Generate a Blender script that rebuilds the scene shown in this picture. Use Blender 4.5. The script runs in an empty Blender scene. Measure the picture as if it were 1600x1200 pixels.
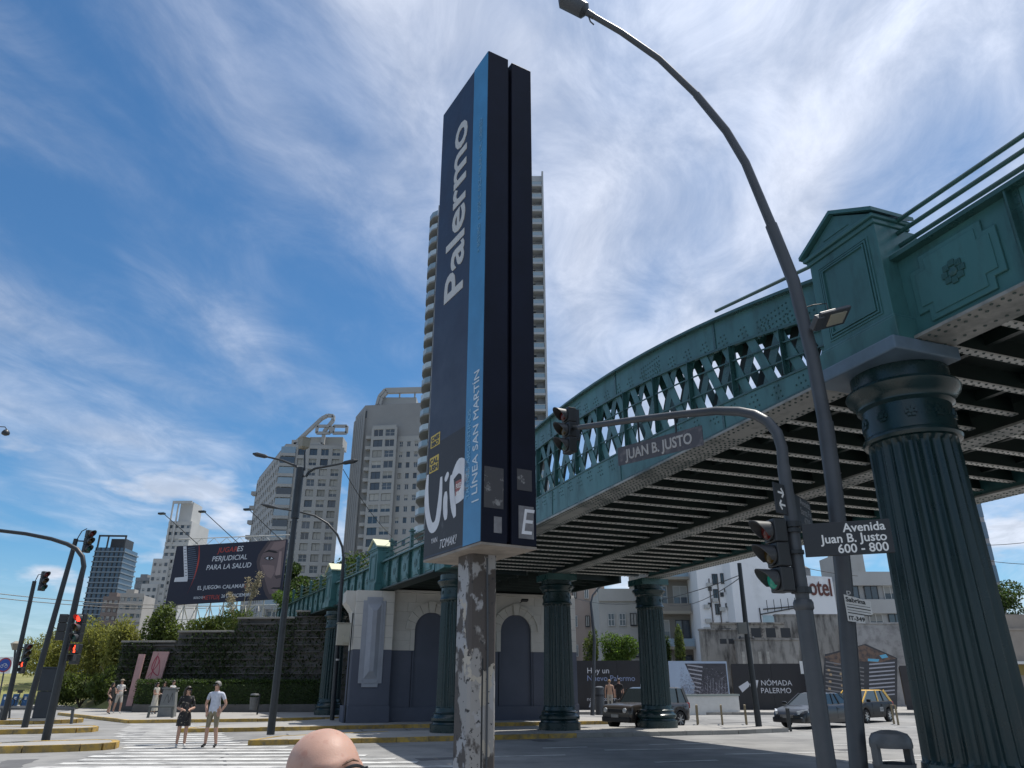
import bpy, bmesh, math, random
import numpy as np
from mathutils import Vector, Matrix
R = math.radians
rnd = random.Random(7)
scene = bpy.context.scene
COL = scene.collection

# ------------------------------------------------------------------ camera
CAM_H = 1.75; FPX = 1145.0; PITCH = math.atan(467 / 1145)
cam_data = bpy.data.cameras.new('camera'); cam = bpy.data.objects.new('camera', cam_data); COL.objects.link(cam)
cam.location = (0, 0, CAM_H); cam.rotation_euler = (R(90) + PITCH, 0, 0)
cam_data.sensor_width = 36; cam_data.lens = 36 * FPX / 1600; cam_data.clip_start = 0.05; cam_data.clip_end = 5000
scene.camera = cam

# ------------------------------------------------------------------ sky, sun, exposure
SUN_EL = R(69); SUN_AZ = Vector((0.76, 0.65))          # towards the sun, horizontally
world = bpy.data.worlds.new('World'); scene.world = world; world.use_nodes = True
wn = world.node_tree.nodes; wl = world.node_tree.links; wn.clear()
def WN(t, **k):
    n = wn.new(t)
    for a, b in k.items(): setattr(n, a, b)
    return n
def wmath(op, a, b=None, c=None):
    n = WN('ShaderNodeMath', operation=op)
    for i, x in enumerate((a, b, c)):
        if x is None: continue
        if isinstance(x, (int, float)): n.inputs[i].default_value = x
        else: wl.new(x, n.inputs[i])
    return n.outputs[0]
def wramp(x, lo, hi, a=0.0, b=1.0):
    n = WN('ShaderNodeMapRange', interpolation_type='SMOOTHSTEP')
    wl.new(x, n.inputs[0]); n.inputs[1].default_value = lo; n.inputs[2].default_value = hi
    n.inputs[3].default_value = a; n.inputs[4].default_value = b
    return n.outputs[0]
sky = WN('ShaderNodeTexSky', sky_type='NISHITA', sun_disc=False)
sky.sun_elevation = SUN_EL; sky.sun_rotation = math.atan2(SUN_AZ.x, SUN_AZ.y)
sky.altitude = 20; sky.air_density = 1.0; sky.dust_density = 0.4; sky.ozone_density = 2.0
tc = WN('ShaderNodeTexCoord')
sep = WN('ShaderNodeSeparateXYZ'); wl.new(tc.outputs['Generated'], sep.inputs[0])
dx, dy, dz = sep.outputs
den = wmath('ADD', wmath('MAXIMUM', dz, 0.0), 0.10)
qx = wmath('DIVIDE', dx, den); qy = wmath('DIVIDE', dy, den)
st = 0.30                                             # the cirrus streaks run along (st, 1)
al = wmath('ADD', wmath('MULTIPLY', qx, st), qy)
ac = wmath('SUBTRACT', qx, wmath('MULTIPLY', qy, st))
def cloud_noise(sa, sc, seed, detail=9.0, rough=0.6, dist=0.5):
    cb = WN('ShaderNodeCombineXYZ')
    wl.new(wmath('MULTIPLY', al, sa), cb.inputs[0]); wl.new(wmath('MULTIPLY', ac, sc), cb.inputs[1]); cb.inputs[2].default_value = seed
    n = WN('ShaderNodeTexNoise'); wl.new(cb.outputs[0], n.inputs['Vector'])
    n.inputs['Scale'].default_value = 1.0; n.inputs['Detail'].default_value = detail
    n.inputs['Roughness'].default_value = rough; n.inputs['Distortion'].default_value = dist
    return n.outputs['Fac']
n_big = cloud_noise(0.45, 0.85, 66.6, 3, 0.45, 0.4)
n_str = cloud_noise(0.8, 2.0, 11.3, 6, 0.50, 1.0)
n_puf = cloud_noise(3.0, 4.2, 5.1, 10, 0.65, 0.6)
side = wramp(ac, -1.5, -0.2)                           # the veil thickens towards one side of the sky
f1 = wmath('ADD', wmath('MULTIPLY', n_big, 1.25), wmath('MULTIPLY', n_str, 0.46))
f1 = wmath('ADD', f1, wmath('MULTIPLY', n_puf, 0.25))
f1 = wmath('ADD', f1, wmath('MULTIPLY', side, 0.10))
cirrus = wramp(f1, 0.83, 1.40)
# low cumulus bank close to the horizon
cb = WN('ShaderNodeVectorMath', operation='MULTIPLY'); wl.new(tc.outputs['Generated'], cb.inputs[0]); cb.inputs[1].default_value = (5, 5, 15)
nl = WN('ShaderNodeTexNoise'); wl.new(cb.outputs[0], nl.inputs['Vector']); nl.inputs['Scale'].default_value = 1.3; nl.inputs['Detail'].default_value = 8
band = wmath('MULTIPLY', wramp(dz, -0.01, 0.04), wramp(dz, 0.16, 0.36, 1, 0))
low = wmath('MULTIPLY', wramp(nl.outputs['Fac'], 0.49, 0.66), band)
cov = wmath('MINIMUM', wmath('MAXIMUM', wramp(dz, -0.02, 0.16, 0.55, 0.0), wmath('MAXIMUM', wmath('MULTIPLY', cirrus, 0.95), wmath('MULTIPLY', low, 0.85))), 1.0)
# thin cloud glows towards the sun
sd = Vector((SUN_AZ.x * math.cos(SUN_EL), SUN_AZ.y * math.cos(SUN_EL), math.sin(SUN_EL)))
dt = WN('ShaderNodeVectorMath', operation='DOT_PRODUCT'); wl.new(tc.outputs['Generated'], dt.inputs[0]); dt.inputs[1].default_value = sd
glow = wmath('POWER', wmath('MAXIMUM', dt.outputs['Value'], 0.0), 5.0)
cstr = wmath('ADD', wmath('ADD', 10.5, wmath('MULTIPLY', low, 0.5)), wmath('MULTIPLY', glow, 5.0))
cstr = wmath('MULTIPLY', cstr, wramp(n_puf, 0.3, 0.75, 0.80, 1.15))
ccol = WN('ShaderNodeVectorMath', operation='SCALE'); ccol.inputs[0].default_value = (0.88, 0.92, 1.03); wl.new(cstr, ccol.inputs['Scale'])
mixc = WN('ShaderNodeMix', data_type='RGBA')
tint = WN('ShaderNodeMix', data_type='RGBA', blend_type='MULTIPLY'); tint.inputs[0].default_value = 1.0
wl.new(sky.outputs[0], tint.inputs[6]); tint.inputs[7].default_value = (0.67, 1.14, 1.42, 1)
wl.new(cov, mixc.inputs[0]); wl.new(tint.outputs[2], mixc.inputs[6]); wl.new(ccol.outputs[0], mixc.inputs[7])
bg = WN('ShaderNodeBackground'); wl.new(mixc.outputs[2], bg.inputs[0]); bg.inputs[1].default_value = 0.085
wo = WN('ShaderNodeOutputWorld'); wl.new(bg.outputs[0], wo.inputs[0])
sun_data = bpy.data.lights.new('sun', 'SUN'); sun = bpy.data.objects.new('sun', sun_data); COL.objects.link(sun)
sun_data.energy = 5.0; sun_data.angle = R(0.5); sun_data.color = (1.0, 0.95, 0.88)
sun.location = (30, 20, 60); sun.rotation_euler = sd.to_track_quat('Z', 'Y').to_euler()
scene.view_settings.view_transform = 'Standard'; scene.view_settings.look = 'None'
scene.view_settings.gamma = 1; scene.view_settings.exposure = 0.0
scene.view_settings.use_curve_mapping = False

# ------------------------------------------------------------------ helpers: pixels of the photo to places
CP, SP = math.cos(PITCH), math.sin(PITCH)
def ray(x, y):
    u, v = x - 800, 600 - y
    return Vector((u, FPX * CP - v * SP, FPX * SP + v * CP))
def gnd(x, y, z=0.0):
    d = ray(x, y); return Vector((0, 0, CAM_H)) + d * ((z - CAM_H) / d.z)
def atY(x, y, Y):
    d = ray(x, y); return Vector((0, 0, CAM_H)) + d * (Y / d.y)
def onplane(x, y, P, n):
    d = ray(x, y); o = Vector((0, 0, CAM_H)); n = Vector(n)
    return o + d * ((Vector(P) - o).dot(n) / d.dot(n))

# ------------------------------------------------------------------ helpers: materials
MATS = {}
def mat(name, col, rough=0.6, metal=0.0, var=0.0, vs=3.0, bump=0.0, bs=40.0, col2=None, lo=0.4, hi=0.6, island=0.0,
        spec=0.5, emit=None, es=1.0, trans=0.0, stretch=None, coat=0.0, subsurf=0.0, rvar=0.0, detail=6.0):
    if name in MATS: return MATS[name]
    m = bpy.data.materials.new(name); MATS[name] = m; m.use_nodes = True
    nt = m.node_tree; N = nt.nodes; L = nt.links; b = N['Principled BSDF']
    b.inputs['Base Color'].default_value = (*col, 1); b.inputs['Roughness'].default_value = rough
    b.inputs['Metallic'].default_value = metal; b.inputs['Specular IOR Level'].default_value = spec
    b.inputs['Coat Weight'].default_value = coat; b.inputs['Transmission Weight'].default_value = trans
    if subsurf:
        b.inputs['Subsurface Weight'].default_value = subsurf; b.inputs['Subsurface Radius'].default_value = (0.012, 0.005, 0.003); b.inputs['Subsurface Scale'].default_value = 1.0
    if emit: b.inputs['Emission Color'].default_value = (*emit, 1); b.inputs['Emission Strength'].default_value = es
    need = var or col2 or bump or rvar
    if need:
        t = N.new('ShaderNodeTexCoord'); vec = t.outputs['Object']
        if stretch:
            mp = N.new('ShaderNodeMapping'); mp.inputs['Scale'].default_value = stretch; L.new(vec, mp.inputs[0]); vec = mp.outputs[0]
    out = None
    if var or col2 or rvar:
        nz = N.new('ShaderNodeTexNoise'); nz.inputs['Scale'].default_value = vs; nz.inputs['Detail'].default_value = detail; nz.inputs['Roughness'].default_value = 0.62
        L.new(vec, nz.inputs['Vector'])
    if col2 or var:
        mx = N.new('ShaderNodeMix'); mx.data_type = 'RGBA'
        mr = N.new('ShaderNodeMapRange'); mr.inputs[1].default_value = lo if col2 else 0.25; mr.inputs[2].default_value = hi if col2 else 0.75
        L.new(nz.outputs['Fac'], mr.inputs[0]); L.new(mr.outputs[0], mx.inputs[0])
        if col2: mx.inputs[6].default_value = (*col, 1); mx.inputs[7].default_value = (*col2, 1)
        else:
            mx.inputs[6].default_value = (*[c * (1 - var) for c in col], 1); mx.inputs[7].default_value = (*[min(1, c * (1 + var)) for c in col], 1)
        out = mx.outputs[2]
        if col2 and var:
            n2 = N.new('ShaderNodeTexNoise'); n2.inputs['Scale'].default_value = vs * 0.23; n2.inputs['Detail'].default_value = 5; L.new(vec, n2.inputs['Vector'])
            m2 = N.new('ShaderNodeMix'); m2.data_type = 'RGBA'; m2.blend_type = 'MULTIPLY'; m2.inputs[0].default_value = 1
            r2 = N.new('ShaderNodeMapRange'); r2.inputs[1].default_value = 0.3; r2.inputs[2].default_value = 0.7; r2.inputs[3].default_value = 1 - var; r2.inputs[4].default_value = 1 + var
            L.new(n2.outputs['Fac'], r2.inputs[0]); L.new(out, m2.inputs[6]); L.new(r2.outputs[0], m2.inputs[7]); out = m2.outputs[2]
    if island:
        g = N.new('ShaderNodeNewGeometry'); oi = N.new('ShaderNodeObjectInfo')
        ad = N.new('ShaderNodeMath'); ad.operation = 'ADD'; L.new(g.outputs['Random Per Island'], ad.inputs[0]); L.new(oi.outputs['Random'], ad.inputs[1])
        fr = N.new('ShaderNodeMath'); fr.operation = 'FRACT'; L.new(ad.outputs[0], fr.inputs[0])
        r3 = N.new('ShaderNodeMapRange'); r3.inputs[3].default_value = 1 - island; r3.inputs[4].default_value = 1 + island; L.new(fr.outputs[0], r3.inputs[0])
        m3 = N.new('ShaderNodeMix'); m3.data_type = 'RGBA'; m3.blend_type = 'MULTIPLY'; m3.inputs[0].default_value = 1
        if out: L.new(out, m3.inputs[6])
        else: m3.inputs[6].default_value = (*col, 1)
        L.new(r3.outputs[0], m3.inputs[7]); out = m3.outputs[2]
    if out: L.new(out, b.inputs['Base Color'])
    if rvar:
        r4 = N.new('ShaderNodeMapRange'); r4.inputs[1].default_value = 0.3; r4.inputs[2].default_value = 0.7
        r4.inputs[3].default_value = max(0.02, rough - rvar); r4.inputs[4].default_value = min(1, rough + rvar)
        L.new(nz.outputs['Fac'], r4.inputs[0]); L.new(r4.outputs[0], b.inputs['Roughness'])
    if bump:
        nb = N.new('ShaderNodeTexNoise'); nb.inputs['Scale'].default_value = bs; nb.inputs['Detail'].default_value = 5; L.new(vec, nb.inputs['Vector'])
        bp = N.new('ShaderNodeBump'); bp.inputs['Strength'].default_value = bump; bp.inputs['Distance'].default_value = 0.02
        L.new(nb.outputs['Fac'], bp.inputs['Height']); L.new(bp.outputs[0], b.inputs['Normal'])
    return m

# ------------------------------------------------------------------ helpers: meshes and objects
class MB:
    def __init__(s): s.v = []; s.f = []; s.m = []
    def add(s, vs, fs, m=0, M=None):
        o = len(s.v)
        if M is not None: vs = [M @ Vector(p) for p in vs]
        s.v += [tuple(p) for p in vs]; s.f += [tuple(i + o for i in q) for q in fs]; s.m += [m] * len(fs); return s
    def box(s, x0, x1, y0, y1, z0, z1, m=0, M=None):
        return s.add([(x0, y0, z0), (x1, y0, z0), (x1, y1, z0), (x0, y1, z0), (x0, y0, z1), (x1, y0, z1), (x1, y1, z1), (x0, y1, z1)],
                     [(0, 3, 2, 1), (4, 5, 6, 7), (0, 1, 5, 4), (1, 2, 6, 5), (2, 3, 7, 6), (3, 0, 4, 7)], m, M)
    def cbox(s, c, d, m=0, M=None):
        x, y, z = c; a, b, e = d[0] / 2, d[1] / 2, d[2] / 2
        return s.box(x - a, x + a, y - b, y + b, z - e, z + e, m, M)
    def bar(s, p, q, w, d, up=(0, 0, 1), m=0):
        p, q = Vector(p), Vector(q); t = (q - p).normalized(); up = Vector(up)
        if abs(t.dot(up)) > 0.98: up = Vector((0, 1, 0))
        x = t.cross(up).normalized() * (w / 2); y = x.cross(t).normalized() * (d / 2)
        vs = [p - x - y, p + x - y, p + x + y, p - x + y, q - x - y, q + x - y, q + x + y, q - x + y]
        return s.add(vs, [(0, 1, 2, 3), (7, 6, 5, 4), (0, 4, 5, 1), (1, 5, 6, 2), (2, 6, 7, 3), (3, 7, 4, 0)], m)
    def tube(s, pts, r, n=8, m=0, cap=True):
        pts = [Vector(p) for p in pts]; k = len(pts)
        rr = r if isinstance(r, (list, tuple)) else [r] * k
        vs = []; fs = []; up = None
        for i, p in enumerate(pts):
            t = (pts[min(i + 1, k - 1)] - pts[max(i - 1, 0)]).normalized()
            if up is None: up = Vector((0, 0, 1)) if abs(t.z) < 0.9 else Vector((1, 0, 0))
            x = t.cross(up).normalized(); y = x.cross(t).normalized(); up = y
            for j in range(n):
                a = 2 * math.pi * j / n; vs.append(p + (x * math.cos(a) + y * math.sin(a)) * rr[i])
        for i in range(k - 1):
            for j in range(n):
                a, b = i * n + j, i * n + (j + 1) % n
                fs.append((a, b, b + n, a + n))
        if cap: fs.append(tuple(range(n - 1, -1, -1))); fs.append(tuple(range((k - 1) * n, k * n)))
        return s.add(vs, fs, m)
    def lathe(s, prof, n=24, c=(0, 0, 0), m=0, M=None, rf=None):
        vs = []; fs = []
        for i, (r, z) in enumerate(prof):
            for j in range(n):
                a = 2 * math.pi * j / n; q = r if rf is None else rf(r, a, z)
                vs.append((c[0] + q * math.cos(a), c[1] + q * math.sin(a), c[2] + z))
        k = len(prof)
        for i in range(k - 1):
            for j in range(n):
                a, b = i * n + j, i * n + (j + 1) % n; fs.append((a, b, b + n, a + n))
        fs.append(tuple(range(n - 1, -1, -1))); fs.append(tuple(range((k - 1) * n, k * n)))
        return s.add(vs, fs, m, M)
    def prism(s, poly, vec, m=0, M=None):
        n = len(poly); v = Vector(vec); p = [Vector(q) for q in poly]
        fs = [tuple(range(n - 1, -1, -1)), tuple(range(n, 2 * n))] + [(i, (i + 1) % n, (i + 1) % n + n, i + n) for i in range(n)]
        return s.add(p + [q + v for q in p], fs, m, M)
    def strip(s, pts, w, y, d, m=0):       # flat stroke in the xz plane, facing -y
        for (a, b) in zip(pts[:-1], pts[1:]): s.bar((a[0], y, a[1]), (b[0], y, b[1]), w, d, (0, 1, 0), m)
        return s
    def mesh(s, name='mesh', mats=(), smooth=False):
        me = bpy.data.meshes.new(name); me.from_pydata(s.v, [], s.f)
        for q in (mats if isinstance(mats, (list, tuple)) else [mats]): me.materials.append(q)
        if any(s.m): me.polygons.foreach_set('material_index', s.m)
        bm = bmesh.new(); bm.from_mesh(me); bmesh.ops.recalc_face_normals(bm, faces=bm.faces); bm.to_mesh(me); bm.free()
        if smooth:
            me.polygons.foreach_set('use_smooth', [True] * len(me.polygons)); 
            try: me.set_sharp_from_angle(angle=R(38))
            except Exception: pass
        me.update(); return me
    def build(s, name, mats, parent=None, smooth=False, loc=(0, 0, 0), rz=0.0, bevel=0.0, rot=None):
        return put(name, s.mesh(name, mats, smooth), parent, loc, rz, bevel, rot)
def put(name, me, parent=None, loc=(0, 0, 0), rz=0.0, bevel=0.0, rot=None):
    o = bpy.data.objects.new(name, me); COL.objects.link(o); o.location = loc
    o.rotation_euler = rot if rot is not None else (0, 0, rz)
    if parent: o.parent = parent
    if bevel:
        b = o.modifiers.new('bevel', 'BEVEL'); b.width = bevel; b.segments = 2; b.limit_method = 'ANGLE'; b.angle_limit = R(40)
    return o
def tag(o, label=None, cat=None, group=None, kind=None):
    if label: o['label'] = label
    if cat: o['category'] = cat
    if group: o['group'] = group
    if kind: o['kind'] = kind
    return o
def thing(name, label, cat, loc=(0, 0, 0), rz=0.0, group=None):
    o = bpy.data.objects.new(name, None); COL.objects.link(o); o.location = loc; o.rotation_euler = (0, 0, rz); o.empty_display_size = 0.2
    return tag(o, label, cat, group)
def copy_tree(o, parent=None):
    c = o.copy(); COL.objects.link(c); c.parent = parent
    for ch in list(o.children): copy_tree(ch, c)
    return c
def struct(name, mb, mats, **k): return tag(mb.build(name, mats, **k), kind='structure')
def text(s, size, m, origin, u, v, parent=None, name='lettering', align='LEFT', depth=0.004, bold=0.0, shear=0.0, spacing=1.0, xs=1.0, valign='BOTTOM_BASELINE'):
    cu = bpy.data.curves.new(name, 'FONT'); cu.body = s; cu.size = size; cu.align_x = align; cu.align_y = valign
    cu.extrude = depth; cu.offset = bold; cu.shear = shear; cu.space_character = spacing; cu.resolution_u = 3
    t = bpy.data.objects.new(name, cu); COL.objects.link(t)
    dg = bpy.context.evaluated_depsgraph_get(); me = bpy.data.meshes.new_from_object(t.evaluated_get(dg)); bpy.data.objects.remove(t)
    me.materials.clear(); me.materials.append(m)
    u = Vector(u).normalized(); v = Vector(v).normalized(); n = u.cross(v).normalized()
    M = Matrix(((u.x * xs, v.x, n.x, origin[0]), (u.y * xs, v.y, n.y, origin[1]), (u.z * xs, v.z, n.z, origin[2]), (0, 0, 0, 1)))
    me.transform(M)
    return put(name, me, parent)
def fastmesh(name, V, F, m, parent=None, loc=(0, 0, 0), kind=None, smooth=False):
    me = bpy.data.meshes.new(name); V = np.asarray(V, np.float32).reshape(-1, 3); F = np.asarray(F, np.int32)
    nf, k = F.shape
    me.vertices.add(len(V)); me.vertices.foreach_set('co', V.ravel()); me.loops.add(nf * k); me.loops.foreach_set('vertex_index', F.ravel())
    me.polygons.add(nf); me.polygons.foreach_set('loop_start', np.arange(0, nf * k, k, dtype=np.int32))
    try: me.polygons.foreach_set('loop_total', np.full(nf, k, np.int32))
    except Exception: pass
    me.materials.append(m); me.update(calc_edges=True); me.validate()
    if smooth: me.polygons.foreach_set('use_smooth', [True] * nf)
    o = put(name, me, parent, loc)
    if kind: o['kind'] = kind
    return o
def leaf_quads(P, size, rng, droop=0.0, aspect=0.5, curl=0.25):
    n = len(P); d = rng.normal(size=(n, 3)); d[:, 2] = d[:, 2] * (1 - droop) - droop * 1.6
    d /= np.linalg.norm(d, axis=1)[:, None]; e = rng.normal(size=(n, 3)); w = np.cross(d, e); w /= np.linalg.norm(w, axis=1)[:, None] + 1e-9
    nn = np.cross(d, w); sz = size * rng.uniform(0.6, 1.35, (n, 1))
    a = P - d * sz * 0.5; c = P + d * sz * 0.5 - nn * sz * curl * 0.4; l = P + w * sz * aspect * 0.5 + nn * sz * curl * 0.2; r = P - w * sz * aspect * 0.5 + nn * sz * curl * 0.2
    V = np.stack([a, l, c, r], 1).reshape(-1, 3); F = np.arange(n * 4).reshape(n, 4); return V, F
def blob_points(blobs, n, rng, shell=0.55):
    vol = np.array([b[3] * b[4] * b[5] for b in blobs]) ** 0.75; pick = rng.choice(len(blobs), n, p=vol / vol.sum()); B = np.array(blobs)[pick]
    d = rng.normal(size=(n, 3)); d /= np.linalg.norm(d, axis=1)[:, None]
    r = (shell + (1 - shell) * rng.uniform(0, 1, (n, 1)) ** 0.6) * rng.uniform(0.86, 1.1, (n, 1))
    return B[:, :3] + d * r * B[:, 3:6]
def box_points(x0, x1, y0, y1, z0, z1, n, rng, j=0.05):
    a = np.array([(x1 - x0) * (z1 - z0), (x1 - x0) * (y1 - y0), (y1 - y0) * (z1 - z0) * 2]); k = rng.choice(3, n, p=a / a.sum())
    P = rng.uniform(0, 1, (n, 3)) * [x1 - x0, y1 - y0, z1 - z0] + [x0, y0, z0]
    P[k == 0, 1] = y0; P[k == 1, 2] = z1; m = k == 2; P[m, 0] = np.where(rng.uniform(size=m.sum()) < 0.5, x0, x1)
    return P + rng.normal(scale=j, size=(n, 3))
# ------------------------------------------------------------------ materials used in several places
GREEN = mat('green_iron_paint', (0.044, 0.135, 0.138), 0.38, col2=(0.026, 0.070, 0.068), lo=0.50, hi=0.78, stretch=(1.6, 1.6, 0.5), var=0.22, vs=2.4, bump=0.05, bs=60, rvar=0.1)
GREEN_D = mat('green_iron_paint_dark', (0.028, 0.085, 0.082), 0.30, var=0.25, vs=2.0, bump=0.06, bs=50, rvar=0.1)  # deeper green for edge parts, rails and back lattice bars
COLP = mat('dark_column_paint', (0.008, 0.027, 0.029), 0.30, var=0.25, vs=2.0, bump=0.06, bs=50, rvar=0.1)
UNDER = mat('dark_green_ironwork', (0.012, 0.024, 0.021), 0.5, var=0.4, vs=1.2)  # near black green for deck framing and inner lattice bars
FLANGE = mat('flange_paint_with_bounce', (0.27, 0.27, 0.25), 0.45, col2=(0.06, 0.075, 0.07), lo=0.46, hi=0.66, vs=1.3, var=0.2)  # lightened: light reflected up from the road is painted into the colour
RIVET = mat('rivet_iron', (0.025, 0.055, 0.050), 0.4)
ASPHALT = mat('asphalt', (0.245, 0.242, 0.232), 0.85, var=0.22, vs=0.8, bump=0.35, bs=60, col2=(0.165, 0.165, 0.162), lo=0.42, hi=0.68)
PAVE = mat('pavement_concrete', (0.30, 0.29, 0.27), 0.85, var=0.15, vs=1.2, bump=0.2, bs=30)
YELLOW = mat('yellow_kerb_paint', (0.42, 0.27, 0.055), 0.7, col2=(0.20, 0.16, 0.09), lo=0.42, hi=0.66, vs=5, var=0.25, bump=0.2, bs=25, island=0.2)
KERB = mat('grey_kerb_stone', (0.26, 0.25, 0.23), 0.85, var=0.2, vs=4, bump=0.2, bs=25, island=0.15)
PAINT = mat('worn_road_paint', (0.56, 0.56, 0.54), 0.75, col2=(0.17, 0.17, 0.168), lo=0.47, hi=0.64, vs=2.6, var=0.15, stretch=(0.5, 1.6, 1))
DARKSTEEL = mat('dark_pole_paint', (0.018, 0.022, 0.026), 0.45, var=0.3, vs=4)
GREYSTEEL = mat('grey_pole_paint', (0.060, 0.066, 0.075), 0.45, var=0.2, vs=3, bump=0.05, bs=30)
BLACK = mat('black_plastic', (0.016, 0.018, 0.020), 0.45)
WHITE = mat('white_lettering', (0.78, 0.78, 0.76), 0.6)
GLASS = mat('window_glass', (0.045, 0.06, 0.075), 0.08, spec=0.8, island=0.5)

# ------------------------------------------------------------------ ground
g = MB(); g.add([(-1500, -300, 0), (1500, -300, 0), (1500, 2200, 0), (-1500, 2200, 0)], [(0, 1, 2, 3)])
struct('ground', g, ASPHALT)
def pavement(name, poly, kerbs, h=0.14, top=PAVE):
    g = MB(); g.prism([(x, y, -0.02) for x, y in poly], (0, 0, h + 0.02 - 0.006)); o = struct(name, g, top)
    for (i0, i1, m) in kerbs:
        for i in range(i0, i1):
            p = Vector((*poly[i % len(poly)], 0)); q = Vector((*poly[(i + 1) % len(poly)], 0)); d = q - p; n = max(1, round(d.length / 1.0))
            for k in range(n):
                a = p + d * (k / n) + d.normalized() * 0.006; b = p + d * ((k + 1) / n) - d.normalized() * 0.006
                nr = Vector((-d.y, d.x, 0)).normalized() * 0.09; w = rnd.uniform(-0.006, 0.006)
                kb = MB(); kb.prism([(a - nr) + Vector((0, 0, -0.03)), (b - nr) + Vector((0, 0, -0.03)), (b + nr) + Vector((0, 0, -0.03)), (a + nr) + Vector((0, 0, -0.03))], (0, 0, h + 0.034 + w))
                kb.build('kerb_stone', m, o)
    return o
pavement('near_pavement', [(-9, -12), (8.5, -12), (11.5, 12.2), (6.5, 13.4), (-2.2, 10.6), (-9, 6)], [(2, 5, KERB)])
pavement('column_island', [(-7.9, 24.6), (-3.7, 25.9), (2.2, 28.0), (8.3, 29.9), (10.6, 31.2), (10.2, 33.3), (7.6, 33.2), (1.2, 31.6), (-4.5, 29.2), (-7.6, 26.6)], [(0, 2, YELLOW), (2, 4, KERB), (8, 10, YELLOW)])
pavement('abutment_pavement', [(-12.5, 30.6), (-9.0, 31.9), (-5.3, 33.5), (4.6, 37.0), (5.2, 41), (-4, 41), (-8.6, 39.6), (-12.3, 33.0)], [(0, 3, YELLOW), (3, 4, KERB), (7, 8, YELLOW)])
pavement('back_pavement', [(-17.9, 37.7), (-12.4, 39.2), (-8.6, 41.5), (-3.5, 44.5), (-3.5, 60), (-30, 56), (-26.5, 47.0), (-22, 42.2)], [(0, 3, YELLOW), (6, 8, YELLOW)])
def island(name, c, rx, ry, ang):
    p = []
    for k in range(14):
        a = 2 * math.pi * k / 14; x = rx * math.copysign(abs(math.cos(a)) ** 0.55, math.cos(a)); y = ry * math.copysign(abs(math.sin(a)) ** 0.55, math.sin(a))
        p.append((c[0] + x * math.cos(ang) - y * math.sin(ang), c[1] + x * math.sin(ang) + y * math.cos(ang)))
    return pavement(name, p, [(0, 14, YELLOW)], 0.17)
island('signal_island', (-13.0, 23.2), 1.55, 1.0, R(25))
island('signal_island', (-18.7, 30.7), 2.6, 1.0, R(22))
island('signal_island', (-23.6, 37.4), 3.2, 1.1, R(22))
pavement('far_pavement', [(3, 48), (30, 46.5), (60, 46), (60, 60), (3, 60)], [(0, 2, KERB)])
pavement('hill_foot_pavement', [(-120, 62), (-30, 60), (-30, 64), (-120, 66)], [(0, 1, KERB)])
# zebra crossing: long stripes, one part each
zb = tag(bpy.data.objects.new('zebra_crossing', None), kind='structure'); COL.objects.link(zb)
def xlim(y):
    L = np.interp(y, [16, 18.4, 23, 29, 38], [-10.4, -10.6, -10.9, -14.2, -18.0]); Rr = np.interp(y, [16, 18.4, 24.4, 25, 31, 38], [0.5, -1.6, -7.4, -8.3, -11.5, -14.5]); return L, Rr
y = 16.2
while y < 37.2:
    x0, x1 = xlim(y); x0 += rnd.uniform(-0.15, 0.15); x1 += rnd.uniform(-0.15, 0.15); w = 0.44
    g = MB(); g.add([(x0, y, 0.008), (x1, y + (x1 - x0) * 0.035, 0.008), (x1, y + w + (x1 - x0) * 0.035, 0.008), (x0, y + w, 0.008)], [(0, 1, 2, 3)])
    g.build('stripe', PAINT, zb); y += 0.92
lanes = tag(bpy.data.objects.new('lane_markings', None), kind='structure'); COL.objects.link(lanes)
for (xa, ya, xb, yb) in [(2.6, 22.9, 6.4, 23.6), (5.6, 21.6, 9.3, 22.4), (10.2, 21.2, 14.0, 22.0), (4.2, 24.9, 6.6, 25.5), (-0.6, 20.9, 1.4, 21.4), (7.9, 19.6, 10.4, 20.2), (3.4, 19.5, 5.0, 20.0), (9.5, 24.6, 12.4, 25.3), (14.8, 24.6, 17.8, 25.4), (0.9, 23.6, 2.2, 24.0), (9, 35.5, 12, 36.3), (15, 34, 18, 34.7), (20, 40, 24, 40.8), (6, 40.5, 10, 41.2)]:
    g = MB(); g.bar((xa, ya, 0.006), (xb, yb, 0.006), 0.16, 0.004); g.build('lane_dash', PAINT, lanes)

PATCH = mat('asphalt_repair', (0.11, 0.11, 0.112), 0.9, var=0.25, vs=2.0, bump=0.3, bs=70)
rp = tag(bpy.data.objects.new('road_repairs', None), kind='structure'); COL.objects.link(rp)
for k in range(26):                                     # darker repair patches and tar seams
    x, y = rnd.uniform(-14, 22), rnd.uniform(18.5, 40); l, w = rnd.uniform(0.8, 3.2), rnd.uniform(0.4, 1.3); a = R(20) + rnd.choice((0, math.pi / 2))
    if k % 2: l, w = rnd.uniform(3, 8), rnd.uniform(0.05, 0.09)
    ca, sa = math.cos(a), math.sin(a); g = MB(); n = 10; top = []
    pts = [(-l + 2 * l * i / n, -w * rnd.uniform(0.8, 1.1)) for i in range(n + 1)] + [(l - 2 * l * i / n, w * rnd.uniform(0.8, 1.1)) for i in range(n + 1)]
    if k % 2: off = [rnd.uniform(-0.25, 0.25) for _ in range(n + 1)]; pts = [(p[0], p[1] + off[i if i <= n else 2 * n + 1 - i]) for i, p in enumerate(pts)]
    V = [(x + (p[0] * ca - p[1] * sa) / 2, y + (p[0] * sa + p[1] * ca) / 2, 0.0035) for p in pts]; m_ = n + 1
    g.add(V, [(i, i + 1, 2 * m_ - 2 - i, 2 * m_ - 1 - i) for i in range(n)]); g.build('tar_seam' if k % 2 else 'repair_patch', PATCH, rp)
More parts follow.
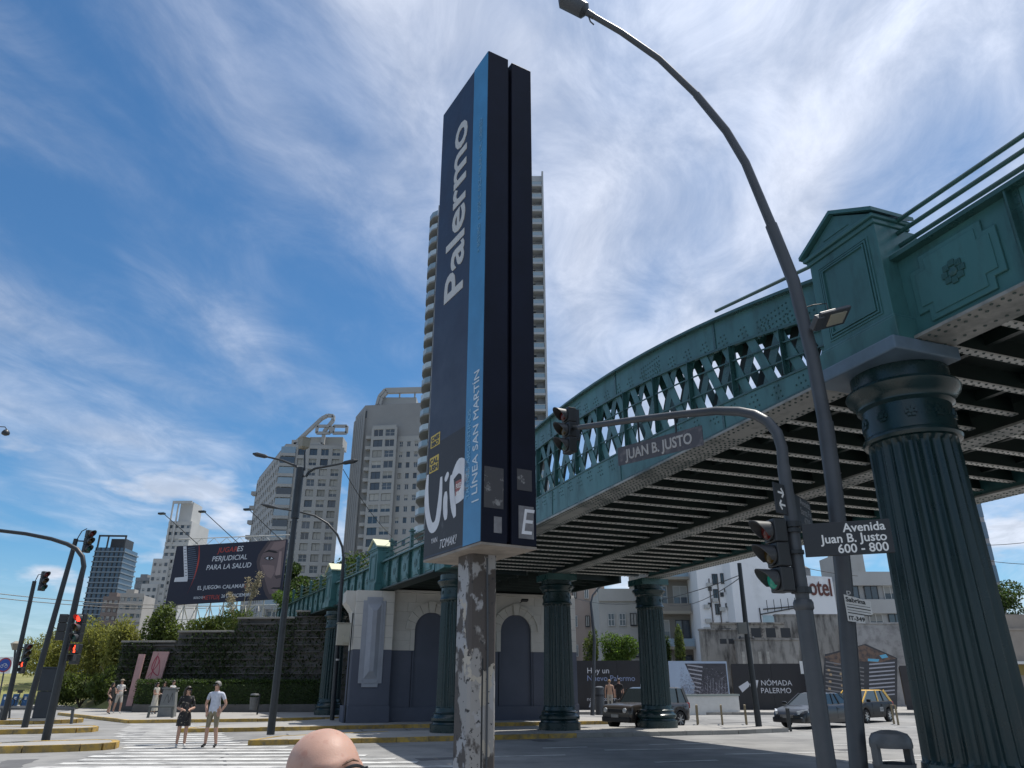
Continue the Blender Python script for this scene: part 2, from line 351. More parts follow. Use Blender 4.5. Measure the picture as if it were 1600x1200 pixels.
# ------------------------------------------------------------------ railway bridge over the avenue (local x across, y along the track)
A = Vector((5.2, 9.1, 0)); BRZ = math.atan2(0.35, 0.937); CB, SB = math.cos(BRZ), math.sin(BRZ)
def BW(x, y, z=0): return Vector((A.x + x * CB - y * SB, A.y + x * SB + y * CB, z))
bridge = thing('railway_bridge', 'dark green riveted iron lattice railway bridge crossing over the avenue', 'bridge', A, BRZ)
ZB = 5.77; SPAN = 21.0; MID = 10.5
def ztop(s): return 8.60 - 1.12 * ((MID - s) / 9.5) ** 2
def zlow(s): return 6.54 - 0.40 * ((MID - s) / 9.5) ** 2
def rivets(mb, pts, n, r=0.022, h=0.016):
    n = Vector(n).normalized(); u = n.orthogonal().normalized(); v = n.cross(u)
    for p in pts:
        p = Vector(p); o = len(mb.v)
        vs = [p + (u * math.cos(k * 1.0472) + v * math.sin(k * 1.0472)) * r - n * 0.004 for k in range(6)] + [p + (u * math.cos(k * 1.0472) + v * math.sin(k * 1.0472)) * r * 0.6 + n * h * 0.8 for k in range(6)]
        mb.add(vs, [(k, (k + 1) % 6, (k + 1) % 6 + 6, k + 6) for k in range(6)] + [(6, 7, 8, 9, 10, 11)])
def chord(mb, s0, s1, zf0, zf1, x0, x1, n=24):
    for i in range(n):
        a, b = s0 + (s1 - s0) * i / n, s0 + (s1 - s0) * (i + 1) / n
        mb.add([(x0, a, zf0(a)), (x1, a, zf0(a)), (x1, b, zf0(b)), (x0, b, zf0(b)), (x0, a, zf1(a)), (x1, a, zf1(a)), (x1, b, zf1(b)), (x0, b, zf1(b))],
               [(0, 3, 2, 1), (4, 5, 6, 7), (0, 4, 7, 3), (1, 2, 6, 5)] + ([(0, 1, 5, 4)] if i == 0 else []) + ([(2, 3, 7, 6)] if i == n - 1 else []))
S0, S1 = 0.62, 20.4
def truss(xo, full=True):
    t = bpy.data.objects.new('truss_girder', None); COL.objects.link(t); t.parent = bridge; t.location = (xo, 0, 0)
    w = -0.30
    g = MB(); chord(g, S0, S1, lambda s: ztop(s) - 0.58, lambda s: ztop(s) - 0.05, w, w + 0.025); chord(g, S0, S1, lambda s: ztop(s) - 0.58, lambda s: ztop(s) - 0.05, 0.10, 0.125); g.build('upper_chord', GREEN, t)
    g = MB(); chord(g, S0, S1, lambda s: ztop(s) - 0.05, lambda s: ztop(s), w - 0.11, 0.24); g.build('upper_flange', GREEN_D, t)
    g = MB(); chord(g, S0, S1, lambda s: ZB + 0.03, zlow, w, w + 0.025); chord(g, S0, S1, lambda s: ZB + 0.03, zlow, 0.10, 0.125); g.build('lower_chord', GREEN, t)
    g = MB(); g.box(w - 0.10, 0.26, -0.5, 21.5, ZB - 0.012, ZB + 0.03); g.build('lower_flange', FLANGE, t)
    g = MB()
    for (za, zz, xa, xb) in ((lambda s: ztop(s) - 0.62, lambda s: ztop(s) - 0.575, w - 0.02, w + 0.05), (zlow, lambda s: zlow(s) + 0.035, w - 0.02, w + 0.05), (lambda s: ZB + 0.03, lambda s: ZB + 0.10, w - 0.03, w)):
        g = MB(); chord(g, S0, S1, za, zz, xa, xb); g.build('edge_angle', GREEN_D, t)
    # gusset joints on the chords
    if full:
        for s in (3.4, 7.2, 11.0, 14.8):
            for z0_, z1_ in ((ZB + 0.10, zlow(s) - 0.02), (ztop(s) - 0.57, ztop(s) - 0.06)):
                g = MB(); g.box(w - 0.014, w, s - 0.03, s + 0.03, z0_, z1_); g.build('cover_strip', GREEN_D, t)
    sp = 0.64; k = 0
    def bar(s, lean, x, name='lattice_bar', m=GREEN):
        # climbs from the lower chord at s to the upper chord, leaning with the sign
        z0 = zlow(max(S0, min(S1, s))) - 0.10; s2 = s + lean * 0.46 * (ztop(max(S0, min(S1, s))) - 0.58 - z0 + 0.18)
        if not (S0 - 0.3 < s2 < S1 + 0.3): return
        z1 = ztop(max(S0, min(S1, s2))) - 0.50
        g = MB(); g.bar((x, s, z0), (x, s2, z1), 0.012, 0.19, (0, 1, 0)); g.build(name, m, t)
    s = S0 + 0.1
    while s < S1:
        bar(s, 1, w + 0.036, m=GREEN); bar(s + 0.32, -1, w + 0.054, m=GREEN_D)  # back and inner bars get darker greens, shade painted in by depth
        if full: bar(s, 1, 0.090, m=GREEN_D); bar(s + 0.32, -1, 0.075, m=UNDER)
        s += sp
    s = S0 + 1.1
    while s < S1 - 0.5:
        g = MB(); g.box(w + 0.03, w + 0.045, s - 0.05, s + 0.05, zlow(s) - 0.05, ztop(s) - 0.52); g.box(w - 0.05, w + 0.03, s - 0.008, s + 0.008, zlow(s) + 0.035, ztop(s) - 0.62); g.build('post', GREEN_D, t); s += 1.28
    if full:
        for fr in (0.33, 0.68):
            g = MB(); chord(g, S0, S1, lambda s: zlow(s) + fr * (ztop(s) - 0.58 - zlow(s)) - 0.012, lambda s: zlow(s) + fr * (ztop(s) - 0.58 - zlow(s)) + 0.012, w - 0.012, w + 0.012); g.build('tie_rod', GREEN_D, t)
        g = MB(); pts = []
        s = S0 + 0.1
        while s < S1:
            pts += [(w - 0.03, s, ZB + 0.065)]; s += 0.11
        for q in np.arange(S0 + 0.2, S1, 0.56):
            for i in range(3):
                for j in range(2 + (i % 2)): pts.append((w, q + j * 0.10 - i * 0.03, zlow(q) - 0.08 - i * 0.10)); pts.append((w, q + j * 0.10 + i * 0.03, ztop(q) - 0.53 + i * 0.09))
        for q in np.arange(1.5, S1, 3.8):
            for i in range(9):
                for j in range(4): pts.append((w, q + i * 0.09, ztop(q) - 0.20 - j * 0.10))
        rivets(g, pts, (-1, 0, 0)); g.build('rivets', GREEN_D, t)['kind'] = 'stuff'
        g = MB(); pts = []
        for q in np.arange(-0.4, 21.4, 0.13):
            pts += [(w - 0.06, q, ZB - 0.012), (w + 0.05, q, ZB - 0.012), (0.13, q, ZB - 0.012), (0.22, q, ZB - 0.012)]
            if 3.5 < q < 9 or 13 < q < 17: pts += [(w + 0.16, q + 0.06, ZB - 0.012), (-0.02, q + 0.06, ZB - 0.012), (0.07, q + 0.03, ZB - 0.012)]
        rivets(g, pts, (0, 0, -1), 0.026); g.build('flange_rivets', RIVET, t)['kind'] = 'stuff'
    return t
truss(0.0, True); truss(8.4, False)
# plate girders past the columns, each bay its own panel
def rosette(mb, c, r, nrm_x, x0):
    for k in range(8):
        a = k * math.pi / 4; mb.cbox((x0, c[0] + math.cos(a) * r * 0.6, c[1] + math.sin(a) * r * 0.6), (0.03, r * 0.42, r * 0.42), M=None)
    mb.lathe([(r * 0.36, -0.03), (r * 0.30, 0.012), (0.01, 0.022)], 10, M=Matrix.Translation((x0, c[0], c[1])) @ Matrix.Rotation(-math.pi / 2, 4, 'Y'))
def cross_poly(c, hw, hh, t):
    y, z = c; a, b = hw, hh
    return [(y - a, z - b + t), (y - a + t, z - b + t), (y - a + t, z - b), (y + a - t, z - b), (y + a - t, z - b + t), (y + a, z - b + t), (y + a, z + b - t), (y + a - t, z + b - t), (y + a - t, z + b), (y - a + t, z + b), (y - a + t, z + b - t), (y - a, z + b - t)]
def plate_panel(parent, s0, s1, z0, z1, x=-0.30, side=-1):
    g = MB(); g.box(x, x + 0.02, s0, s1, z0, z1); web = g.build('web_panel', GREEN, parent)
    c = ((s0 + s1) / 2, (z0 + z1) / 2); hw, hh = (s1 - s0) * 0.37, (z1 - z0) * 0.41; t = min(hw, hh) * 0.34
    g = MB(); g.prism([(x, *p) for p in cross_poly(c, hw, hh, t)], (side * 0.035, 0, 0)); g.build('raised_cross', GREEN, web, bevel=0.012)
    g = MB(); g.prism([(x + side * 0.035, *p) for p in cross_poly(c, hw * 0.86, hh * 0.84, t)], (side * 0.014, 0, 0)); g.build('raised_field', GREEN, web, bevel=0.006)
    g = MB(); rosette(g, c, min(hw, hh) * 0.42, -1, x + side * 0.055); g.build('rosette', GREEN_D, web, bevel=0.008)
def stiffener(parent, s, z0, z1, x=-0.30):
    g = MB(); g.box(x - 0.12, x, s - 0.012, s + 0.012, z0 + 0.03, z1 - 0.04); g.box(x - 0.014, x, s - 0.09, s + 0.09, z0 + 0.03, z1 - 0.04)
    pts = [(x - 0.014, s + d, z) for d in (-0.06, 0.06) for z in np.arange(z0 + 0.1, z1 - 0.08, 0.11)]
    rivets(g, pts, (-1, 0, 0), 0.02); g.build('stiffener', GREEN_D, parent)
s = -0.55
while s > -14:
    plate_panel(bridge, s - 1.62, s, ZB + 0.03, 6.93); stiffener(bridge, s - 1.66, ZB, 6.98); s -= 1.72
g = MB(); g.box(-0.44, 0.10, -14.5, -0.5, 6.93, 6.99); g.build('girder_top_flange', GREEN_D, bridge)
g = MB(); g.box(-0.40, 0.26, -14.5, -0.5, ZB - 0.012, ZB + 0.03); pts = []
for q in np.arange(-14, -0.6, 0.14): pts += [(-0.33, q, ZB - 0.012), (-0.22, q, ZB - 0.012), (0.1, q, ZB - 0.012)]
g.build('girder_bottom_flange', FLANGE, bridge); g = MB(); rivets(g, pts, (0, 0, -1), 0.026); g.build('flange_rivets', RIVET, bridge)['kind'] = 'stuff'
for z in (7.22, 7.41, 7.59):
    g = MB(); g.tube([(-0.18, -14.5, z), (-0.18, -0.5, z)], 0.032, 8); g.build('hand_rail', GREEN_D, bridge, smooth=True)
for s in (-3.6, -6.6, -9.6, -12.6):
    g = MB(); g.tube([(-0.18, s, 6.95), (-0.18, s, 7.66)], 0.04, 8); g.build('rail_post', GREEN_D, bridge)
g = MB(); g.tube([(-0.05, 0.2, 7.75), (-0.05, 3.6, 8.33)], 0.03, 6); g.build('brace_rod', GREEN_D, bridge)
# right and middle girders, cross beams, deck
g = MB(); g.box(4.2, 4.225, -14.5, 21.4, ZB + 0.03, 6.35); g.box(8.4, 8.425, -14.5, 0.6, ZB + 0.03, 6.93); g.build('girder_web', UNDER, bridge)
for x in (4.2, 8.4):
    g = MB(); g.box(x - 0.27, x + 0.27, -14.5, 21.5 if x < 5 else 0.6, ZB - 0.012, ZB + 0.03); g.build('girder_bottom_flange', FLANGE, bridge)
    g = MB(); pts = []
    for q in np.arange(-14, 21.3, 0.15):
        pts += [(x - 0.2, q, ZB - 0.012), (x - 0.1, q, ZB - 0.012), (x + 0.1, q, ZB - 0.012), (x + 0.2, q, ZB - 0.012)]
    rivets(g, pts, (0, 0, -1), 0.03); g.build('flange_rivets', RIVET, bridge)['kind'] = 'stuff'
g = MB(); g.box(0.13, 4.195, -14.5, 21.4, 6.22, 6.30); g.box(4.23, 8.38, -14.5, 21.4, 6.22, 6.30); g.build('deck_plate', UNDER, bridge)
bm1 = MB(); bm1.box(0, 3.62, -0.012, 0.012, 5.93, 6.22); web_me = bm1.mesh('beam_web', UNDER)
bm2 = MB(); bm2.box(0, 3.62, -0.065, 0.065, 5.905, 5.93); fl_me = bm2.mesh('beam_flange', mat('beam_flange_with_bounce', (0.56, 0.55, 0.51), 0.5, col2=(0.16, 0.17, 0.16), lo=0.52, hi=0.70, vs=1.6, var=0.2))  # beam flanges paler still, reflected daylight put into their colour
bm3 = MB(); rivets(bm3, [(x, d, 5.905) for x in np.arange(0.1, 3.6, 0.15) for d in (-0.045, 0.045)], (0, 0, -1), 0.024); rv_me = bm3.mesh('beam_rivets', RIVET)
s = -14.0
while s < 21.3:
    for x in (0.29, 4.48):
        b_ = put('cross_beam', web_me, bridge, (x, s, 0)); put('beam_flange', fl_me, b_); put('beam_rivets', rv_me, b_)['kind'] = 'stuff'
    s += 0.80
for x in (1.3, 3.1, 5.5, 7.2):
    g = MB(); g.box(x - 0.05, x + 0.05, -14.5, 21.4, 6.05, 6.21); g.build('rail_bearer', UNDER, bridge)
g = MB(); g.tube([(3.4, 7.5, 6.3), (3.4, 7.5, 10.4)], 0.05, 6); g.build('catenary_mast', DARKSTEEL, bridge)
# pedestals with little gables that stand over the columns
def pedestal(parent, s, z0, sc=1.0, capm=None, m=GREEN):
    p = bpy.data.objects.new('pedestal', None); COL.objects.link(p); p.parent = parent; p.location = (0, s, z0); p.scale = (sc, sc, sc)
    g = MB(); g.box(-0.66, 0.25, -0.68, 0.68, 0, 0.30); g.build('plinth', m, p, bevel=0.015)
    g = MB(); g.box(-0.62, 0.22, -0.645, 0.645, 0.30, 0.36); g.build('plinth_moulding', m, p, bevel=0.02)
    g = MB(); g.box(-0.58, 0.18, -0.61, 0.61, 0.36, 1.74); g.build('body', m, p, bevel=0.01)
    for k, (a, b) in enumerate(((0.47, 0.012), (0.43, 0.020), (0.39, 0.028))):
        g = MB(); w = 0.022
        for (y0, y1, z0_, z1_) in ((-a, a, 1.62 - k * 0.04 - w, 1.62 - k * 0.04), (-a, a, 0.44 + k * 0.04, 0.44 + k * 0.04 + w), (-a, -a + w, 0.44 + k * 0.04 + w, 1.62 - k * 0.04 - w), (a - w, a, 0.44 + k * 0.04 + w, 1.62 - k * 0.04 - w)):
            g.box(-0.58 - b, -0.58, y0, y1, z0_, z1_)
        g.build('panel_moulding', m, p)
    g = MB(); g.box(-0.61, 0.05, -0.635, 0.635, 1.74, 1.81); g.box(-0.65, 0.08, -0.665, 0.665, 1.81, 1.87); g.build('cornice', m, p, bevel=0.012)
    g = MB(); g.prism([(-0.61, -0.63, 1.872), (-0.61, 0.63, 1.872), (-0.61, 0, 2.24)], (0.64, 0, 0)); gb = g.build('gable', m, p)
    g = MB()
    for q in (1, -1): g.prism([(-0.68, q * 0.70, 1.874), (-0.68, q * 0.70, 1.93), (-0.68, 0, 2.32), (-0.68, 0, 2.262)], (0.76, 0, 0))
    g.build('gable_roof', capm or m, p)
    g = MB(); g.prism([(-0.61, -0.24, 1.95), (-0.61, 0.24, 1.95), (-0.61, 0, 2.09)], (-0.012, 0, 0)); g.build('gable_inset', m, gb)
    return p
pedestal(bridge, 0.0, ZB - 0.02)
g = MB(); g.box(-0.80, 0.30, -0.72, 0.72, 5.56, 5.745); g.build('bearing_slab', mat('blue_grey_slab', (0.10, 0.15, 0.20), 0.5, var=0.2), bridge, bevel=0.02)
pedestal(bridge, 21.0, ZB - 0.02)

# ------------------------------------------------------------------ iron columns
def flute(nf, depth):
    def f(r, a, z):
        c = abs(math.sin(a * nf / 2)); return r - depth * max(0.0, (c - 0.30) / 0.70) ** 0.6 * (1 if 0.95 < z < 4.55 else 0)
    return f
def make_column(n, smooth=True):
    ms = {}
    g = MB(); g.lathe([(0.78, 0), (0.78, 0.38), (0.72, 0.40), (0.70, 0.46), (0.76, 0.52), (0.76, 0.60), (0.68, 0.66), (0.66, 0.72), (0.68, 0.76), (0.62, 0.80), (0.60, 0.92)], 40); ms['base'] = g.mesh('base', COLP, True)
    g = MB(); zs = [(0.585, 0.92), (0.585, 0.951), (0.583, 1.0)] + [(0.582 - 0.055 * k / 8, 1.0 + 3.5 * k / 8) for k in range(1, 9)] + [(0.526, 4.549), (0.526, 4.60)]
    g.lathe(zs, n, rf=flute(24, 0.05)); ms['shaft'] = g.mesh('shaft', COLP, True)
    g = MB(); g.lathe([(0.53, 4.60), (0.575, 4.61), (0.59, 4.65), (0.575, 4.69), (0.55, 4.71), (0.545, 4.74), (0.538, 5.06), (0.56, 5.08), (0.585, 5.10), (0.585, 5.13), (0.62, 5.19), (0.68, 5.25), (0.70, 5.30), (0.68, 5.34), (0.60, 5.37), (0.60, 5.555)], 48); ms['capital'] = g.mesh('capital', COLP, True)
    g = MB()
    for k in range(6):
        a = k * math.pi / 3; g.cbox((0, math.cos(a) * 0.045, math.sin(a) * 0.045), (0.03, 0.05, 0.05))
    g.cbox((0, 0, 0), (0.05, 0.05, 0.05)); ms['rosette'] = g.mesh('rosette', COLP)
    return ms
col_me = make_column(24 * 8)
def column(label, x, y, rz=BRZ, z=0.0):
    t = thing('iron_column', label, 'column', (x, y, z), rz, 'fluted iron columns of the railway bridge')
    for k in ('base', 'shaft', 'capital'): put(k, col_me[k], t)
    for k in range(10):
        a = R(36) * k + R(10); put('rosette', col_me['rosette'], t, (math.cos(a) * 0.545, math.sin(a) * 0.545, 4.90), a)
    return t
column('big fluted dark green iron column in front, beside the litter bin', A.x, A.y)
for i, (x, lb) in enumerate(((0.0, 'fluted green iron column half hidden behind the peeling sign post'), (4.2, 'fluted green iron column at the right end of the arcaded wall'), (8.4, 'fluted green iron column hiding the middle of the brown car'))):
    p = BW(x, 21.0); column(lb, p.x, p.y)
    if x: 
        g = MB(); g.box(x - 0.62, x + 0.62, 20.4, 21.6, 5.52, 5.755); g.build('bearing_slab', GREEN_D, bridge)

# ------------------------------------------------------------------ approach viaduct past the abutment
O2 = Vector((-2.35, 28.75, 0)); A2 = math.atan2(0.45, 0.893)
viad = thing('approach_viaduct', 'green plate girder viaduct with cross ornaments leading off over the white abutment', 'viaduct', O2, A2)
def VW(x, y, z=0): return Vector((O2.x + x * math.cos(A2) - y * math.sin(A2), O2.y + x * math.sin(A2) + y * math.cos(A2), z))
PED = (8.4, 17.2)
s = 1.0
while s < 34:
    if not any(abs(s + 0.7 - q) < 0.75 for q in PED): plate_panel(viad, s, s + 1.34, ZB + 0.06, 7.02)
    stiffener(viad, s + 1.38, ZB + 0.03, 7.04); s += 1.42
g = MB(); g.box(-0.46, 0.1, 0.8, 36, 7.02, 7.09); g.build('girder_top_flange', GREEN_D, viad)
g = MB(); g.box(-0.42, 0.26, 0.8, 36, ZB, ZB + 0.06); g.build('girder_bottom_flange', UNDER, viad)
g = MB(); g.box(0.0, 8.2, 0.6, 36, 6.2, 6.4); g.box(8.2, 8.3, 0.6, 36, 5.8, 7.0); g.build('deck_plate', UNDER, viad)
for k in range(24):
    put('cross_beam', web_me, viad, (0.29, 1.2 + k * 0.9, 0)); put('cross_beam', web_me, viad, (4.48, 1.2 + k * 0.9, 0))
for z in (7.30, 7.52, 7.74):
    g = MB(); g.tube([(-0.2, 0.8, z), (-0.2, 36, z)], 0.028, 6); g.build('hand_rail', GREEN_D, viad)
for k in range(12):
    g = MB(); y = 1.3 + k * 2.85; g.box(-0.27, -0.13, y - 0.07, y + 0.07, 7.0, 7.92); g.cbox((-0.2, y, 7.95), (0.24, 0.24, 0.07)); g.lathe([(0.05, 0), (0.07, 0.05), (0.02, 0.12)], 8, (-0.2, y, 7.98)); g.build('rail_post', GREEN_D, viad)
CAPY = mat('cap_paint_with_sunlight', (0.55, 0.55, 0.36), 0.6, var=0.1)  # sunlight on the gable roofs painted into their colour
for q in PED: pedestal(viad, q, 5.75, 1.08, CAPY)
p = VW(0, 17.2); column('distant fluted green iron column at the foot of the ivy wall', p.x, p.y, A2)
# ------------------------------------------------------------------ district totem on a peeling concrete post
NAVY = mat('navy_panel_paint', (0.014, 0.020, 0.042), 0.46, var=0.25, vs=2.0, rvar=0.1)
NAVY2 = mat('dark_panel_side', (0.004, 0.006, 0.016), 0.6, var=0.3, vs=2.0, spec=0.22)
BLUE = mat('blue_stripe_paint', (0.045, 0.20, 0.38), 0.42, var=0.15, vs=2.5)
SILVER = mat('silver_letters', (0.50, 0.50, 0.48), 0.5)
TRZ = R(-59.5); TC = Vector((-0.413, 8.83, 0))
totem = thing('district_sign_totem', 'tall navy district sign totem with blue stripe on a peeling square post', 'sign', TC, TRZ)
ZT0, ZT1, HX, HY = 3.17, 10.22, 0.755, 0.36
g = MB(); g.box(-HX, HX, -HY, -0.03, ZT0, ZT1); slab = g.build('front_slab', NAVY, totem, bevel=0.008)
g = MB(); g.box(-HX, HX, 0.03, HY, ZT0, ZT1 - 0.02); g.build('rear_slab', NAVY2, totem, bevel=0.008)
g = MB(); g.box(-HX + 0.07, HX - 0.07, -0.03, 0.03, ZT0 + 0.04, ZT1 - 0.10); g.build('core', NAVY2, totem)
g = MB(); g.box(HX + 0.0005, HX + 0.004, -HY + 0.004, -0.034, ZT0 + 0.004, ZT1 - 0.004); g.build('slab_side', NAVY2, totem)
g = MB(); g.box(0.33, HX - 0.006, -HY - 0.004, -HY, ZT0 + 0.006, ZT1 - 0.006); stripe = g.build('blue_stripe', BLUE, totem)
g = MB(); g.box(-HX, HX, -HY, HY, ZT0 - 0.03, ZT0 - 0.002); g.build('soffit', mat('soffit_board', (0.24, 0.21, 0.18), 0.7, var=0.3, vs=5), totem)
UPZ = (0, 0, 1); LFT = (-1, 0, 0); FY = -HY - 0.003
def tpx(px, py):                                       # a pixel of the photo as a place on the totem's face
    n_ = Matrix.Rotation(TRZ, 3, 'Z') @ Vector((0, -1, 0)); p = onplane(px, py, TC + n_ * HY, n_) - TC; p = Matrix.Rotation(-TRZ, 3, 'Z') @ p; return p.x, p.z
text('Palermo', 0.80, SILVER, (tpx(722, 470)[0], FY, tpx(705, 471)[1]), UPZ, LFT, totem, bold=0.014, xs=1.11)
sm = mat('faint_lettering', (0.13, 0.30, 0.46), 0.5)
text('> RETIRO  > JOSÉ C. PAZ / PILAR / DR. CABRED', 0.115, sm, (0.62, FY - 0.004, tpx(745, 398)[1]), UPZ, LFT, totem, xs=0.92)
text('TRENES ARGENTINOS', 0.11, mat('pale_blue_lettering', (0.18, 0.38, 0.55), 0.5), (0.47, FY - 0.004, tpx(735, 778)[1]), UPZ, LFT, totem)
text('| LÍNEA SAN MARTÍN', 0.185, mat('light_lettering', (0.55, 0.62, 0.68), 0.5), (0.665, FY - 0.004, tpx(745, 785)[1]), UPZ, LFT, totem, xs=0.94)
# stickers and paint on the panel
def decal(x0, x1, z0, z1, m, name='sticker', d=0.003, parent=totem):
    g = MB(); g.box(x0, x1, -HY - d, -HY - 0.0008, z0, z1); return g.build(name, m, parent)
YST = mat('yellow_sticker', (0.55, 0.40, 0.08), 0.6); RX = (1, 0, 0)
for (p0, p1, a, b_) in (((673, 702), (688, 674), 'CAES', 'BIO'), ((671, 741), (686, 709), 'CAL', 'USH')):
    x0, z0 = tpx(*p0); x1, z1 = tpx(*p1); xm = (x0 + x1) / 2; h = z1 - z0; decal(x0, x1, z0, z1, YST)
    for q, (tx, f_) in enumerate(((b_, 0.10), (a, 0.54))): text(tx, h * 0.46, BLACK, (xm, FY - 0.002, z0 + h * f_), RX, UPZ, totem, align='CENTER', bold=0.004, xs=(x1 - x0) * 0.9 / (h * 0.46) / (0.62 * len(tx)), depth=0.001)
decal(0.10, 0.27, 3.78, 3.98, mat('red_sticker', (0.30, 0.10, 0.09), 0.6)); 
text('PUES', 0.085, WHITE, (0.185, FY - 0.002, 3.885), RX, UPZ, totem, align='CENTER', xs=0.75, depth=0.001); text('MUS', 0.085, WHITE, (0.185, FY - 0.002, 3.795), RX, UPZ, totem, align='CENTER', xs=0.8, depth=0.001)
decal(-HX + 0.004, 0.325, ZT0 + 0.03, 4.62, mat('poster_residue', (0.028, 0.028, 0.034), 0.6, col2=(0.09, 0.09, 0.10), lo=0.62, hi=0.78, vs=6), 'patched_panel', 0.002)
SPRAY = mat('white_spray_paint', (0.62, 0.63, 0.66), 0.7, var=0.12, vs=6)
def stroke(pts, w, name='spray_stroke', m=SPRAY, y=FY - 0.001, parent=totem, ws=None):
    g = MB(); P = []
    for i in range(len(pts) - 1):
        for k in range(5):
            t = k / 5; p0 = pts[max(i - 1, 0)]; p1 = pts[i]; p2 = pts[i + 1]; p3 = pts[min(i + 2, len(pts) - 1)]
            P.append(tuple(0.5 * (2 * p1[j] + (p2[j] - p0[j]) * t + (2 * p0[j] - 5 * p1[j] + 4 * p2[j] - p3[j]) * t * t + (3 * p1[j] - p0[j] - 3 * p2[j] + p3[j]) * t ** 3) for j in (0, 1)))
    P.append(pts[-1]); Lf, Rt = [], []; n = len(P)
    for i, p in enumerate(P):
        q0, q1 = P[max(i - 1, 0)], P[min(i + 1, n - 1)]; tx, tz = q1[0] - q0[0], q1[1] - q0[1]; l = math.hypot(tx, tz) or 1
        e = w * 0.5 * (min(1, 0.45 + 2.4 * min(i, n - 1 - i) / n)) * (ws[int(i / n * len(ws))] if ws else 1); Lf.append((p[0] - tz / l * e, y, p[1] + tx / l * e)); Rt.append((p[0] + tz / l * e, y, p[1] - tx / l * e))
    g.add(Lf + Rt, [(i, i + 1, n + i + 1, n + i) for i in range(n - 1)]); return g.build(name, m, parent)
def T(*q): return [tpx(*p) for p in q]
stroke(T((669, 742), (667, 770), (668, 800), (674, 824), (683, 816), (688, 780), (690, 745)), 0.13)
stroke(T((697, 768), (696, 790), (697, 812)), 0.12); stroke(T((697, 742), (700, 748)), 0.13)
stroke(T((706, 742), (707, 775), (711, 808)), 0.13); stroke(T((708, 745), (718, 728), (727, 735), (725, 765), (711, 783)), 0.19)
fog = mat('spray_haze', (0.16, 0.17, 0.20), 0.7, col2=(0.026, 0.028, 0.045), lo=0.38, hi=0.58, vs=3.5)
text('TOMAK!', 0.15, SPRAY, (tpx(686, 858)[0], FY - 0.002, tpx(686, 858)[1]), RX, UPZ, totem, shear=0.4, xs=0.8, depth=0.001); text('YAN', 0.09, SPRAY, (tpx(674, 848)[0], FY - 0.002, tpx(674, 850)[1]), RX, UPZ, totem, depth=0.001)
XS = HX + 0.005
for (y0, y1, z0, z1, m) in ((-0.33, -0.08, 3.55, 4.02, mat('torn_poster', (0.05, 0.05, 0.055), 0.7, col2=(0.22, 0.22, 0.22), lo=0.58, hi=0.66, vs=9)), (-0.20, -0.10, 3.28, 3.46, mat('grey_sticker', (0.16, 0.16, 0.17), 0.7, var=0.4, vs=8)), (0.10, 0.30, 3.80, 4.05, MATS['torn_poster']), (0.12, 0.32, 3.25, 3.62, MATS['grey_sticker'])):
    g = MB(); g.box(HX, XS, y0, y1, z0, z1); g.build('torn_poster', m, totem)
text('E', 0.42, SPRAY, (XS + 0.002, 0.13, 3.30), (0, 1, 0), UPZ, totem, shear=0.2, depth=0.001, xs=0.8)
# post: square with chamfered corners and old posters peeling off
m = bpy.data.materials.new('peeling_concrete'); MATS['peeling_concrete'] = m; m.use_nodes = True; N = m.node_tree.nodes; L = m.node_tree.links; b = N['Principled BSDF']; b.inputs['Roughness'].default_value = 0.85
t = N.new('ShaderNodeTexCoord'); prev = None
layers = [((0.30, 0.29, 0.28), None, 0, 0), ((0.085, 0.075, 0.070), 1.5, 0.48, 0.50), ((0.34, 0.34, 0.35), 3.2, 0.56, 0.59), ((0.42, 0.38, 0.32), 3.4, 0.60, 0.61), ((0.05, 0.048, 0.05), 17.0, 0.62, 0.66)]
for i, (c, sc, lo, hi) in enumerate(layers):
    if i == 0: prev = c; continue
    mp = N.new('ShaderNodeMapping'); mp.inputs['Location'].default_value = (i * 3.1, i * 1.7, i * 5.3); mp.inputs['Scale'].default_value = (1, 1, 0.7 if i < 4 else 1.0); L.new(t.outputs['Object'], mp.inputs[0])
    nz = N.new('ShaderNodeTexNoise'); nz.inputs['Scale'].default_value = sc; nz.inputs['Detail'].default_value = 7 if i < 4 else 3; nz.inputs['Roughness'].default_value = 0.55; L.new(mp.outputs[0], nz.inputs['Vector'])
    mr = N.new('ShaderNodeMapRange'); mr.inputs[1].default_value = lo; mr.inputs[2].default_value = hi; L.new(nz.outputs['Fac'], mr.inputs[0])
    mx = N.new('ShaderNodeMix'); mx.data_type = 'RGBA'; L.new(mr.outputs[0], mx.inputs[0]); mx.inputs[7].default_value = (*c, 1)
    if isinstance(prev, tuple): mx.inputs[6].default_value = (*prev, 1)
    else: L.new(prev, mx.inputs[6])
    prev = mx.outputs[2]; last = mr
L.new(prev, b.inputs['Base Color'])
bp = N.new('ShaderNodeBump'); bp.inputs['Strength'].default_value = 0.5; bp.inputs['Distance'].default_value = 0.01; L.new(prev, bp.inputs['Height']); L.new(bp.outputs[0], b.inputs['Normal'])
g = MB(); c = 0.175; e = 0.03
g.prism([(-c, -c + e, 0), (-c + e, -c, 0), (c - e, -c, 0), (c, -c + e, 0), (c, c - e, 0), (c - e, c, 0), (-c + e, c, 0), (-c, c - e, 0)], (0, 0, ZT0 - 0.03)); g.build('post', m, totem)
g = MB(); g.box(c, c + 0.006, -0.012, 0.004, 0.0, 2.0); g.build('cable_strip', BLACK, totem)
g = MB(); g.tube([(c + 0.02, 0.05, 0.2), (c + 0.02, 0.05, 2.1), (c + 0.02, 0.03, 3.1)], 0.012, 6); g.build('conduit', GREYSTEEL, totem)

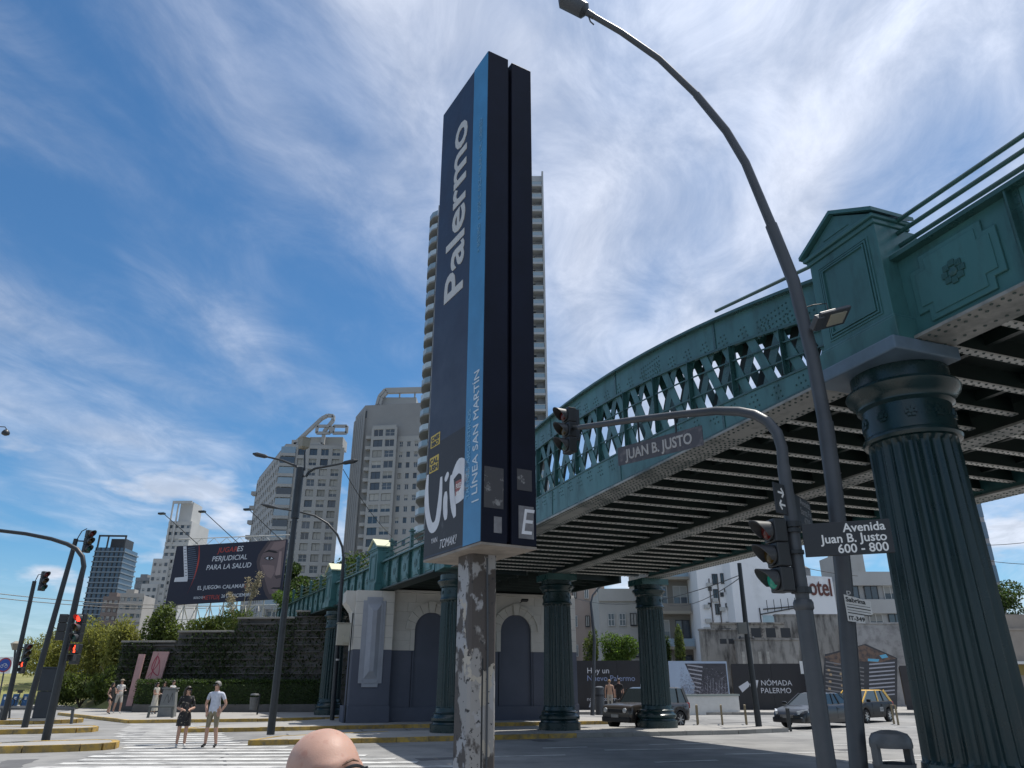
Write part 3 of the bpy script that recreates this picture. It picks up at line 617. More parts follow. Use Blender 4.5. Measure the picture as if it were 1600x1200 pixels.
# ------------------------------------------------------------------ tall curved lamp post in front of the column
def pole_from_px(pts, Y, base=None):
    P = [atY(x, y, Y) for x, y in pts]; return P
YL = 8.6
P = pole_from_px([(1333, 1100), (1318, 900), (1303, 760), (1289, 660), (1270, 560), (1240, 440), (1205, 352)], YL)
base = Vector((P[0].x - 0.12, YL, 0)); org = base.copy()
lamp = thing('street_lamp', 'tall grey street lamp bending left overhead with a small flat floodlight halfway', 'street lamp', org)
loc = [p - org for p in [base] + P]
g = MB(); g.tube(loc[:5], [0.095, 0.092, 0.093, 0.096, 0.098], 20); g.build('lower_tube', GREYSTEEL, lamp, smooth=True)
g = MB(); g.tube([loc[4] + (loc[4] - loc[5]) * 0.03] + loc[4:], [0.088, 0.087, 0.085, 0.083, 0.081], 20); g.build('middle_tube', GREYSTEEL, lamp, smooth=True)
P2 = [p - org for p in pole_from_px([(1208, 358), (1165, 255), (1135, 205), (1088, 148), (1030, 92), (970, 50), (925, 24)], YL)]
g = MB(); g.tube(P2[:4], [0.066, 0.062, 0.060, 0.058], 16); g.build('bent_tube', GREYSTEEL, lamp, smooth=True)
g = MB(); g.tube([P2[3] + (P2[3] - P2[4]) * 0.06] + P2[3:], [0.05, 0.05, 0.048, 0.046, 0.044], 16); g.build('arm_tube', GREYSTEEL, lamp, smooth=True)
e = P2[-1]; d = (P2[-1] - P2[-2]).normalized()
g = MB(); g.tube([e - d * 0.04, e + d * 0.10, e + d * 0.16, e + d * 0.55, e + d * 0.62], [0.05, 0.055, 0.13, 0.15, 0.08], 12); hd = g.build('lamp_head', GREYSTEEL, lamp, smooth=True)
g = MB(); g.tube([e + d * 0.08 + Vector((0, 0, -0.04)), e + d * 0.04 + Vector((0, 0, -0.16)), e + d * 0.0 + Vector((0.02, 0, -0.2))], 0.012, 6); g.build('latch', GREYSTEEL, hd)
# LED floodlight
c = atY(1300, 497, YL - 0.25) - org; q = atY(1258, 520, YL) - org
g = MB(); M = Matrix.Translation(c) @ Matrix.Rotation(R(14), 4, 'Z') @ Matrix.Rotation(R(-20), 4, 'Y') @ Matrix.Rotation(R(-28), 4, 'X')
g.cbox((0, 0, 0), (0.50, 0.28, 0.05), 0, M); g.cbox((-0.25, 0, -0.005), (0.12, 0.20, 0.08), 0, M); fl = g.build('floodlight', GREYSTEEL, lamp, bevel=0.012)
g = MB(); g.cbox((0.05, 0, -0.032), (0.26, 0.18, 0.014), 0, M); g.build('led_lens', mat('led_lens', (0.40, 0.38, 0.30), 0.3), fl)
g = MB(); g.tube([q, q + Vector((0.06, -0.08, 0.01)), M @ Vector((-0.24, 0, 0))], 0.035, 8); g.build('floodlight_bracket', GREYSTEEL, lamp)
q2 = atY(1254, 482, YL) - org; g = MB(); g.tube([q2, q2 + Vector((0.12, -0.06, 0.02)), q2 + Vector((0.26, -0.14, 0.0)), M @ Vector((0.0, 0, 0.03))], 0.008, 5); g.build('cable', BLACK, lamp)
g = MB(); zc = loc[2].z; g.lathe([(0.099, -0.015), (0.099, 0.015)], 20, tuple(loc[2] + Vector((0, 0, 0.3)))); g.build('clamp_band', DARKSTEEL, lamp)
# paper notice taped to the lamp post
un = Vector((0.92, -0.38, 0)); 
pn = onplane(1326, 930, (base.x, YL - 0.11, 0), (0, 1, 0)); pb = onplane(1326, 967, (base.x, YL - 0.14, 0), (0, 1, 0))
h = pn.z - pb.z; t0 = Vector((pb.x, YL - 0.115, pb.z - 0.02))
poster = thing('paper_notice', 'small white printed notice taped to the grey lamp post', 'notice', t0, math.atan2(un.y, un.x))
g = MB(); g.prism([(0, 0, 0), (0.17, 0, -0.03), (0.17, 0, 0.05), (0.26, 0, 0.06), (0.26, 0, h - 0.06), (0, 0, h + 0.03)], (0, 0.003, 0)); g.build('sheet', mat('paper_white', (0.62, 0.62, 0.60), 0.8, var=0.08, vs=9), poster)
text('Sabrina', 0.068, BLACK, (0.012, -0.002, h - 0.045), (1, 0, -0.22), UPZ, poster, bold=0.002, depth=0.001)
for k in range(4): 
    g = MB(); z = h - 0.075 - k * 0.03; g.bar((0.015, -0.002, z), (0.245, -0.002, z - 0.048), 0.010 if k % 2 else 0.005, 0.001, (0, 1, 0)); g.build('print_line', BLACK, poster)
text('IT-349', 0.06, BLACK, (0.014, -0.002, 0.015), (1, 0, -0.18), UPZ, poster, bold=0.002, depth=0.001)
tag(poster, 'small white printed notice taped to the grey lamp post', 'notice')
gp = text('P', 0.11, mat('chalk_white', (0.5, 0.5, 0.5), 0.8), tuple(loc[2] + Vector((-0.05, -0.100, -0.25))), RX, UPZ, lamp, name='painted_letter', depth=0.003)

# ------------------------------------------------------------------ traffic signals
HOUS = mat('signal_housing', (0.022, 0.024, 0.026), 0.42, var=0.15)
VIS = mat('signal_visor', (0.05, 0.052, 0.055), 0.45)
def lens_mat(c, on): return mat('lens_%s_%d' % (c, on), {'red': (0.10, 0.006, 0.004), 'amber': (0.06, 0.035, 0.004), 'green': (0.004, 0.05, 0.04)}[c], 0.25, emit=({'red': (1, 0.03, 0.015), 'amber': (1, 0.5, 0.05), 'green': (0.02, 0.75, 0.55)}[c] if on else None), es=(4.0 if c == 'red' else 0.10))
def signal_head(parent, loc, rz, lit=None, sc=1.0, tilt=0.0):
    hd = bpy.data.objects.new('signal_head', None); COL.objects.link(hd); hd.parent = parent; hd.location = loc; hd.rotation_euler = (tilt, 0, rz); hd.scale = (sc, sc, sc)
    for i, c in enumerate(('red', 'amber', 'green')):
        z = 0.27 - i * 0.27
        g = MB(); g.box(-0.125, 0.125, -0.06, 0.10, z - 0.132, z + 0.132); g.lathe([(0.118, 0), (0.118, 0.03)], 20, M=Matrix.Translation((0, -0.06, z)) @ Matrix.Rotation(R(90), 4, 'X')); g.build('housing', HOUS, hd, bevel=0.02)
        n = 18; g = MB(); vs = []; fs = []
        for (rr, dd) in ((0.112, 0), (0.116, 1), (0.106, 1), (0.102, 0)):
            for k in range(n + 1):
                a = R(-35) + R(250) * k / n; l = 0.05 + 0.16 * max(0, math.sin(a) + 0.55) / 1.55
                vs.append((rr * math.cos(a), -0.075 - (l if dd else 0), z + rr * math.sin(a)))
        for j in range(3):
            for k in range(n): fs.append((j * (n + 1) + k, j * (n + 1) + k + 1, (j + 1) * (n + 1) + k + 1, (j + 1) * (n + 1) + k))
        g.add(vs, fs); g.build('visor', VIS, hd, smooth=True)
        g = MB(); g.lathe([(0.10, 0), (0.085, 0.02), (0.05, 0.032), (0.005, 0.036)], 18, M=Matrix.Translation((0, -0.088, z)) @ Matrix.Rotation(R(90), 4, 'X')); g.build('lens', lens_mat(c, lit == c), hd, smooth=True)
    return hd
def ped_head(parent, loc, rz, lit=True, sc=1.0):
    hd = bpy.data.objects.new('pedestrian_signal', None); COL.objects.link(hd); hd.parent = parent; hd.location = loc; hd.rotation_euler = (0, 0, rz); hd.scale = (sc, sc, sc)
    for i, c in enumerate(('red', 'green')):
        z = 0.15 - i * 0.30
        g = MB(); g.box(-0.14, 0.14, -0.07, 0.09, z - 0.145, z + 0.145); g.build('housing', HOUS, hd, bevel=0.02)
        g = MB(); g.box(-0.14, 0.14, -0.20, -0.07, z + 0.13, z + 0.145); g.box(-0.14, -0.125, -0.18, -0.07, z - 0.05, z + 0.13); g.box(0.125, 0.14, -0.18, -0.07, z - 0.05, z + 0.13); g.build('visor', VIS, hd)
        if i == 0 and lit:
            rm = mat('ped_red', (0.3, 0.02, 0.01), 0.4, emit=(1.0, 0.06, 0.02), es=3.0)
            g = MB(); g.lathe([(0.026, 0), (0.026, 0.01)], 12, M=Matrix.Translation((0, -0.072, z + 0.085)) @ Matrix.Rotation(R(90), 4, 'X'))
            g.box(-0.034, 0.034, -0.082, -0.072, z - 0.03, z + 0.055); g.box(-0.055, -0.038, -0.082, -0.072, z - 0.02, z + 0.05); g.box(0.038, 0.055, -0.082, -0.072, z - 0.02, z + 0.05); g.box(-0.034, -0.004, -0.082, -0.072, z - 0.11, z - 0.03); g.box(0.004, 0.034, -0.082, -0.072, z - 0.11, z - 0.03)
            g.build('standing_figure', rm, hd)
    return hd
# near mast: arm reaches out over the road
M0 = Vector((3.06, 8.0, 0)); E0 = Vector((0.85, 11.0, 0)); nrm = Vector((E0.y - M0.y, -(E0.x - M0.x), 0))
mast = thing('traffic_signal_mast', 'grey signal mast with bent arm holding a dark signal head under the bridge', 'traffic light', M0)
pts = [onplane(x, y, M0, nrm) - M0 for x, y in [(1225, 728), (1222, 700), (1214, 676), (1200, 659), (1180, 648), (1155, 643), (1120, 642), (1060, 648), (990, 656), (905, 668)]]
pts[0].x = pts[0].y = 0
g = MB(); g.tube([(0, 0, 0), (0, 0, 2.45)], [0.092, 0.088], 20); g.lathe([(0.088, 2.45), (0.102, 2.47), (0.102, 2.53), (0.088, 2.56)], 20); g.build('lower_tube', GREYSTEEL, mast, smooth=True)
g = MB(); g.tube([Vector((0, 0, 2.5)), Vector((0, 0, pts[0].z - 0.3))] + pts[:1], 0.070, 20); g.build('upper_tube', GREYSTEEL, mast, smooth=True)
g = MB(); g.tube([pts[0] - Vector((0, 0, 0.03))] + pts[:7] + [pts[7], pts[8], pts[9]], [0.064] * 3 + [0.062, 0.06, 0.058, 0.057, 0.054, 0.05, 0.046, 0.042], 18); g.build('arm', GREYSTEEL, mast, smooth=True)
tip = pts[9]; sp_ = onplane(887, 672, M0 + (E0 - M0) * 1.0, nrm) - M0
hc = atY(888, 673, E0.y + 0.1) - M0
signal_head(mast, hc, R(-64), None, 0.92)
g = MB(); g.tube([tip, hc + Vector((0.05, 0.0, 0.05))], 0.03, 8); g.cbox(tuple(hc + Vector((0.13, 0.02, 0.1))), (0.10, 0.10, 0.5)); g.build('head_bracket', DARKSTEEL, mast)
hn = atY(1214, 868, 7.98) - M0
signal_head(mast, hn + Vector((0.0, 0.0, 0.0)), R(-78), 'green', 0.95)
for dz in (0.33, -0.36):
    g = MB(); g.tube([hn + Vector((0.05, 0.05, dz)), Vector((0, 0, hn.z + dz))], 0.022, 8); g.lathe([(0.085, -0.03), (0.105, -0.03), (0.105, 0.03), (0.085, 0.03)], 16, (0, 0, hn.z + dz)); g.build('head_bracket', DARKSTEEL, mast)
# name board that hangs from the arm
bA = onplane(966, 714, M0, nrm); bB = onplane(1098, 680, M0, nrm); bh = (onplane(1098, 664, M0, nrm) - onplane(1098, 696, M0, nrm)).z
zc = (bA.z + bB.z) / 2 - 0.06; u = Vector((bB.x - bA.x, bB.y - bA.y, 0)); W_ = u.length
board = thing('street_name_board', 'worn dark name board hanging under the signal arm before the lattice', 'sign', (bA.x, bA.y, 0), math.atan2(u.y, u.x))
g = MB(); zt0, zt1 = bA.z, bB.z; hh = bh / 2
g.prism([(0, -0.006, zt0 - hh), (W_, -0.006, zt1 - hh), (W_, -0.006, zt1 + hh), (0, -0.006, zt0 + hh)], (0, 0.012, 0)); g.build('plate', mat('worn_sign_plate', (0.085, 0.085, 0.10), 0.6, col2=(0.17, 0.16, 0.17), lo=0.52, hi=0.66, vs=7), board)
sl = Vector((W_, 0, zt1 - zt0)); text('JUAN B. JUSTO', hh * 1.55, mat('worn_white', (0.42, 0.42, 0.42), 0.7), (W_ * 0.5, -0.008, (zt0 + zt1) / 2 - hh * 0.52), sl, UPZ, board, align='CENTER', bold=0.004, xs=W_ / (hh * 1.55) / 8.4)
for fx in (0.28, 0.72):
    g = MB(); z = zt0 + (zt1 - zt0) * fx; g.tube([(W_ * fx, 0.0, z + hh - 0.02), (W_ * fx, 0.0, z + hh + 0.30)], 0.014, 6); g.build('hanger', DARKSTEEL, board)
# street name plates on the mast
SGN = mat('street_sign_plate', (0.020, 0.022, 0.026), 0.45, var=0.15)
pl = onplane(1250, 845, M0 - Vector((0, 0.11, 0)), (0, 1, 0)); prt = atY(1364, 828, 7.62)
uu = Vector((0.90, -0.34, 0)).normalized(); L_ = 0.86; sz = pl.z
sg = thing('street_name_sign', 'dark street name sign with three lines of white lettering clamped to the grey mast', 'sign', (M0.x + 0.06, M0.y - 0.10, 0), math.atan2(uu.y, uu.x))
zl = atY(1250, 845, 7.9).z; hs = 0.175
g = MB(); g.box(0, L_, -0.012, 0.012, zl - hs, zl + hs); g.build('plate', SGN, sg, bevel=0.006)
for k, tx in enumerate(('Avenida', 'Juan B. Justo', '600 - 800')):
    text(tx, 0.128, WHITE, (L_ - 0.05, -0.014, zl + 0.065 - k * 0.108), RX, UPZ, sg, align='RIGHT', bold=0.0022, depth=0.001, xs=0.98)
g = MB(); g.lathe([(0.09, zl - 0.13), (0.094, zl - 0.13), (0.094, zl - 0.09), (0.09, zl - 0.09)], 16, (-0.10, 0.06, 0)); g.lathe([(0.09, zl + 0.10), (0.094, zl + 0.10), (0.094, zl + 0.14), (0.09, zl + 0.14)], 16, (-0.10, 0.06, 0)); g.build('clamp', DARKSTEEL, sg)
u2 = Vector((0.60, 0.80, 0)); z2 = atY(1270, 795, 8.3).z
s2 = thing('street_name_sign', 'dark street name sign seen edge on behind the mast, partly hidden by the lamp post', 'sign', (M0.x + 0.04, M0.y + 0.09, 0), math.atan2(u2.y, u2.x))
g = MB(); g.box(0.03, 0.80, -0.012, 0.012, z2 - 0.17, z2 + 0.17); g.build('plate', SGN, s2, bevel=0.006)
for k, tx in enumerate(('Avenida', 'Santa Fe', '4700 -')): text(tx, 0.12, mat('dim_lettering', (0.30, 0.30, 0.30), 0.6), (0.76, -0.014, z2 + 0.07 - k * 0.11), RX, UPZ, s2, align='RIGHT', depth=0.001)
z3 = atY(1217, 780, 7.9).z; u3 = Vector((0.75, 0.66, 0))
ar = thing('direction_arrow_sign', 'small dark plate with two opposed white arrows above the near signal head', 'sign', (M0.x - 0.22, M0.y - 0.20, 0), math.atan2(u3.y, u3.x))
g = MB(); g.box(0, 0.22, -0.01, 0.01, z3 - 0.17, z3 + 0.17); g.build('plate', SGN, ar, bevel=0.005)
for (q, z) in ((1, z3 + 0.065), (-1, z3 - 0.07)):
    g = MB(); cx = 0.12
    g.strip([(cx - q * 0.06, z), (cx + q * 0.05, z)], 0.022, -0.013, 0.004); g.strip([(cx + q * 0.012, z + 0.05), (cx + q * 0.055, z), (cx + q * 0.012, z - 0.05)], 0.022, -0.0135, 0.004); g.build('arrow', WHITE, ar)
# litter bin
bn = Vector((3.86, 8.3, 0))
lb = thing('litter_bin', 'grey litter bin with open mouth beside the front iron column', 'litter bin', bn, R(12))
BIN = mat('grey_bin_plastic', (0.10, 0.105, 0.108), 0.5, var=0.25, vs=6)
g = MB(); g.lathe([(0.17, 0.42), (0.185, 0.46), (0.20, 0.98), (0.205, 1.0), (0.20, 1.0), (0.18, 0.97), (0.165, 0.5)], 24); g.build('bucket', BIN, lb, smooth=True)
g = MB(); g.lathe([(0.20, 1.14), (0.205, 1.16), (0.20, 1.22), (0.17, 1.27), (0.08, 1.30), (0.01, 1.305)], 24); g.build('lid', BIN, lb, smooth=True)
for q in (-1, 1):
    g = MB(); g.box(q * 0.185 - 0.02, q * 0.185 + 0.02, -0.05, 0.05, 0.98, 1.18); g.build('lid_support', BIN, lb)
g = MB(); g.tube([(0, 0.16, 0), (0, 0.16, 1.0)], 0.035, 10); g.build('stand', DARKSTEEL, lb)

# signals across the road on the left
def left_mast(label, base, top_px, arm_px, Y):
    b = Vector((base[0], base[1], 0)); t = thing('traffic_signal_mast', label, 'traffic light', b)
    top = atY(*top_px, base[1]) - b
    P = [Vector((0, 0, 0.1)), Vector((0, 0, 1.2)), top]
    g = MB(); g.tube([P[0], P[1], P[2]], [0.12, 0.115, 0.09], 14); g.build('pole', DARKSTEEL, t, smooth=True)
    if arm_px:
        q = [top] + [atY(x, y, base[1]) - b for x, y in arm_px]; g = MB(); g.tube([q[0] - Vector((0, 0, 0.05))] + q, [0.085] * 2 + [0.08 - 0.004 * k for k in range(len(q) - 1)], 14); g.build('arm', DARKSTEEL, t, smooth=True)
    return t, b
t1, b1 = left_mast('dark signal mast on the front island with red lights lit and arm bending out left', (-14.0, 24.4), (126, 905), [(131, 885), (129, 870), (120, 858), (105, 850), (80, 842), (40, 834), (-60, 822)], 0)
c = atY(124, 981, 24.2) - b1; signal_head(t1, c, R(-14), 'red', 1.05)
c = atY(118, 1022, 24.2) - b1; ped_head(t1, c + Vector((0, 0, 0)), R(-18), True, 1.0)
c = atY(97, 980, 24.9) - b1; signal_head(t1, c, R(195), None, 1.0)
g = MB(); 
for yy in (962, 1000): 
    c = atY(110, yy, 24.4) - b1; g.tube([c + Vector((-0.25, 0, 0)), c + Vector((0.3, 0, 0))], 0.025, 6)
g.build('head_bracket', DARKSTEEL, t1)
t2, b2 = left_mast('dark signal mast behind the front one with a single head at its top', (-18.7, 31.0), (119, 842), None, 0)
c = atY(138, 846, 31.0) - b2; signal_head(t2, c, R(62), None, 1.15)
g = MB(); c0 = atY(119, 845, 31.0) - b2; g.tube([c0, atY(128, 830, 31) - b2, atY(136, 826, 31.0) - b2], 0.02, 6); g.tube([c0, c], 0.03, 6); g.build('head_bracket', DARKSTEEL, t2)
t3, b3 = left_mast('dark signal mast at the far left, nearest the cycle sign', (-23.3, 36.9), (54, 908), None, 0)
c = atY(68, 908, 36.9) - b3; signal_head(t3, c, R(60), None, 1.15)
c = atY(41, 1021, 36.7) - b3; signal_head(t3, c, R(60), None, 1.05); c = atY(35, 1043, 36.6) - b3; ped_head(t3, c, R(-10), True, 0.9)
g = MB(); g.tube([atY(55, 908, 36.9) - b3, atY(60, 898, 36.9) - b3, atY(66, 897, 36.9) - b3], 0.02, 6); g.tube([atY(33, 1012, 36.9) - b3, atY(44, 1012, 36.9) - b3], 0.03, 6); g.build('head_bracket', DARKSTEEL, t3)
# ------------------------------------------------------------------ painted abutment with blind arches
WHT = mat('white_masonry_paint', (0.50, 0.48, 0.44), 0.8, var=0.10, vs=1.5, bump=0.15, bs=14, island=0.025)
SLATE = mat('slate_grey_paint', (0.075, 0.085, 0.115), 0.75, var=0.12, vs=1.0, bump=0.12, bs=14)
PANEL = mat('pale_grey_panel_paint', (0.27, 0.29, 0.33), 0.75, var=0.10, vs=2, bump=0.1, bs=14)
AB = thing('arcaded_abutment', 'white and slate painted bridge abutment with blind arches', 'abutment', (-5.5, 35.6, 0.12), R(17.8))
ZC = 3.02; ZTOP = 5.60; LW = 9.1; YW = 0.25
g = MB(); g.box(-0.02, LW, YW + 0.06, 6.5, 0, ZTOP); g.build('core', SLATE, AB)
ARX = (1.85, 6.05); RI, RO, ZS = 0.78, 1.22, 3.95
def halfspan(z, x0, x1, cx, sgn):  # piece of wall beside an arch, clipped to the ring
    out = []
    for zz in np.linspace(z[0], z[1], 6):
        dzz = max(0.0, zz - ZS); r = math.sqrt(max(0.0, (RI + 0.1) ** 2 - dzz * dzz)); xr = cx - sgn * r
        out.append((max(min(xr, x1), x0), zz))
    return out
ch = (ZTOP - ZC) / 6
for k in range(6):
    z0, z1 = ZC + k * ch + 0.002, ZC + (k + 1) * ch - 0.002
    edges = [(-0.0, ARX[0], ARX[0], 1), (ARX[0], (ARX[0] + ARX[1]) / 2, ARX[0], -1), ((ARX[0] + ARX[1]) / 2, ARX[1], ARX[1], 1), (ARX[1], 8.3, ARX[1], -1)]
    for (x0, x1, cx, sg_) in edges:
        e = halfspan((z0, z1), x0, x1, cx, sg_)
        far = x0 if sg_ > 0 else x1
        if max(abs(p[0] - far) for p in e) < 0.05: continue
        cut = (far + (e[0][0] + e[-1][0]) / 2) / 2 + (0.35 if k % 2 else -0.35) * (1 if sg_ > 0 else -1) * 0.4
        lim = [p[0] for p in e]
        inner_ok = (cut < min(lim) - 0.1) if sg_ > 0 else (cut > max(lim) + 0.1)
        def blk(poly):
            g = MB(); g.prism([(x, YW - rnd.uniform(0, 0.006), z) for x, z in poly], (0, 0.08, 0)); g.build('stone_block', WHT, AB, bevel=0.003)
        if inner_ok and abs(far - min(lim, key=lambda q: abs(q - far))) > 1.0:
            blk([(far, z0), (cut - 0.004 * sg_, z0), (cut - 0.004 * sg_, z1), (far, z1)]); blk([(cut + 0.004 * sg_, z0)] + e + [(cut + 0.004 * sg_, z1)])
        else: blk([(far, z0)] + e + [(far, z1)])
for cx in ARX:
    g = MB(); n = 20; g.prism([(cx - RI - 0.1, YW + 0.055, 0.0), (cx + RI + 0.1, YW + 0.055, 0)] + [(cx + (RI + 0.1) * math.cos(math.pi * k / n), YW + 0.055, ZS + (RI + 0.1) * math.sin(math.pi * k / n)) for k in range(n + 1)], (0, 0.03, 0)); g.build('arch_infill', SLATE, AB)
    for k in range(9):
        a0, a1 = math.pi * k / 9 + 0.008, math.pi * (k + 1) / 9 - 0.008; g = MB(); q = 4
        ri = RI; ro = RO - (0.0 if k != 4 else -0.05)
        for (r0, r1, dep) in ((ri, ro - 0.12, 0.06), (ro - 0.12, ro, 0.11)):
            pl_ = [(cx + r0 * math.cos(a0 + (a1 - a0) * j / q), YW - dep, ZS + r0 * math.sin(a0 + (a1 - a0) * j / q)) for j in range(q + 1)] + [(cx + r1 * math.cos(a1 - (a1 - a0) * j / q), YW - dep, ZS + r1 * math.sin(a1 - (a1 - a0) * j / q)) for j in range(q + 1)]
            g.prism(pl_, (0, dep + 0.1, 0))
        g.build('voussoir', WHT, AB)
    g = MB(); g.prism([(cx - 0.12, YW - 0.14, ZS + RI - 0.02), (cx + 0.12, YW - 0.14, ZS + RI - 0.02), (cx + 0.16, YW - 0.14, ZS + RO + 0.06), (cx - 0.16, YW - 0.14, ZS + RO + 0.06)], (0, 0.12, 0)); g.build('keystone', WHT, AB, bevel=0.01)
    for q in (-1, 1):
        x0, x1 = sorted((cx + q * RI, cx + q * (RI + 0.20))); g = MB(); g.box(x0, x1, YW - 0.05, YW + 0.05, ZC, ZS - 0.004); g.build('arch_jamb', WHT, AB)
        x0, x1 = sorted((cx + q * RI, cx + q * (RI + 0.06))); g = MB(); g.box(x0, x1, YW - 0.03, YW + 0.05, 0.6, ZC - 0.004); g.build('recess_edge', SLATE, AB)
xs_ = [0.0, ARX[0] - RI - 0.1, ARX[0] + RI + 0.1, ARX[1] - RI - 0.1, ARX[1] + RI + 0.1, 8.3]
for i in (0, 2, 4):
    g = MB(); g.box(xs_[i], xs_[i + 1], YW, YW + 0.058, 0.62, ZC - 0.004); g.build('dado_slab', SLATE, AB)
g = MB(); g.box(0, 8.3, YW - 0.06, YW + 0.05, 0, 0.615); g.build('plinth', SLATE, AB)
g = MB(); g.box(-0.02, LW + 0.05, YW - 0.10, YW + 0.3, ZTOP + 0.004, ZTOP + 0.12); g.build('coping', WHT, AB, bevel=0.015)
# end pilasters
def pilaster(x0, x1, y0, y1, deco=True):
    for k in range(5):
        h = (ZTOP - ZC) / 5; a, b = ZC + k * h + 0.005, ZC + (k + 1) * h - 0.005
        if x1 - x0 > 1.2:
            c = x0 + (x1 - x0) * (0.33 if k % 2 else 0.66)
            for (q0, q1) in ((x0, c - 0.004), (c + 0.004, x1)):
                g = MB(); g.box(q0, q1, y0, y1, a, b); g.build('stone_block', WHT, AB, bevel=0.003)
        else:
            g = MB(); g.box(x0, x1, y0, y1, a, b); g.build('stone_block', WHT, AB, bevel=0.003)
    g = MB(); g.box(x0 + 0.02, x1 - 0.02, y0 + 0.02, y1, 0.6, ZTOP - 0.02); g.build('core', SLATE, AB)
    g = MB(); g.box(x0, x1, y0, y1, 0.70, ZC - 0.005); g.build('dado_slab', SLATE, AB); g = MB(); g.box(x0 - 0.04, x1 + 0.04, y0 - 0.05, y1, 0, 0.695); g.build('plinth', SLATE, AB, bevel=0.01)
pilaster(-1.78, -0.03, -0.22, 1.6); pilaster(8.32, LW, -0.02, 1.0)
cxp = -0.93
def octp(hw, z0, z1, t): return [(cxp - hw, z0 + t), (cxp - hw + t, z0 + t), (cxp - hw + t, z0), (cxp + hw - t, z0), (cxp + hw - t, z0 + t), (cxp + hw, z0 + t), (cxp + hw, z1 - t), (cxp + hw - t, z1 - t), (cxp + hw - t, z1), (cxp - hw + t, z1), (cxp - hw + t, z1 - t), (cxp - hw, z1 - t)]
g = MB(); g.prism([(x, -0.222, z) for x, z in octp(0.52, 1.45, 5.30, 0.16)], (0, -0.05, 0)); g.build('panel_frame', PANEL, AB, bevel=0.012)
g = MB(); g.prism([(x, -0.272, z) for x, z in octp(0.40, 1.62, 5.14, 0.10)], (0, -0.03, 0)); g.build('panel_step', PANEL, AB, bevel=0.01)
g = MB(); a, b_, z0, z1, yf = 0.30, 0.10, 1.80, 5.0, -0.302
g.add([(cxp - a, yf, z0), (cxp + a, yf, z0), (cxp + a, yf, z1), (cxp - a, yf, z1), (cxp - b_, yf - 0.16, z0 + 0.3), (cxp + b_, yf - 0.16, z0 + 0.3), (cxp + b_, yf - 0.16, z1 - 0.3), (cxp - b_, yf - 0.16, z1 - 0.3)], [(0, 1, 5, 4), (1, 2, 6, 5), (2, 3, 7, 6), (3, 0, 4, 7), (4, 5, 6, 7)]); g.build('panel_boss', PANEL, AB)
g = MB(); pr = [(-0.05, 0.70), (-0.05, 4.1), (0.10, 4.7), (0.42, 5.1), (0.42, ZTOP), (-0.3, ZTOP), (-0.3, 0.70)]
g.prism([(-1.80 - p, 0.15, z) for p, z in pr], (0, 1.5, 0)); g.build('side_buttress', WHT, AB); g = MB(); g.box(-1.95, -1.82, 0.1, 1.7, 0, 0.69); g.build('plinth', SLATE, AB)
g = MB(); g.tube([(-1.86, 0.10, 0.0), (-1.86, 0.10, 4.6)], 0.03, 6); g.build('conduit', BLACK, AB)

eb = thing('electrical_box', 'beige electrical cabinet fixed to the left side of the white abutment', 'cabinet', tuple(Vector((-5.5, 35.6, 0.12)) + Matrix.Rotation(R(17.8), 3, 'Z') @ Vector((-2.2, -0.05, 3.2))), R(17.8))
BEI = mat('beige_cabinet', (0.35, 0.33, 0.27), 0.6, var=0.1)
g = MB(); g.box(-0.30, 0.28, 0, 0.35, 0, 0.92); g.build('housing', BEI, eb, bevel=0.02); g = MB(); g.box(-0.02, 0.24, -0.06, -0.003, 0.10, 0.42); g.build('meter', BEI, eb, bevel=0.01); g = MB(); g.box(-0.33, 0.31, -0.03, 0.38, 0.925, 0.96); g.build('cap', BEI, eb)
wl_ = thing('wall_floodlight', 'small dark floodlight over the right blind arch', 'floodlight', tuple(Vector((-5.5, 35.6, 0.12)) + Matrix.Rotation(R(17.8), 3, 'Z') @ Vector((6.25, -0.05, 5.22))), R(17.8))
g = MB(); g.tube([(0, 0.25, 0.08), (0.0, -0.25, 0.12)], 0.02, 6); g.build('bracket', BLACK, wl_); g = MB(); g.cbox((0.05, -0.35, 0.06), (0.34, 0.22, 0.08), 0, Matrix.Rotation(R(-15), 4, 'X')); g.build('lamp_body', BLACK, wl_, bevel=0.01)

# ------------------------------------------------------------------ vegetation
LEAF1 = mat('leaf_dark', (0.045, 0.075, 0.022), 0.55, island=0.55, spec=0.3); LEAF2 = mat('leaf_mid', (0.085, 0.115, 0.030), 0.55, island=0.5, spec=0.3)
LEAF3 = mat('leaf_olive', (0.20, 0.205, 0.058), 0.6, island=0.5, spec=0.25); LEAF4 = mat('leaf_bright', (0.09, 0.15, 0.03), 0.55, island=0.5, spec=0.3)
IVY = mat('ivy_dark', (0.045, 0.066, 0.028), 0.6, island=0.6, spec=0.3); BARK = mat('bark', (0.07, 0.055, 0.04), 0.9, var=0.3, vs=5, bump=0.4, bs=12)
for lm in (LEAF1, LEAF2, LEAF3, LEAF4, IVY):         # thin leaves let light through
    N = lm.node_tree.nodes; L = lm.node_tree.links; b = N['Principled BSDF']; o_ = N['Material Output']; tr = N.new('ShaderNodeBsdfTranslucent'); mx = N.new('ShaderNodeMixShader'); mx.inputs[0].default_value = 0.42
    sc = N.new('ShaderNodeMix'); sc.data_type = 'RGBA'; sc.blend_type = 'MULTIPLY'; sc.inputs[0].default_value = 1; sc.inputs[7].default_value = (1.5, 1.5, 0.9, 1); L.new(b.inputs['Base Color'].links[0].from_socket, sc.inputs[6]); L.new(sc.outputs[2], tr.inputs[0])
    L.new(b.outputs[0], mx.inputs[1]); L.new(tr.outputs[0], mx.inputs[2]); L.new(mx.outputs[0], o_.inputs['Surface'])
rng = np.random.default_rng(4)
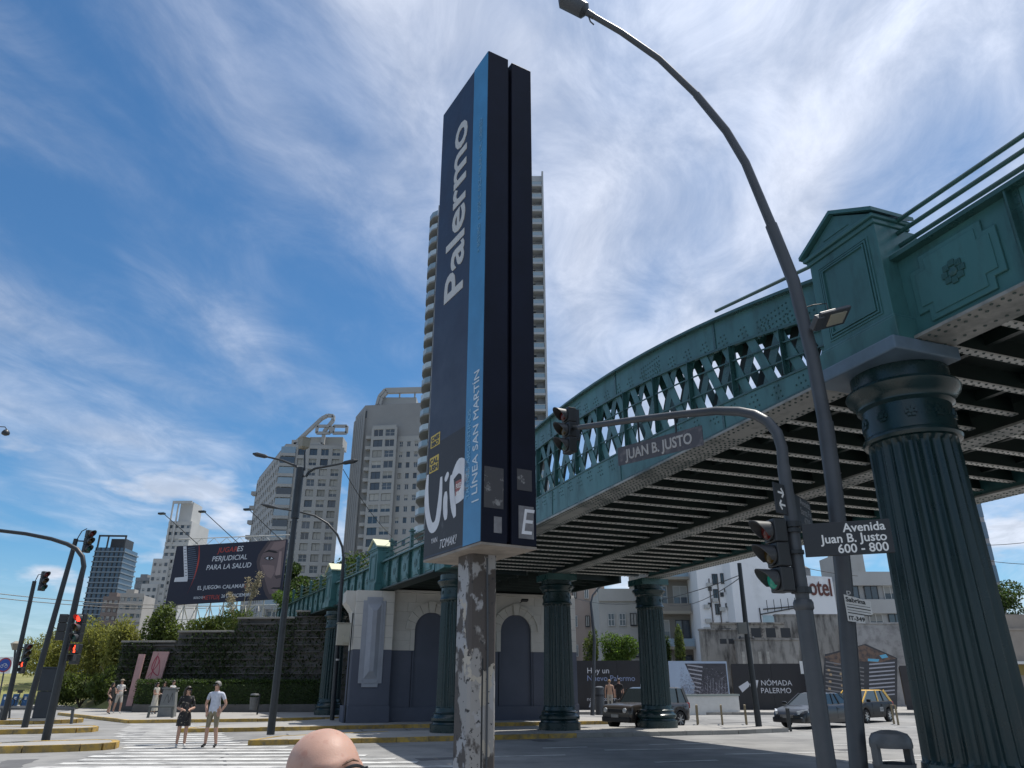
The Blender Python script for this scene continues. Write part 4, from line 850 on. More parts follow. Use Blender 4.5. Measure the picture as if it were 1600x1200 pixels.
def foliage(name, parent, blobs, n, size, m, droop=0.0, aspect=0.5, shell=0.55):
    V, F = leaf_quads(blob_points(blobs, n, rng, shell), size, rng, droop, aspect); return fastmesh(name, V, F, m, parent)
def blobs_in(rx, ry, rz, zc, n, r0, r1):
    out = []
    for _ in range(n):
        d = rng.normal(size=3); d /= np.linalg.norm(d); q = rng.uniform(0.3, 0.85); r = rng.uniform(r0, r1)
        out.append((d[0] * rx * q, d[1] * ry * q, zc + d[2] * rz * q, r, r, r * 0.8))
    return out
def tree(label, loc, h, rx, rz_, n, m, size=0.25, group='trees beyond the road', trunk=0.18):
    t = thing('tree', label, 'tree', loc, 0, group); g = MB(); zc = h - rz_
    g.tube([(0, 0, 0), (0.08, 0.05, zc * 0.5), (0.0, 0.1, zc)], [trunk, trunk * 0.8, trunk * 0.55], 8)
    for k in range(6):
        a = k * 1.05 + 0.3; g.tube([(0, 0.05, zc * (0.55 + 0.07 * k)), (math.cos(a) * rx * 0.35, math.sin(a) * rx * 0.35, zc + rz_ * 0.1), (math.cos(a) * rx * 0.65, math.sin(a) * rx * 0.65, zc + rz_ * (0.2 + 0.1 * (k % 3)))], [trunk * 0.4, trunk * 0.25, 0.02], 6)
    g.build('trunk', BARK, t); foliage('crown', t, blobs_in(rx, rx, rz_, zc, 16, rx * 0.30, rx * 0.48), n, size, m); return t
def shrub(label, loc, rx, ry, h, n, m, size, droop=0.0, aspect=0.5, group='shrubs on the embankment', nb=10):
    t = thing('shrub', label, 'shrub', loc, 0, group); g = MB()
    for k in range(5):
        a = k * 1.26; g.tube([(0, 0, 0), (math.cos(a) * rx * 0.3, math.sin(a) * ry * 0.3, h * 0.5), (math.cos(a) * rx * 0.55, math.sin(a) * ry * 0.5, h * 0.8)], [0.05, 0.03, 0.012], 5)
    g.build('stems', BARK, t)
    bl = [(rng.uniform(-0.6, 0.6) * rx, rng.uniform(-0.6, 0.6) * ry, h * rng.uniform(0.25, 0.72), rx * rng.uniform(0.3, 0.5), ry * rng.uniform(0.3, 0.5), h * rng.uniform(0.2, 0.32)) for _ in range(nb)]
    foliage('foliage', t, bl, n, size, m, droop, aspect); return t
# embankment: terrain sheet behind the retaining wall
def hillz(x, y):
    a = np.clip((y - 50.5) / 8, 0, 1); b = np.clip((x + 36) / 11, 0, 1); bb = b * b * (3 - 2 * b)
    return 0.05 + a * (1.7 + 3.9 * bb) * (1.0 if y > 50 else 0) + np.clip((y - 60) / 40, 0, 1) * 1.2
HX_ = np.linspace(-130, -5, 50); HYs = np.linspace(50.5, 110, 30); V = []; F = []
for j, y in enumerate(HYs):
    for i, x in enumerate(HX_): 
        yy = y + min(14.0, max(0, -24.5 - x) * 1.1); V.append((x, yy, hillz(x, y) + 0.12 * math.sin(x * 1.3) * math.sin(y * 0.9)))
for j in range(29):
    for i in range(49): a = j * 50 + i; F.append((a, a + 1, a + 51, a + 50))
GRASS = mat('dry_grass', (0.16, 0.165, 0.045), 0.9, var=0.3, vs=0.4, bump=0.6, bs=3, col2=(0.24, 0.21, 0.09), lo=0.45, hi=0.7)
o = fastmesh('embankment_terrain', V, F, GRASS, smooth=True); tag(o, kind='structure')
# retaining wall, stepped, with ledges
STONE = mat('dark_wall_stone', (0.105, 0.10, 0.094), 0.9, var=0.3, vs=1.2, bump=0.5, bs=6, island=0.15)
rw = thing('stepped_retaining_wall', 'dark stepped stone retaining wall overgrown with hanging ivy', 'wall', (-25, 49.6, 0.1), R(-4))
steps = [(0.0, 3.6, 4.15), (3.62, 7.4, 4.75), (7.42, 11.2, 5.55), (11.22, 19.0, 5.95)]
for (x0, x1, h) in steps:
    g = MB(); g.box(x0, x1, 0.25, 1.6, 0, h - 0.12); g.build('wall_bay', STONE, rw)
    g = MB(); g.box(x0, x1, 0.0, 1.7, h - 0.115, h); g.build('coping', mat('pale_coping', (0.22, 0.21, 0.19), 0.9, var=0.2, vs=2), rw, bevel=0.02)
    k = 0; z = 0.9
    while z < h - 0.3:
        g = MB(); g.box(x0 + 0.03, x1 - 0.03, 0.05, 0.248, z, z + 0.06); g.build('ledge', STONE, rw); z += 0.42
    P = np.column_stack([rng.uniform(x0, x1, 2600), rng.uniform(-0.12, 0.22, 2600), rng.uniform(0, 1, 2600) ** 0.8 * (h - 1.0) + 0.9])
    dens = np.sin(P[:, 0] * 1.1 + 1) * 0.35 + 0.8 - 0.5 * (P[:, 2] > h - 0.5); P = P[rng.uniform(size=len(P)) < dens]
    V, F = leaf_quads(P, 0.22, rng, 0.65, 0.35); fastmesh('ivy', V, F, IVY, rw)
# hedge on a low planter
hg = thing('clipped_hedge', 'long low clipped hedge in front of the ivy wall', 'hedge', (-22.6, 47.6, 0.14), R(3)); HL = 11.5
g = MB(); g.box(0.02, HL, 0, 2.0, 0, 0.42); g.build('planter', STONE, hg, bevel=0.02)
g = MB(); g.box(0.25, HL - 0.25, 0.3, 1.7, 0.42, 1.55); g.build('branches', IVY, hg)
P = box_points(0.0, HL, 0.06, 1.95, 0.45, 1.72, 15000, rng, 0.05); V, F = leaf_quads(P, 0.10, rng, 0.1, 0.6); fastmesh('foliage', V, F, LEAF1, hg)
for k, (px, py, Y, rx, ry, h, n, m, dr, lb) in enumerate([
    (95, 1060, 66, 3.4, 2.4, 5.6, 6500, LEAF3, 0.5, 'yellowish drooping shrub behind the front signal mast'), (150, 1085, 60, 3.0, 2.2, 6.0, 7000, LEAF3, 0.5, 'broad olive shrub with drooping leaves right of the signal masts'),
    (205, 1085, 57, 2.6, 2.0, 6.0, 6500, LEAF3, 0.55, 'olive shrub with long leaves left of the pink panel'), (125, 1098, 57, 3.0, 1.6, 3.0, 5200, LEAF2, 0.6, 'low dark green shrub along the pavement edge'),
    (180, 1098, 55, 2.8, 1.5, 3.3, 5400, LEAF2, 0.6, 'long leaved dark shrub over the walking pair'), (243, 1060, 51, 1.6, 1.3, 5.2, 5500, LEAF2, 0.35, 'dense green shrub at the left end of the ivy wall'),
    (66, 1050, 72, 2.8, 2, 4.0, 3600, LEAF3, 0.4, 'thin yellow shrub on the grass slope far left')]):
    p = atY(px, py, Y); shrub(lb, (p.x, Y, max(0.1, p.z - 0.3)), rx, ry, h, n, m, 0.34 if dr > 0.45 else 0.22, dr, 0.28 if dr > 0.45 else 0.5)
for (px, py, Y, rx, h, n, m, lb) in [(322, 985, 55, 1.6, 1.6, 2200, LEAF2, 'green bush on top of the wall under the billboard scaffold'), (365, 980, 55, 1.4, 1.9, 2200, LEAF1, 'darker bush on the wall beside the pampas grass'), (445, 945, 57, 1.3, 1.8, 1800, LEAF4, 'bright bush on the wall below the face poster'), (285, 1000, 54, 1.0, 1.0, 1500, LEAF4, 'small bright bush on the lowest wall step')]:
    p = atY(px, py, Y); shrub(lb, (p.x, Y, p.z - 0.6), rx, rx, h, n, m, 0.18)
for (px, py, Y, rx, h, rz_, n, m, lb) in [(545, 905, 62, 4.2, 9.5, 3.0, 9000, LEAF1, 'dark leafy tree behind the viaduct railing'), (500, 925, 64, 3.0, 8.6, 2.4, 6000, LEAF1, 'dark tree at the right of the billboard'), (455, 900, 62, 1.6, 10.0, 3.0, 4500, LEAF1, 'slim dark tree behind the face end of the billboard')]:
    p = atY(px, py, Y); tree(lb, (p.x, Y, 0.4 + p.z * 0.15), h, rx, rz_, n, m, 0.28, 'trees behind the viaduct')
pg = thing('pampas_grass', 'tall pale pampas plumes in front of the billboard', 'grass plant', tuple(atY(370, 985, 53.5))); pg['kind'] = 'thing'
PLUME = mat('pale_plume', (0.42, 0.36, 0.22), 0.8, island=0.2)
for k, (dx_, h) in enumerate(((-0.85, 2.6), (-0.55, 2.3), (0.35, 3.6), (0.75, 3.2), (1.1, 4.0), (0.95, 3.4))):
    g = MB(); g.tube([(dx_ * 0.3, 0, 0), (dx_ * 0.7, 0, h * 0.5), (dx_, 0, h)], 0.018, 5); g.build('stalk', PLUME, pg)
    P = np.column_stack([dx_ + rng.normal(0, 0.10, 260), rng.normal(0, 0.10, 260), h - rng.uniform(0, 1, 260) * 1.1]); V, F = leaf_quads(P, 0.16, rng, 0.3, 0.25); fastmesh('plume', V, F, PLUME, pg)
P = np.column_stack([rng.normal(0, 0.6, 900), rng.normal(0, 0.5, 900), np.abs(rng.normal(0, 0.6, 900))]); V, F = leaf_quads(P, 0.5, rng, 0.0, 0.08); fastmesh('blades', V, F, LEAF2, pg)
# pink panels by the hedge end
for (px, py0, py1, w, lean, lb) in [(236, 1018, 1066, 0.95, 0.3, 'leaning pink concrete slab with red scribbled graffiti'), (203, 1022, 1092, 0.35, 0.22, 'narrow pink concrete slab left of the graffiti one')]:
    p = atY(px, py1, 49.0 if w > 0.5 else 48.6); q = atY(px, py0, p.y); t = thing('pink_slab', lb, 'slab', (p.x, p.y, max(0.1, p.z - 0.4)), R(8)); h = q.z - p.z + 0.4
    g = MB(); g.prism([(-w / 2, 0, 0), (w / 2, 0, 0), (w / 2 + lean, 0, h), (-w / 2 + lean, 0, h)], (0, 0.2, 0)); g.build('slab', mat('pink_concrete', (0.42, 0.26, 0.25), 0.85, var=0.15, vs=3), t)
    if w > 0.5:
        GR = mat('red_spray', (0.30, 0.04, 0.07), 0.7); stroke([(-0.25, 0.7), (0.25, 1.5), (0.1, 1.9), (-0.1, 1.2), (0.35, 0.8), (0.3, 1.7)], 0.06, 'graffiti_stroke', GR, -0.004, t); stroke([(-0.1, 0.6), (0.15, 2.1)], 0.05, 'graffiti_stroke', GR, -0.006, t)

# ------------------------------------------------------------------ billboard on its scaffold
c0 = atY(258, 945, 61.0); c1 = atY(438, 937, 59.0); ct0 = atY(268, 853, 61.0); ct1 = atY(445, 843, 59.0)
zb_, zt_ = (c0.z + c1.z) / 2, (ct0.z + ct1.z) / 2; W_ = (Vector((c1.x, c1.y)) - Vector((c0.x, c0.y))).length; H_ = zt_ - zb_
bb = thing('billboard', 'large dark billboard with half a face on a white scaffold', 'billboard', (c0.x, c0.y, 5.2), math.atan2(c1.y - c0.y, c1.x - c0.x)); bz = zb_ - 5.2
BBN = mat('billboard_navy', (0.010, 0.012, 0.030), 0.55)
BT = 0.0; g = MB(); g.prism([(0, 0, bz - 0.15), (W_, 0, bz + 0.15), (W_, 0, bz + H_ + 0.1), (-0.15 + 0.3, 0, bz + H_ - 0.12)], (0, 0.18, 0)); g.build('board', BBN, bb)
def bs(x, z): return (x * W_, bz + z * H_)
def bpoly(pts, m, name, d=0.006): g = MB(); g.prism([(bs(x, z)[0], -0.001, bs(x, z)[1]) for x, z in pts], (0, -d, 0)); return g.build(name, m, bb)
BRD = mat('poster_red', (0.42, 0.05, 0.035), 0.6); BWH = mat('poster_white', (0.60, 0.62, 0.66), 0.6); FBLUE = mat('poster_blue_grey', (0.10, 0.14, 0.20), 0.6)
# abstract geometric shape at the left
bpoly([(0.075, 0.97), (0.105, 0.97), (0.165, 0.42), (0.165, 0.36), (0.045, 0.36), (0.048, 0.43), (0.13, 0.44)], BWH, 'printed_chevron')
for k in range(16):
    z = 0.40 + k * 0.035; x = 0.165 - (z - 0.4) * 0.09; rr = 0.055 + 0.03 * math.sin((z - 0.3) * 4.5); bpoly([(x + 0.004, z), (x + rr, z + 0.012), (x + rr, z + 0.020), (x + 0.004, z + 0.012)], FBLUE, 'printed_line', 0.004)
for k in range(10):
    bpoly([(0.108 + k * 0.0052, 0.92 - k * 0.05), (0.085 + k * 0.0056, 0.92 - k * 0.05), (0.085 + k * 0.0056, 0.912 - k * 0.05), (0.108 + k * 0.0052, 0.912 - k * 0.05)], BBN, 'printed_line', 0.008)
n = 14; cv = [(0.235 - 0.07 * (1 - math.cos((k / n - 0.35) * 2.0)), 0.98 - k / n * 0.82) for k in range(n + 1)]
bpoly([(x - 0.006 * (1 - abs(2 * k / n - 0.8)), z) for k, (x, z) in enumerate(cv)] + [(x + 0.008 * max(0.1, 1 - abs(2 * k / n - 0.7)), z) for k, (x, z) in reversed(list(enumerate(cv)))], BRD, 'printed_arc')
def btext(s, x, z, size, m, al='LEFT', sh=0.15, xs=1.0, bold=0.004): p = bs(x, z); text(s, size, m, (p[0], -0.006, p[1]), (1, 0, 0.028), UPZ, bb, align=al, shear=sh, xs=xs, depth=0.002, bold=bold)
btext('JUGAR', 0.400, 0.835, 0.58, BRD); btext('ES', 0.565, 0.848, 0.58, BWH); btext('PERJUDICIAL', 0.355, 0.690, 0.56, BWH, xs=0.98); btext('PARA LA SALUD', 0.315, 0.545, 0.56, BWH, xs=0.98)
btext('EL JUEGO', 0.265, 0.215, 0.42, BWH, sh=0, xs=1.0); btext('DEL', 0.43, 0.235, 0.26, BWH, sh=0); btext('CALAMAR', 0.487, 0.222, 0.42, BWH, sh=0, xs=1.0); btext('2', 0.675, 0.232, 0.42, BRD, sh=0)
btext('SOLO EN', 0.245, 0.065, 0.24, BWH, sh=0); btext('NETFLIX', 0.325, 0.048, 0.46, BRD, sh=0, xs=0.86); btext('|', 0.462, 0.055, 0.4, BRD, sh=0); btext('26 DE DICIEMBRE', 0.487, 0.075, 0.36, BWH, sh=0, xs=0.94)
# plain half face, built up from flat printed shapes
SK = [mat('print_skin_%d' % k, c, 0.6) for k, c in enumerate([(0.075, 0.055, 0.060), (0.155, 0.110, 0.112), (0.235, 0.165, 0.16), (0.31, 0.225, 0.215)])]
bpoly([(0.835, 1.0), (0.80, 0.90), (0.765, 0.78), (0.755, 0.66), (0.77, 0.54), (0.80, 0.44), (0.825, 0.33), (0.845, 0.20), (0.87, 0.10), (0.90, 0.03), (0.985, 0.03), (0.99, 1.02)], SK[0], 'printed_face', 0.004)
bpoly([(0.86, 0.99), (0.825, 0.88), (0.79, 0.74), (0.785, 0.62), (0.805, 0.52), (0.835, 0.42), (0.855, 0.32), (0.875, 0.22), (0.90, 0.12), (0.985, 0.10), (0.99, 1.01)], SK[1], 'printed_face', 0.007)
bpoly([(0.89, 0.98), (0.86, 0.86), (0.93, 0.84), (0.985, 0.90), (0.99, 1.0)], SK[2], 'printed_forehead', 0.010)
bpoly([(0.805, 0.60), (0.83, 0.50), (0.865, 0.40), (0.90, 0.37), (0.925, 0.48), (0.915, 0.58), (0.86, 0.60)], SK[2], 'printed_cheek', 0.010)
bpoly([(0.945, 0.82), (0.965, 0.82), (0.975, 0.42), (0.95, 0.40), (0.93, 0.44), (0.94, 0.60)], SK[3], 'printed_nose', 0.010)
bpoly([(0.925, 0.41), (0.945, 0.36), (0.985, 0.38), (0.98, 0.43)], SK[0], 'printed_nostril', 0.012)
bpoly([(0.80, 0.80), (0.85, 0.855), (0.91, 0.83), (0.935, 0.80), (0.91, 0.795), (0.85, 0.82)], mat('print_black', (0.012, 0.01, 0.012), 0.6), 'printed_brow', 0.013); PB = MATS['print_black']
bpoly([(0.815, 0.715), (0.845, 0.745), (0.885, 0.735), (0.91, 0.70), (0.88, 0.675), (0.845, 0.68)], PB, 'printed_eye', 0.013); bpoly([(0.83, 0.712), (0.85, 0.733), (0.88, 0.725), (0.897, 0.702), (0.875, 0.688), (0.85, 0.69)], BWH, 'printed_eye_white', 0.015); bpoly([(0.866 + 0.013 * math.cos(k), 0.712 + 0.026 * math.sin(k)) for k in np.linspace(0, 6.0, 12)], PB, 'printed_iris', 0.017)
bpoly([(0.905, 0.205), (0.93, 0.225), (0.96, 0.22), (0.985, 0.225), (0.985, 0.19), (0.94, 0.195)], PB, 'printed_mouth', 0.012); bpoly([(0.915, 0.19), (0.985, 0.185), (0.98, 0.14), (0.94, 0.14)], SK[2], 'printed_lip', 0.011)
SCF = mat('white_scaffold_paint', (0.55, 0.54, 0.50), 0.6, var=0.15)
for k in range(9):
    x = W_ * (0.04 + 0.92 * k / 8); g = MB(); g.tube([(x, 0.3, -0.8), (x, 0.3, bz + H_)], 0.05, 6); g.build('scaffold_post', SCF, bb)
    if k < 8:
        x2 = W_ * (0.04 + 0.92 * (k + 1) / 8); g = MB(); g.tube([(x, 0.3, -0.6), (x2, 0.3, bz - 0.1)], 0.035, 6); g.tube([(x, 1.6, bz - 0.2), (x2, 0.3, -0.2)], 0.035, 6); g.build('scaffold_brace', SCF, bb)
        g = MB(); g.tube([(x, 0.3, bz + H_), ((x + x2) / 2, 0.3, bz + H_ + 0.5), (x2, 0.3, bz + H_)], 0.025, 5); g.build('top_brace', SCF, bb)
    g = MB(); g.tube([(x, 0.3, bz - 0.3), (x, 2.2, -0.6)], 0.04, 6); g.build('back_stay', SCF, bb)
for z in (-0.1, bz * 0.5, bz - 0.25, bz + H_ + 0.52):
    g = MB(); g.tube([(0, 0.3, z), (W_, 0.3, z)], 0.04, 6); g.build('scaffold_rail', SCF, bb)
for fx in (0.20, 0.56, 0.95):
    x = W_ * fx; g = MB(); g.tube([(x, 0.1, bz + H_), (x - 1.6, -2.6, bz + H_ + 2.0)], 0.03, 6); g.build('lamp_arm', DARKSTEEL, bb); g = MB(); g.cbox((x - 1.75, -2.7, bz + H_ + 2.02), (0.5, 0.3, 0.14)); g.build('board_floodlight', DARKSTEEL, bb)
# ------------------------------------------------------------------ buildings
FRAME_W = mat('pale_window_frame', (0.50, 0.50, 0.48), 0.5); FRAME_D = mat('dark_window_frame', (0.03, 0.032, 0.035), 0.5)
BLIND = mat('roller_blind', (0.30, 0.30, 0.28), 0.7, island=0.25); RAILG = mat('railing_glass', (0.22, 0.30, 0.36), 0.1, spec=0.8)
WME = {}
def window_mesh(w, h, kind):
    key = (round(w, 2), round(h, 2), kind)
    if key in WME: return WME[key]
    g = MB(); t = 0.07; fr = FRAME_D if kind in (1, 4) else FRAME_W
    for (a, b, c, d) in ((-w / 2, w / 2, -h / 2, -h / 2 + t), (-w / 2, w / 2, h / 2 - t, h / 2), (-w / 2, -w / 2 + t, -h / 2 + t, h / 2 - t), (w / 2 - t, w / 2, -h / 2 + t, h / 2 - t), (-t / 2, t / 2, -h / 2 + t, h / 2 - t)): g.box(a, b, -0.05, 0.06, c, d, 0)
    if kind == 3: g.box(-w / 2 + t, w / 2 - t, -0.05, 0.06, -0.04 * h, -0.04 * h + 0.06, 0)
    g.box(-w / 2 + t, w / 2 - t, 0.0, 0.02, -h / 2 + t, h / 2 - t, 1)
    if kind in (2, 4): fr_ = 0.55 if kind == 2 else 0.95; g.box(-w / 2 + t, w / 2 - t, -0.03, -0.002, h / 2 - t - (h - 2 * t) * fr_, h / 2 - t, 2)
    WME[key] = g.mesh('window', [fr, GLASS, BLIND]); return WME[key]
def facade(T, p0, p1, z0, nf, fh, cols, wm, ww=0.68, wh=0.62, relief=0.30, bands=True, piers=True, kinds=(0, 1, 2, 3, 4), ac=0.0, sill=False, up=0.5, first=0):
    p0, p1 = Vector((*p0, 0)), Vector((*p1, 0)); d = (p1 - p0); L_ = d.length; d.normalize(); rz = math.atan2(d.y, d.x); nrm = Vector((d.y, -d.x, 0)); cw = L_ / cols; r_ = random.Random(int(L_ * 100) + nf)
    if bands:
        g = MB(); g.box(0, L_, -relief, 0.02, -fh * (1 - wh) / 2, fh * (1 - wh) / 2); me = g.mesh('floor_band', wm)
        for f in range(first, nf + 1): put('floor_band', me, T, p0 + Vector((0, 0, z0 + f * fh)), rz)
    if piers:
        g = MB(); w = cw * (1 - ww); g.box(-w / 2, w / 2, -relief + 0.015, 0.02, 0, (nf - first) * fh); me = g.mesh('pier', wm)
        for c in range(cols + 1): put('pier', me, T, p0 + d * (c * cw) + Vector((0, 0, z0 + first * fh)), rz)
    for f in range(first, nf):
        for c in range(cols):
            o = put('window', window_mesh(cw * ww, fh * wh, r_.choice(kinds)), T, p0 + d * ((c + 0.5) * cw) + Vector((0, 0, z0 + (f + up) * fh)) + nrm * 0.06, rz)
            if sill: g = MB()
            if ac and r_.random() < ac: put('air_conditioner', AC_ME, T, p0 + d * ((c + 0.5 + r_.uniform(-0.3, 0.3)) * cw) + Vector((0, 0, z0 + (f + 0.12) * fh)) + nrm * (relief + 0.15), rz)
g = MB(); g.box(-0.4, 0.4, -0.3, 0.0, -0.28, 0.28); g.box(-0.2, 0.2, -0.31, -0.3, -0.2, 0.2); AC_ME = g.mesh('air_conditioner', mat('ac_white', (0.45, 0.45, 0.43), 0.6))
def body(T, poly, z0, z1, m, name='wall'):
    g = MB(); g.prism([(x, y, z0) for x, y in poly], (0, 0, z1 - z0)); return g.build(name, m, T)
CONC = mat('beige_tower_concrete', (0.335, 0.338, 0.33), 0.85, var=0.08, vs=0.15); CONC2 = mat('concrete_with_shade', (0.26, 0.262, 0.26), 0.85, var=0.1, vs=0.15)  # second concrete has shade painted in, for recessed walls and a side face
# twin tower with the slanted crown
def far(px, py, z): d = ray(px, py); t = (z - CAM_H) / d.z; return Vector((0, 0, CAM_H)) + d * t
ZA = 68.0; cA = far(447, 692, ZA); rA = far(536, 694, ZA); lA = far(405, 745, ZA)
tA = thing('apartment_tower', 'beige apartment tower with slanted rooftop loop behind the billboard', 'tower', (cA.x, cA.y, 0), 0, 'twin apartment towers')
c = Vector((0, 0)); r = Vector((rA.x - cA.x, rA.y - cA.y)); l = Vector((lA.x - cA.x, lA.y - cA.y)); 
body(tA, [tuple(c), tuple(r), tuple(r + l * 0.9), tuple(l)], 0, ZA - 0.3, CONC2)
nfA = 21; fhA = 3.1; zA0 = ZA - 1.2 - nfA * fhA
facade(tA, (0, 0), tuple(r), zA0, nfA, fhA, 5, CONC, 0.66, 0.66, 0.5, first=5, kinds=(0, 1, 2, 2, 3, 4, 4, 4))
facade(tA, tuple(l), (0, 0), zA0 - 1.0, nfA, fhA, 12, CONC, 0.5, 0.5, 0.4, first=5, kinds=(1, 1, 0, 2), ac=0.15)
for k, (f0, w) in enumerate([(z, 1) for z in range(6, 21)]):
    g = MB(); z = zA0 + f0 * fhA; a = Vector((*(-r.normalized() * 0.6), 0)); dd = r.normalized()
    g.prism([(-0.9, -1.3, z), (3.4, -0.8, z), (3.4, 0.4, z), (-1.2, 0.5, z)], (0, 0, 0.9)); b_ = g.build('bay_balcony', CONC, tA)
    g = MB(); g.prism([(-0.8, -1.2, z + 0.92), (3.3, -0.7, z + 0.92), (3.3, 0.3, z + 0.92), (-1.1, 0.4, z + 0.92)], (0, 0, 1.9)); g.build('bay_glazing', [RAILG, GLASS, RAILG][f0 % 3], b_)
for k in range(10):
    g = MB(); p = l * 0.985; z = zA0 + (5 + k * 1.6) * fhA; g.cbox((p.x - 0.8, p.y, z), (1.8, 2.4, 1.2)); g.build('balcony', CONC, tA)
g = MB(); g.box(6, r.x - 0.6, 3, 9, ZA - 0.3, ZA + 2.8); g.box(1.0, 4.0, 2, 9, ZA - 0.3, ZA + 1.6); g.build('roof_house', CONC, tA)
def loop_frame(T, pts, w, y, d, m, name):
    g = MB(); n = len(pts)
    for i in range(n): g.bar((pts[i][0], y, pts[i][1]), (pts[(i + 1) % n][0], y, pts[(i + 1) % n][1]), w, d, (0, 1, 0))
    g.build(name, m, T)
loop_frame(tA, [(2.0, ZA), (9.5, ZA + 8.2), (11.2, ZA + 9.2), (13.0, ZA + 9.0), (13.0, ZA + 7.6), (10.6, ZA + 4.0), (10.6, ZA)], 0.9, 1.5, 1.2, CONC, 'roof_loop')
for (x0, x1) in ((8.5, 12.6), (13.4, 17.5)): loop_frame(tA, [(x0, ZA + 3.4), (x1, ZA + 3.4), (x1, ZA + 5.6), (x0, ZA + 5.6)], 0.8, 1.0, 0.8, CONC, 'roof_screen')
# second twin
ZB_ = 77.0; cB = far(571, 632, ZB_); rB = far(672, 627, ZB_); lB = far(556, 650, ZB_)
tB = thing('apartment_tower', 'beige apartment tower with rounded rooftop frame beside the navy totem', 'tower', (cB.x, cB.y, 0), 0, 'twin apartment towers')
r = Vector((rB.x - cB.x, rB.y - cB.y)); l = Vector((lB.x - cB.x, lB.y - cB.y)) * 1.0
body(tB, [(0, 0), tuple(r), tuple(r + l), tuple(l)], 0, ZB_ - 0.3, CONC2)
nfB = 22; zB0 = ZB_ - 9.0 - (nfB - 0) * 3.1 + 1.0
body(tB, [tuple(r * 0.16 + Vector((0, -1.6))), tuple(r * 0.52 + Vector((0, -1.6))), tuple(r * 0.52), tuple(r * 0.16)], 0, ZB_ - 7.2, CONC, 'front_bay')
facade(tB, tuple(r * 0.17 + Vector((0, -1.62))), tuple(r * 0.52 + Vector((0, -1.62))), zB0, nfB, 3.1, 2, CONC, 0.80, 0.66, 0.3, first=6)
facade(tB, tuple(r * 0.54), tuple(r * 1.0), zB0, nfB - 1, 3.1, 4, CONC, 0.46, 0.50, 0.3, first=6)
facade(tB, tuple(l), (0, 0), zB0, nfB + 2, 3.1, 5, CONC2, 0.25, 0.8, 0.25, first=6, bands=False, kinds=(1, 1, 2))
for f in range(6, nfB):
    z = zB0 + f * 3.1; g = MB(); q = r * 0.10; g.prism([(q.x - 0.6, -1.9, z), (q.x + 1.2, -1.9, z), (q.x + 1.2, 0, z), (q.x - 0.6, 0, z)], (0, 0, 0.9)); g.build('balcony', CONC, tB)
g = MB(); g.box(4.5, 14.5, 2, 8, ZB_ - 0.3, ZB_ + 3.0); g.build('roof_house', CONC, tB)
loop_frame(tB, [(3.0, ZB_), (3.6, ZB_ + 3.0), (5.2, ZB_ + 5.2), (20, ZB_ + 5.6), (20, ZB_ + 4.8), (5.8, ZB_ + 4.4), (4.4, ZB_ + 2.5), (4.0, ZB_)], 0.8, 1.5, 1.2, CONC, 'roof_loop')
g = MB(); g.box(0.3, 4.0, -0.1, 0.3, ZB_ - 4.2, ZB_ - 2.0); g.build('roof_opening', GLASS, tB); 
for x in (9.5, 14.0):
    g = MB(); g.tube([(x, 2, ZB_ + 3), (x, 2, ZB_ + 5.2)], 0.25, 6); g.build('roof_strut', CONC, tB)
g = MB(); q = r * 0.55; g.box(q.x, r.x, -0.35, 0.0, ZB_ - 8.3, ZB_ - 6.0); g.build('loggia_shadow', FRAME_D, tB)  # dark panel drawn as the shade inside the loggia
# tall balcony tower behind the totem
TY = 123.0; tT = thing('balcony_tower', 'very tall apartment tower with stacked balconies half hidden behind the navy totem', 'tower', (0, TY, 0))
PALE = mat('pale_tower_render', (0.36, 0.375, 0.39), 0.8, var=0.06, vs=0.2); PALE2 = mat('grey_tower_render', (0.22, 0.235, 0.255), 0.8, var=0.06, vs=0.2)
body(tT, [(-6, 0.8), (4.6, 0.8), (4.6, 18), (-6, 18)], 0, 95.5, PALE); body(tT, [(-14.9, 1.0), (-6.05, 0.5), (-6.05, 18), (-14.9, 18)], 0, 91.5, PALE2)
body(tT, [(3.6, -0.6), (6.2, -0.6), (6.2, 3), (3.6, 3)], 95.6, 97.5, PALE, 'crown'); body(tT, [(6.0, -1.0), (6.35, -1.0), (6.35, 2.6), (6.0, 2.6)], 0, 98.4, PALE, 'fin')
wb = window_mesh(2.2, 2.1, 1)
for f in range(3, 32):
    z = f * 3.02 + 1.0
    g = MB(); g.box(2.0, 5.98, -1.1, 0.75, z, z + 0.42); b_ = g.build('balcony', PALE, tT); g = MB(); g.box(2.05, 5.9, -1.06, -1.0, z + 0.42, z + 1.25); g.build('glass_railing', RAILG, b_)
    g = MB(); g.box(2.0, 5.98, -1.12, -1.0, z + 1.25, z + 1.31); g.build('handrail', FRAME_W, b_)
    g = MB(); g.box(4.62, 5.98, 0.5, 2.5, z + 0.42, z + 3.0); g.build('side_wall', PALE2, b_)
    put('window', wb, tT, (3.4, 0.72, z + 1.6))
    if f < 30:
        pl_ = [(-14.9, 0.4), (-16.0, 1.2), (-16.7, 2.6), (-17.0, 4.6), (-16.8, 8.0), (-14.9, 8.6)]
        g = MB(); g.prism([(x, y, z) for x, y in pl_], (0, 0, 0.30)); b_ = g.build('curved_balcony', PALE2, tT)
        g = MB()
        for a, q in zip(pl_[:-2], pl_[1:-1]): g.bar((*a, z + 0.80), (*q, z + 0.80), 0.05, 1.0)
        g.build('glass_railing', RAILG if f % 2 else mat('railing_glass_pale', (0.42, 0.50, 0.56), 0.15), b_)
        if f > 8: put('window', wb, tT, (-14.92, 3.5, z + 1.6), R(-90)); put('window', wb, tT, (-14.92, 6.3, z + 1.6), R(-90))
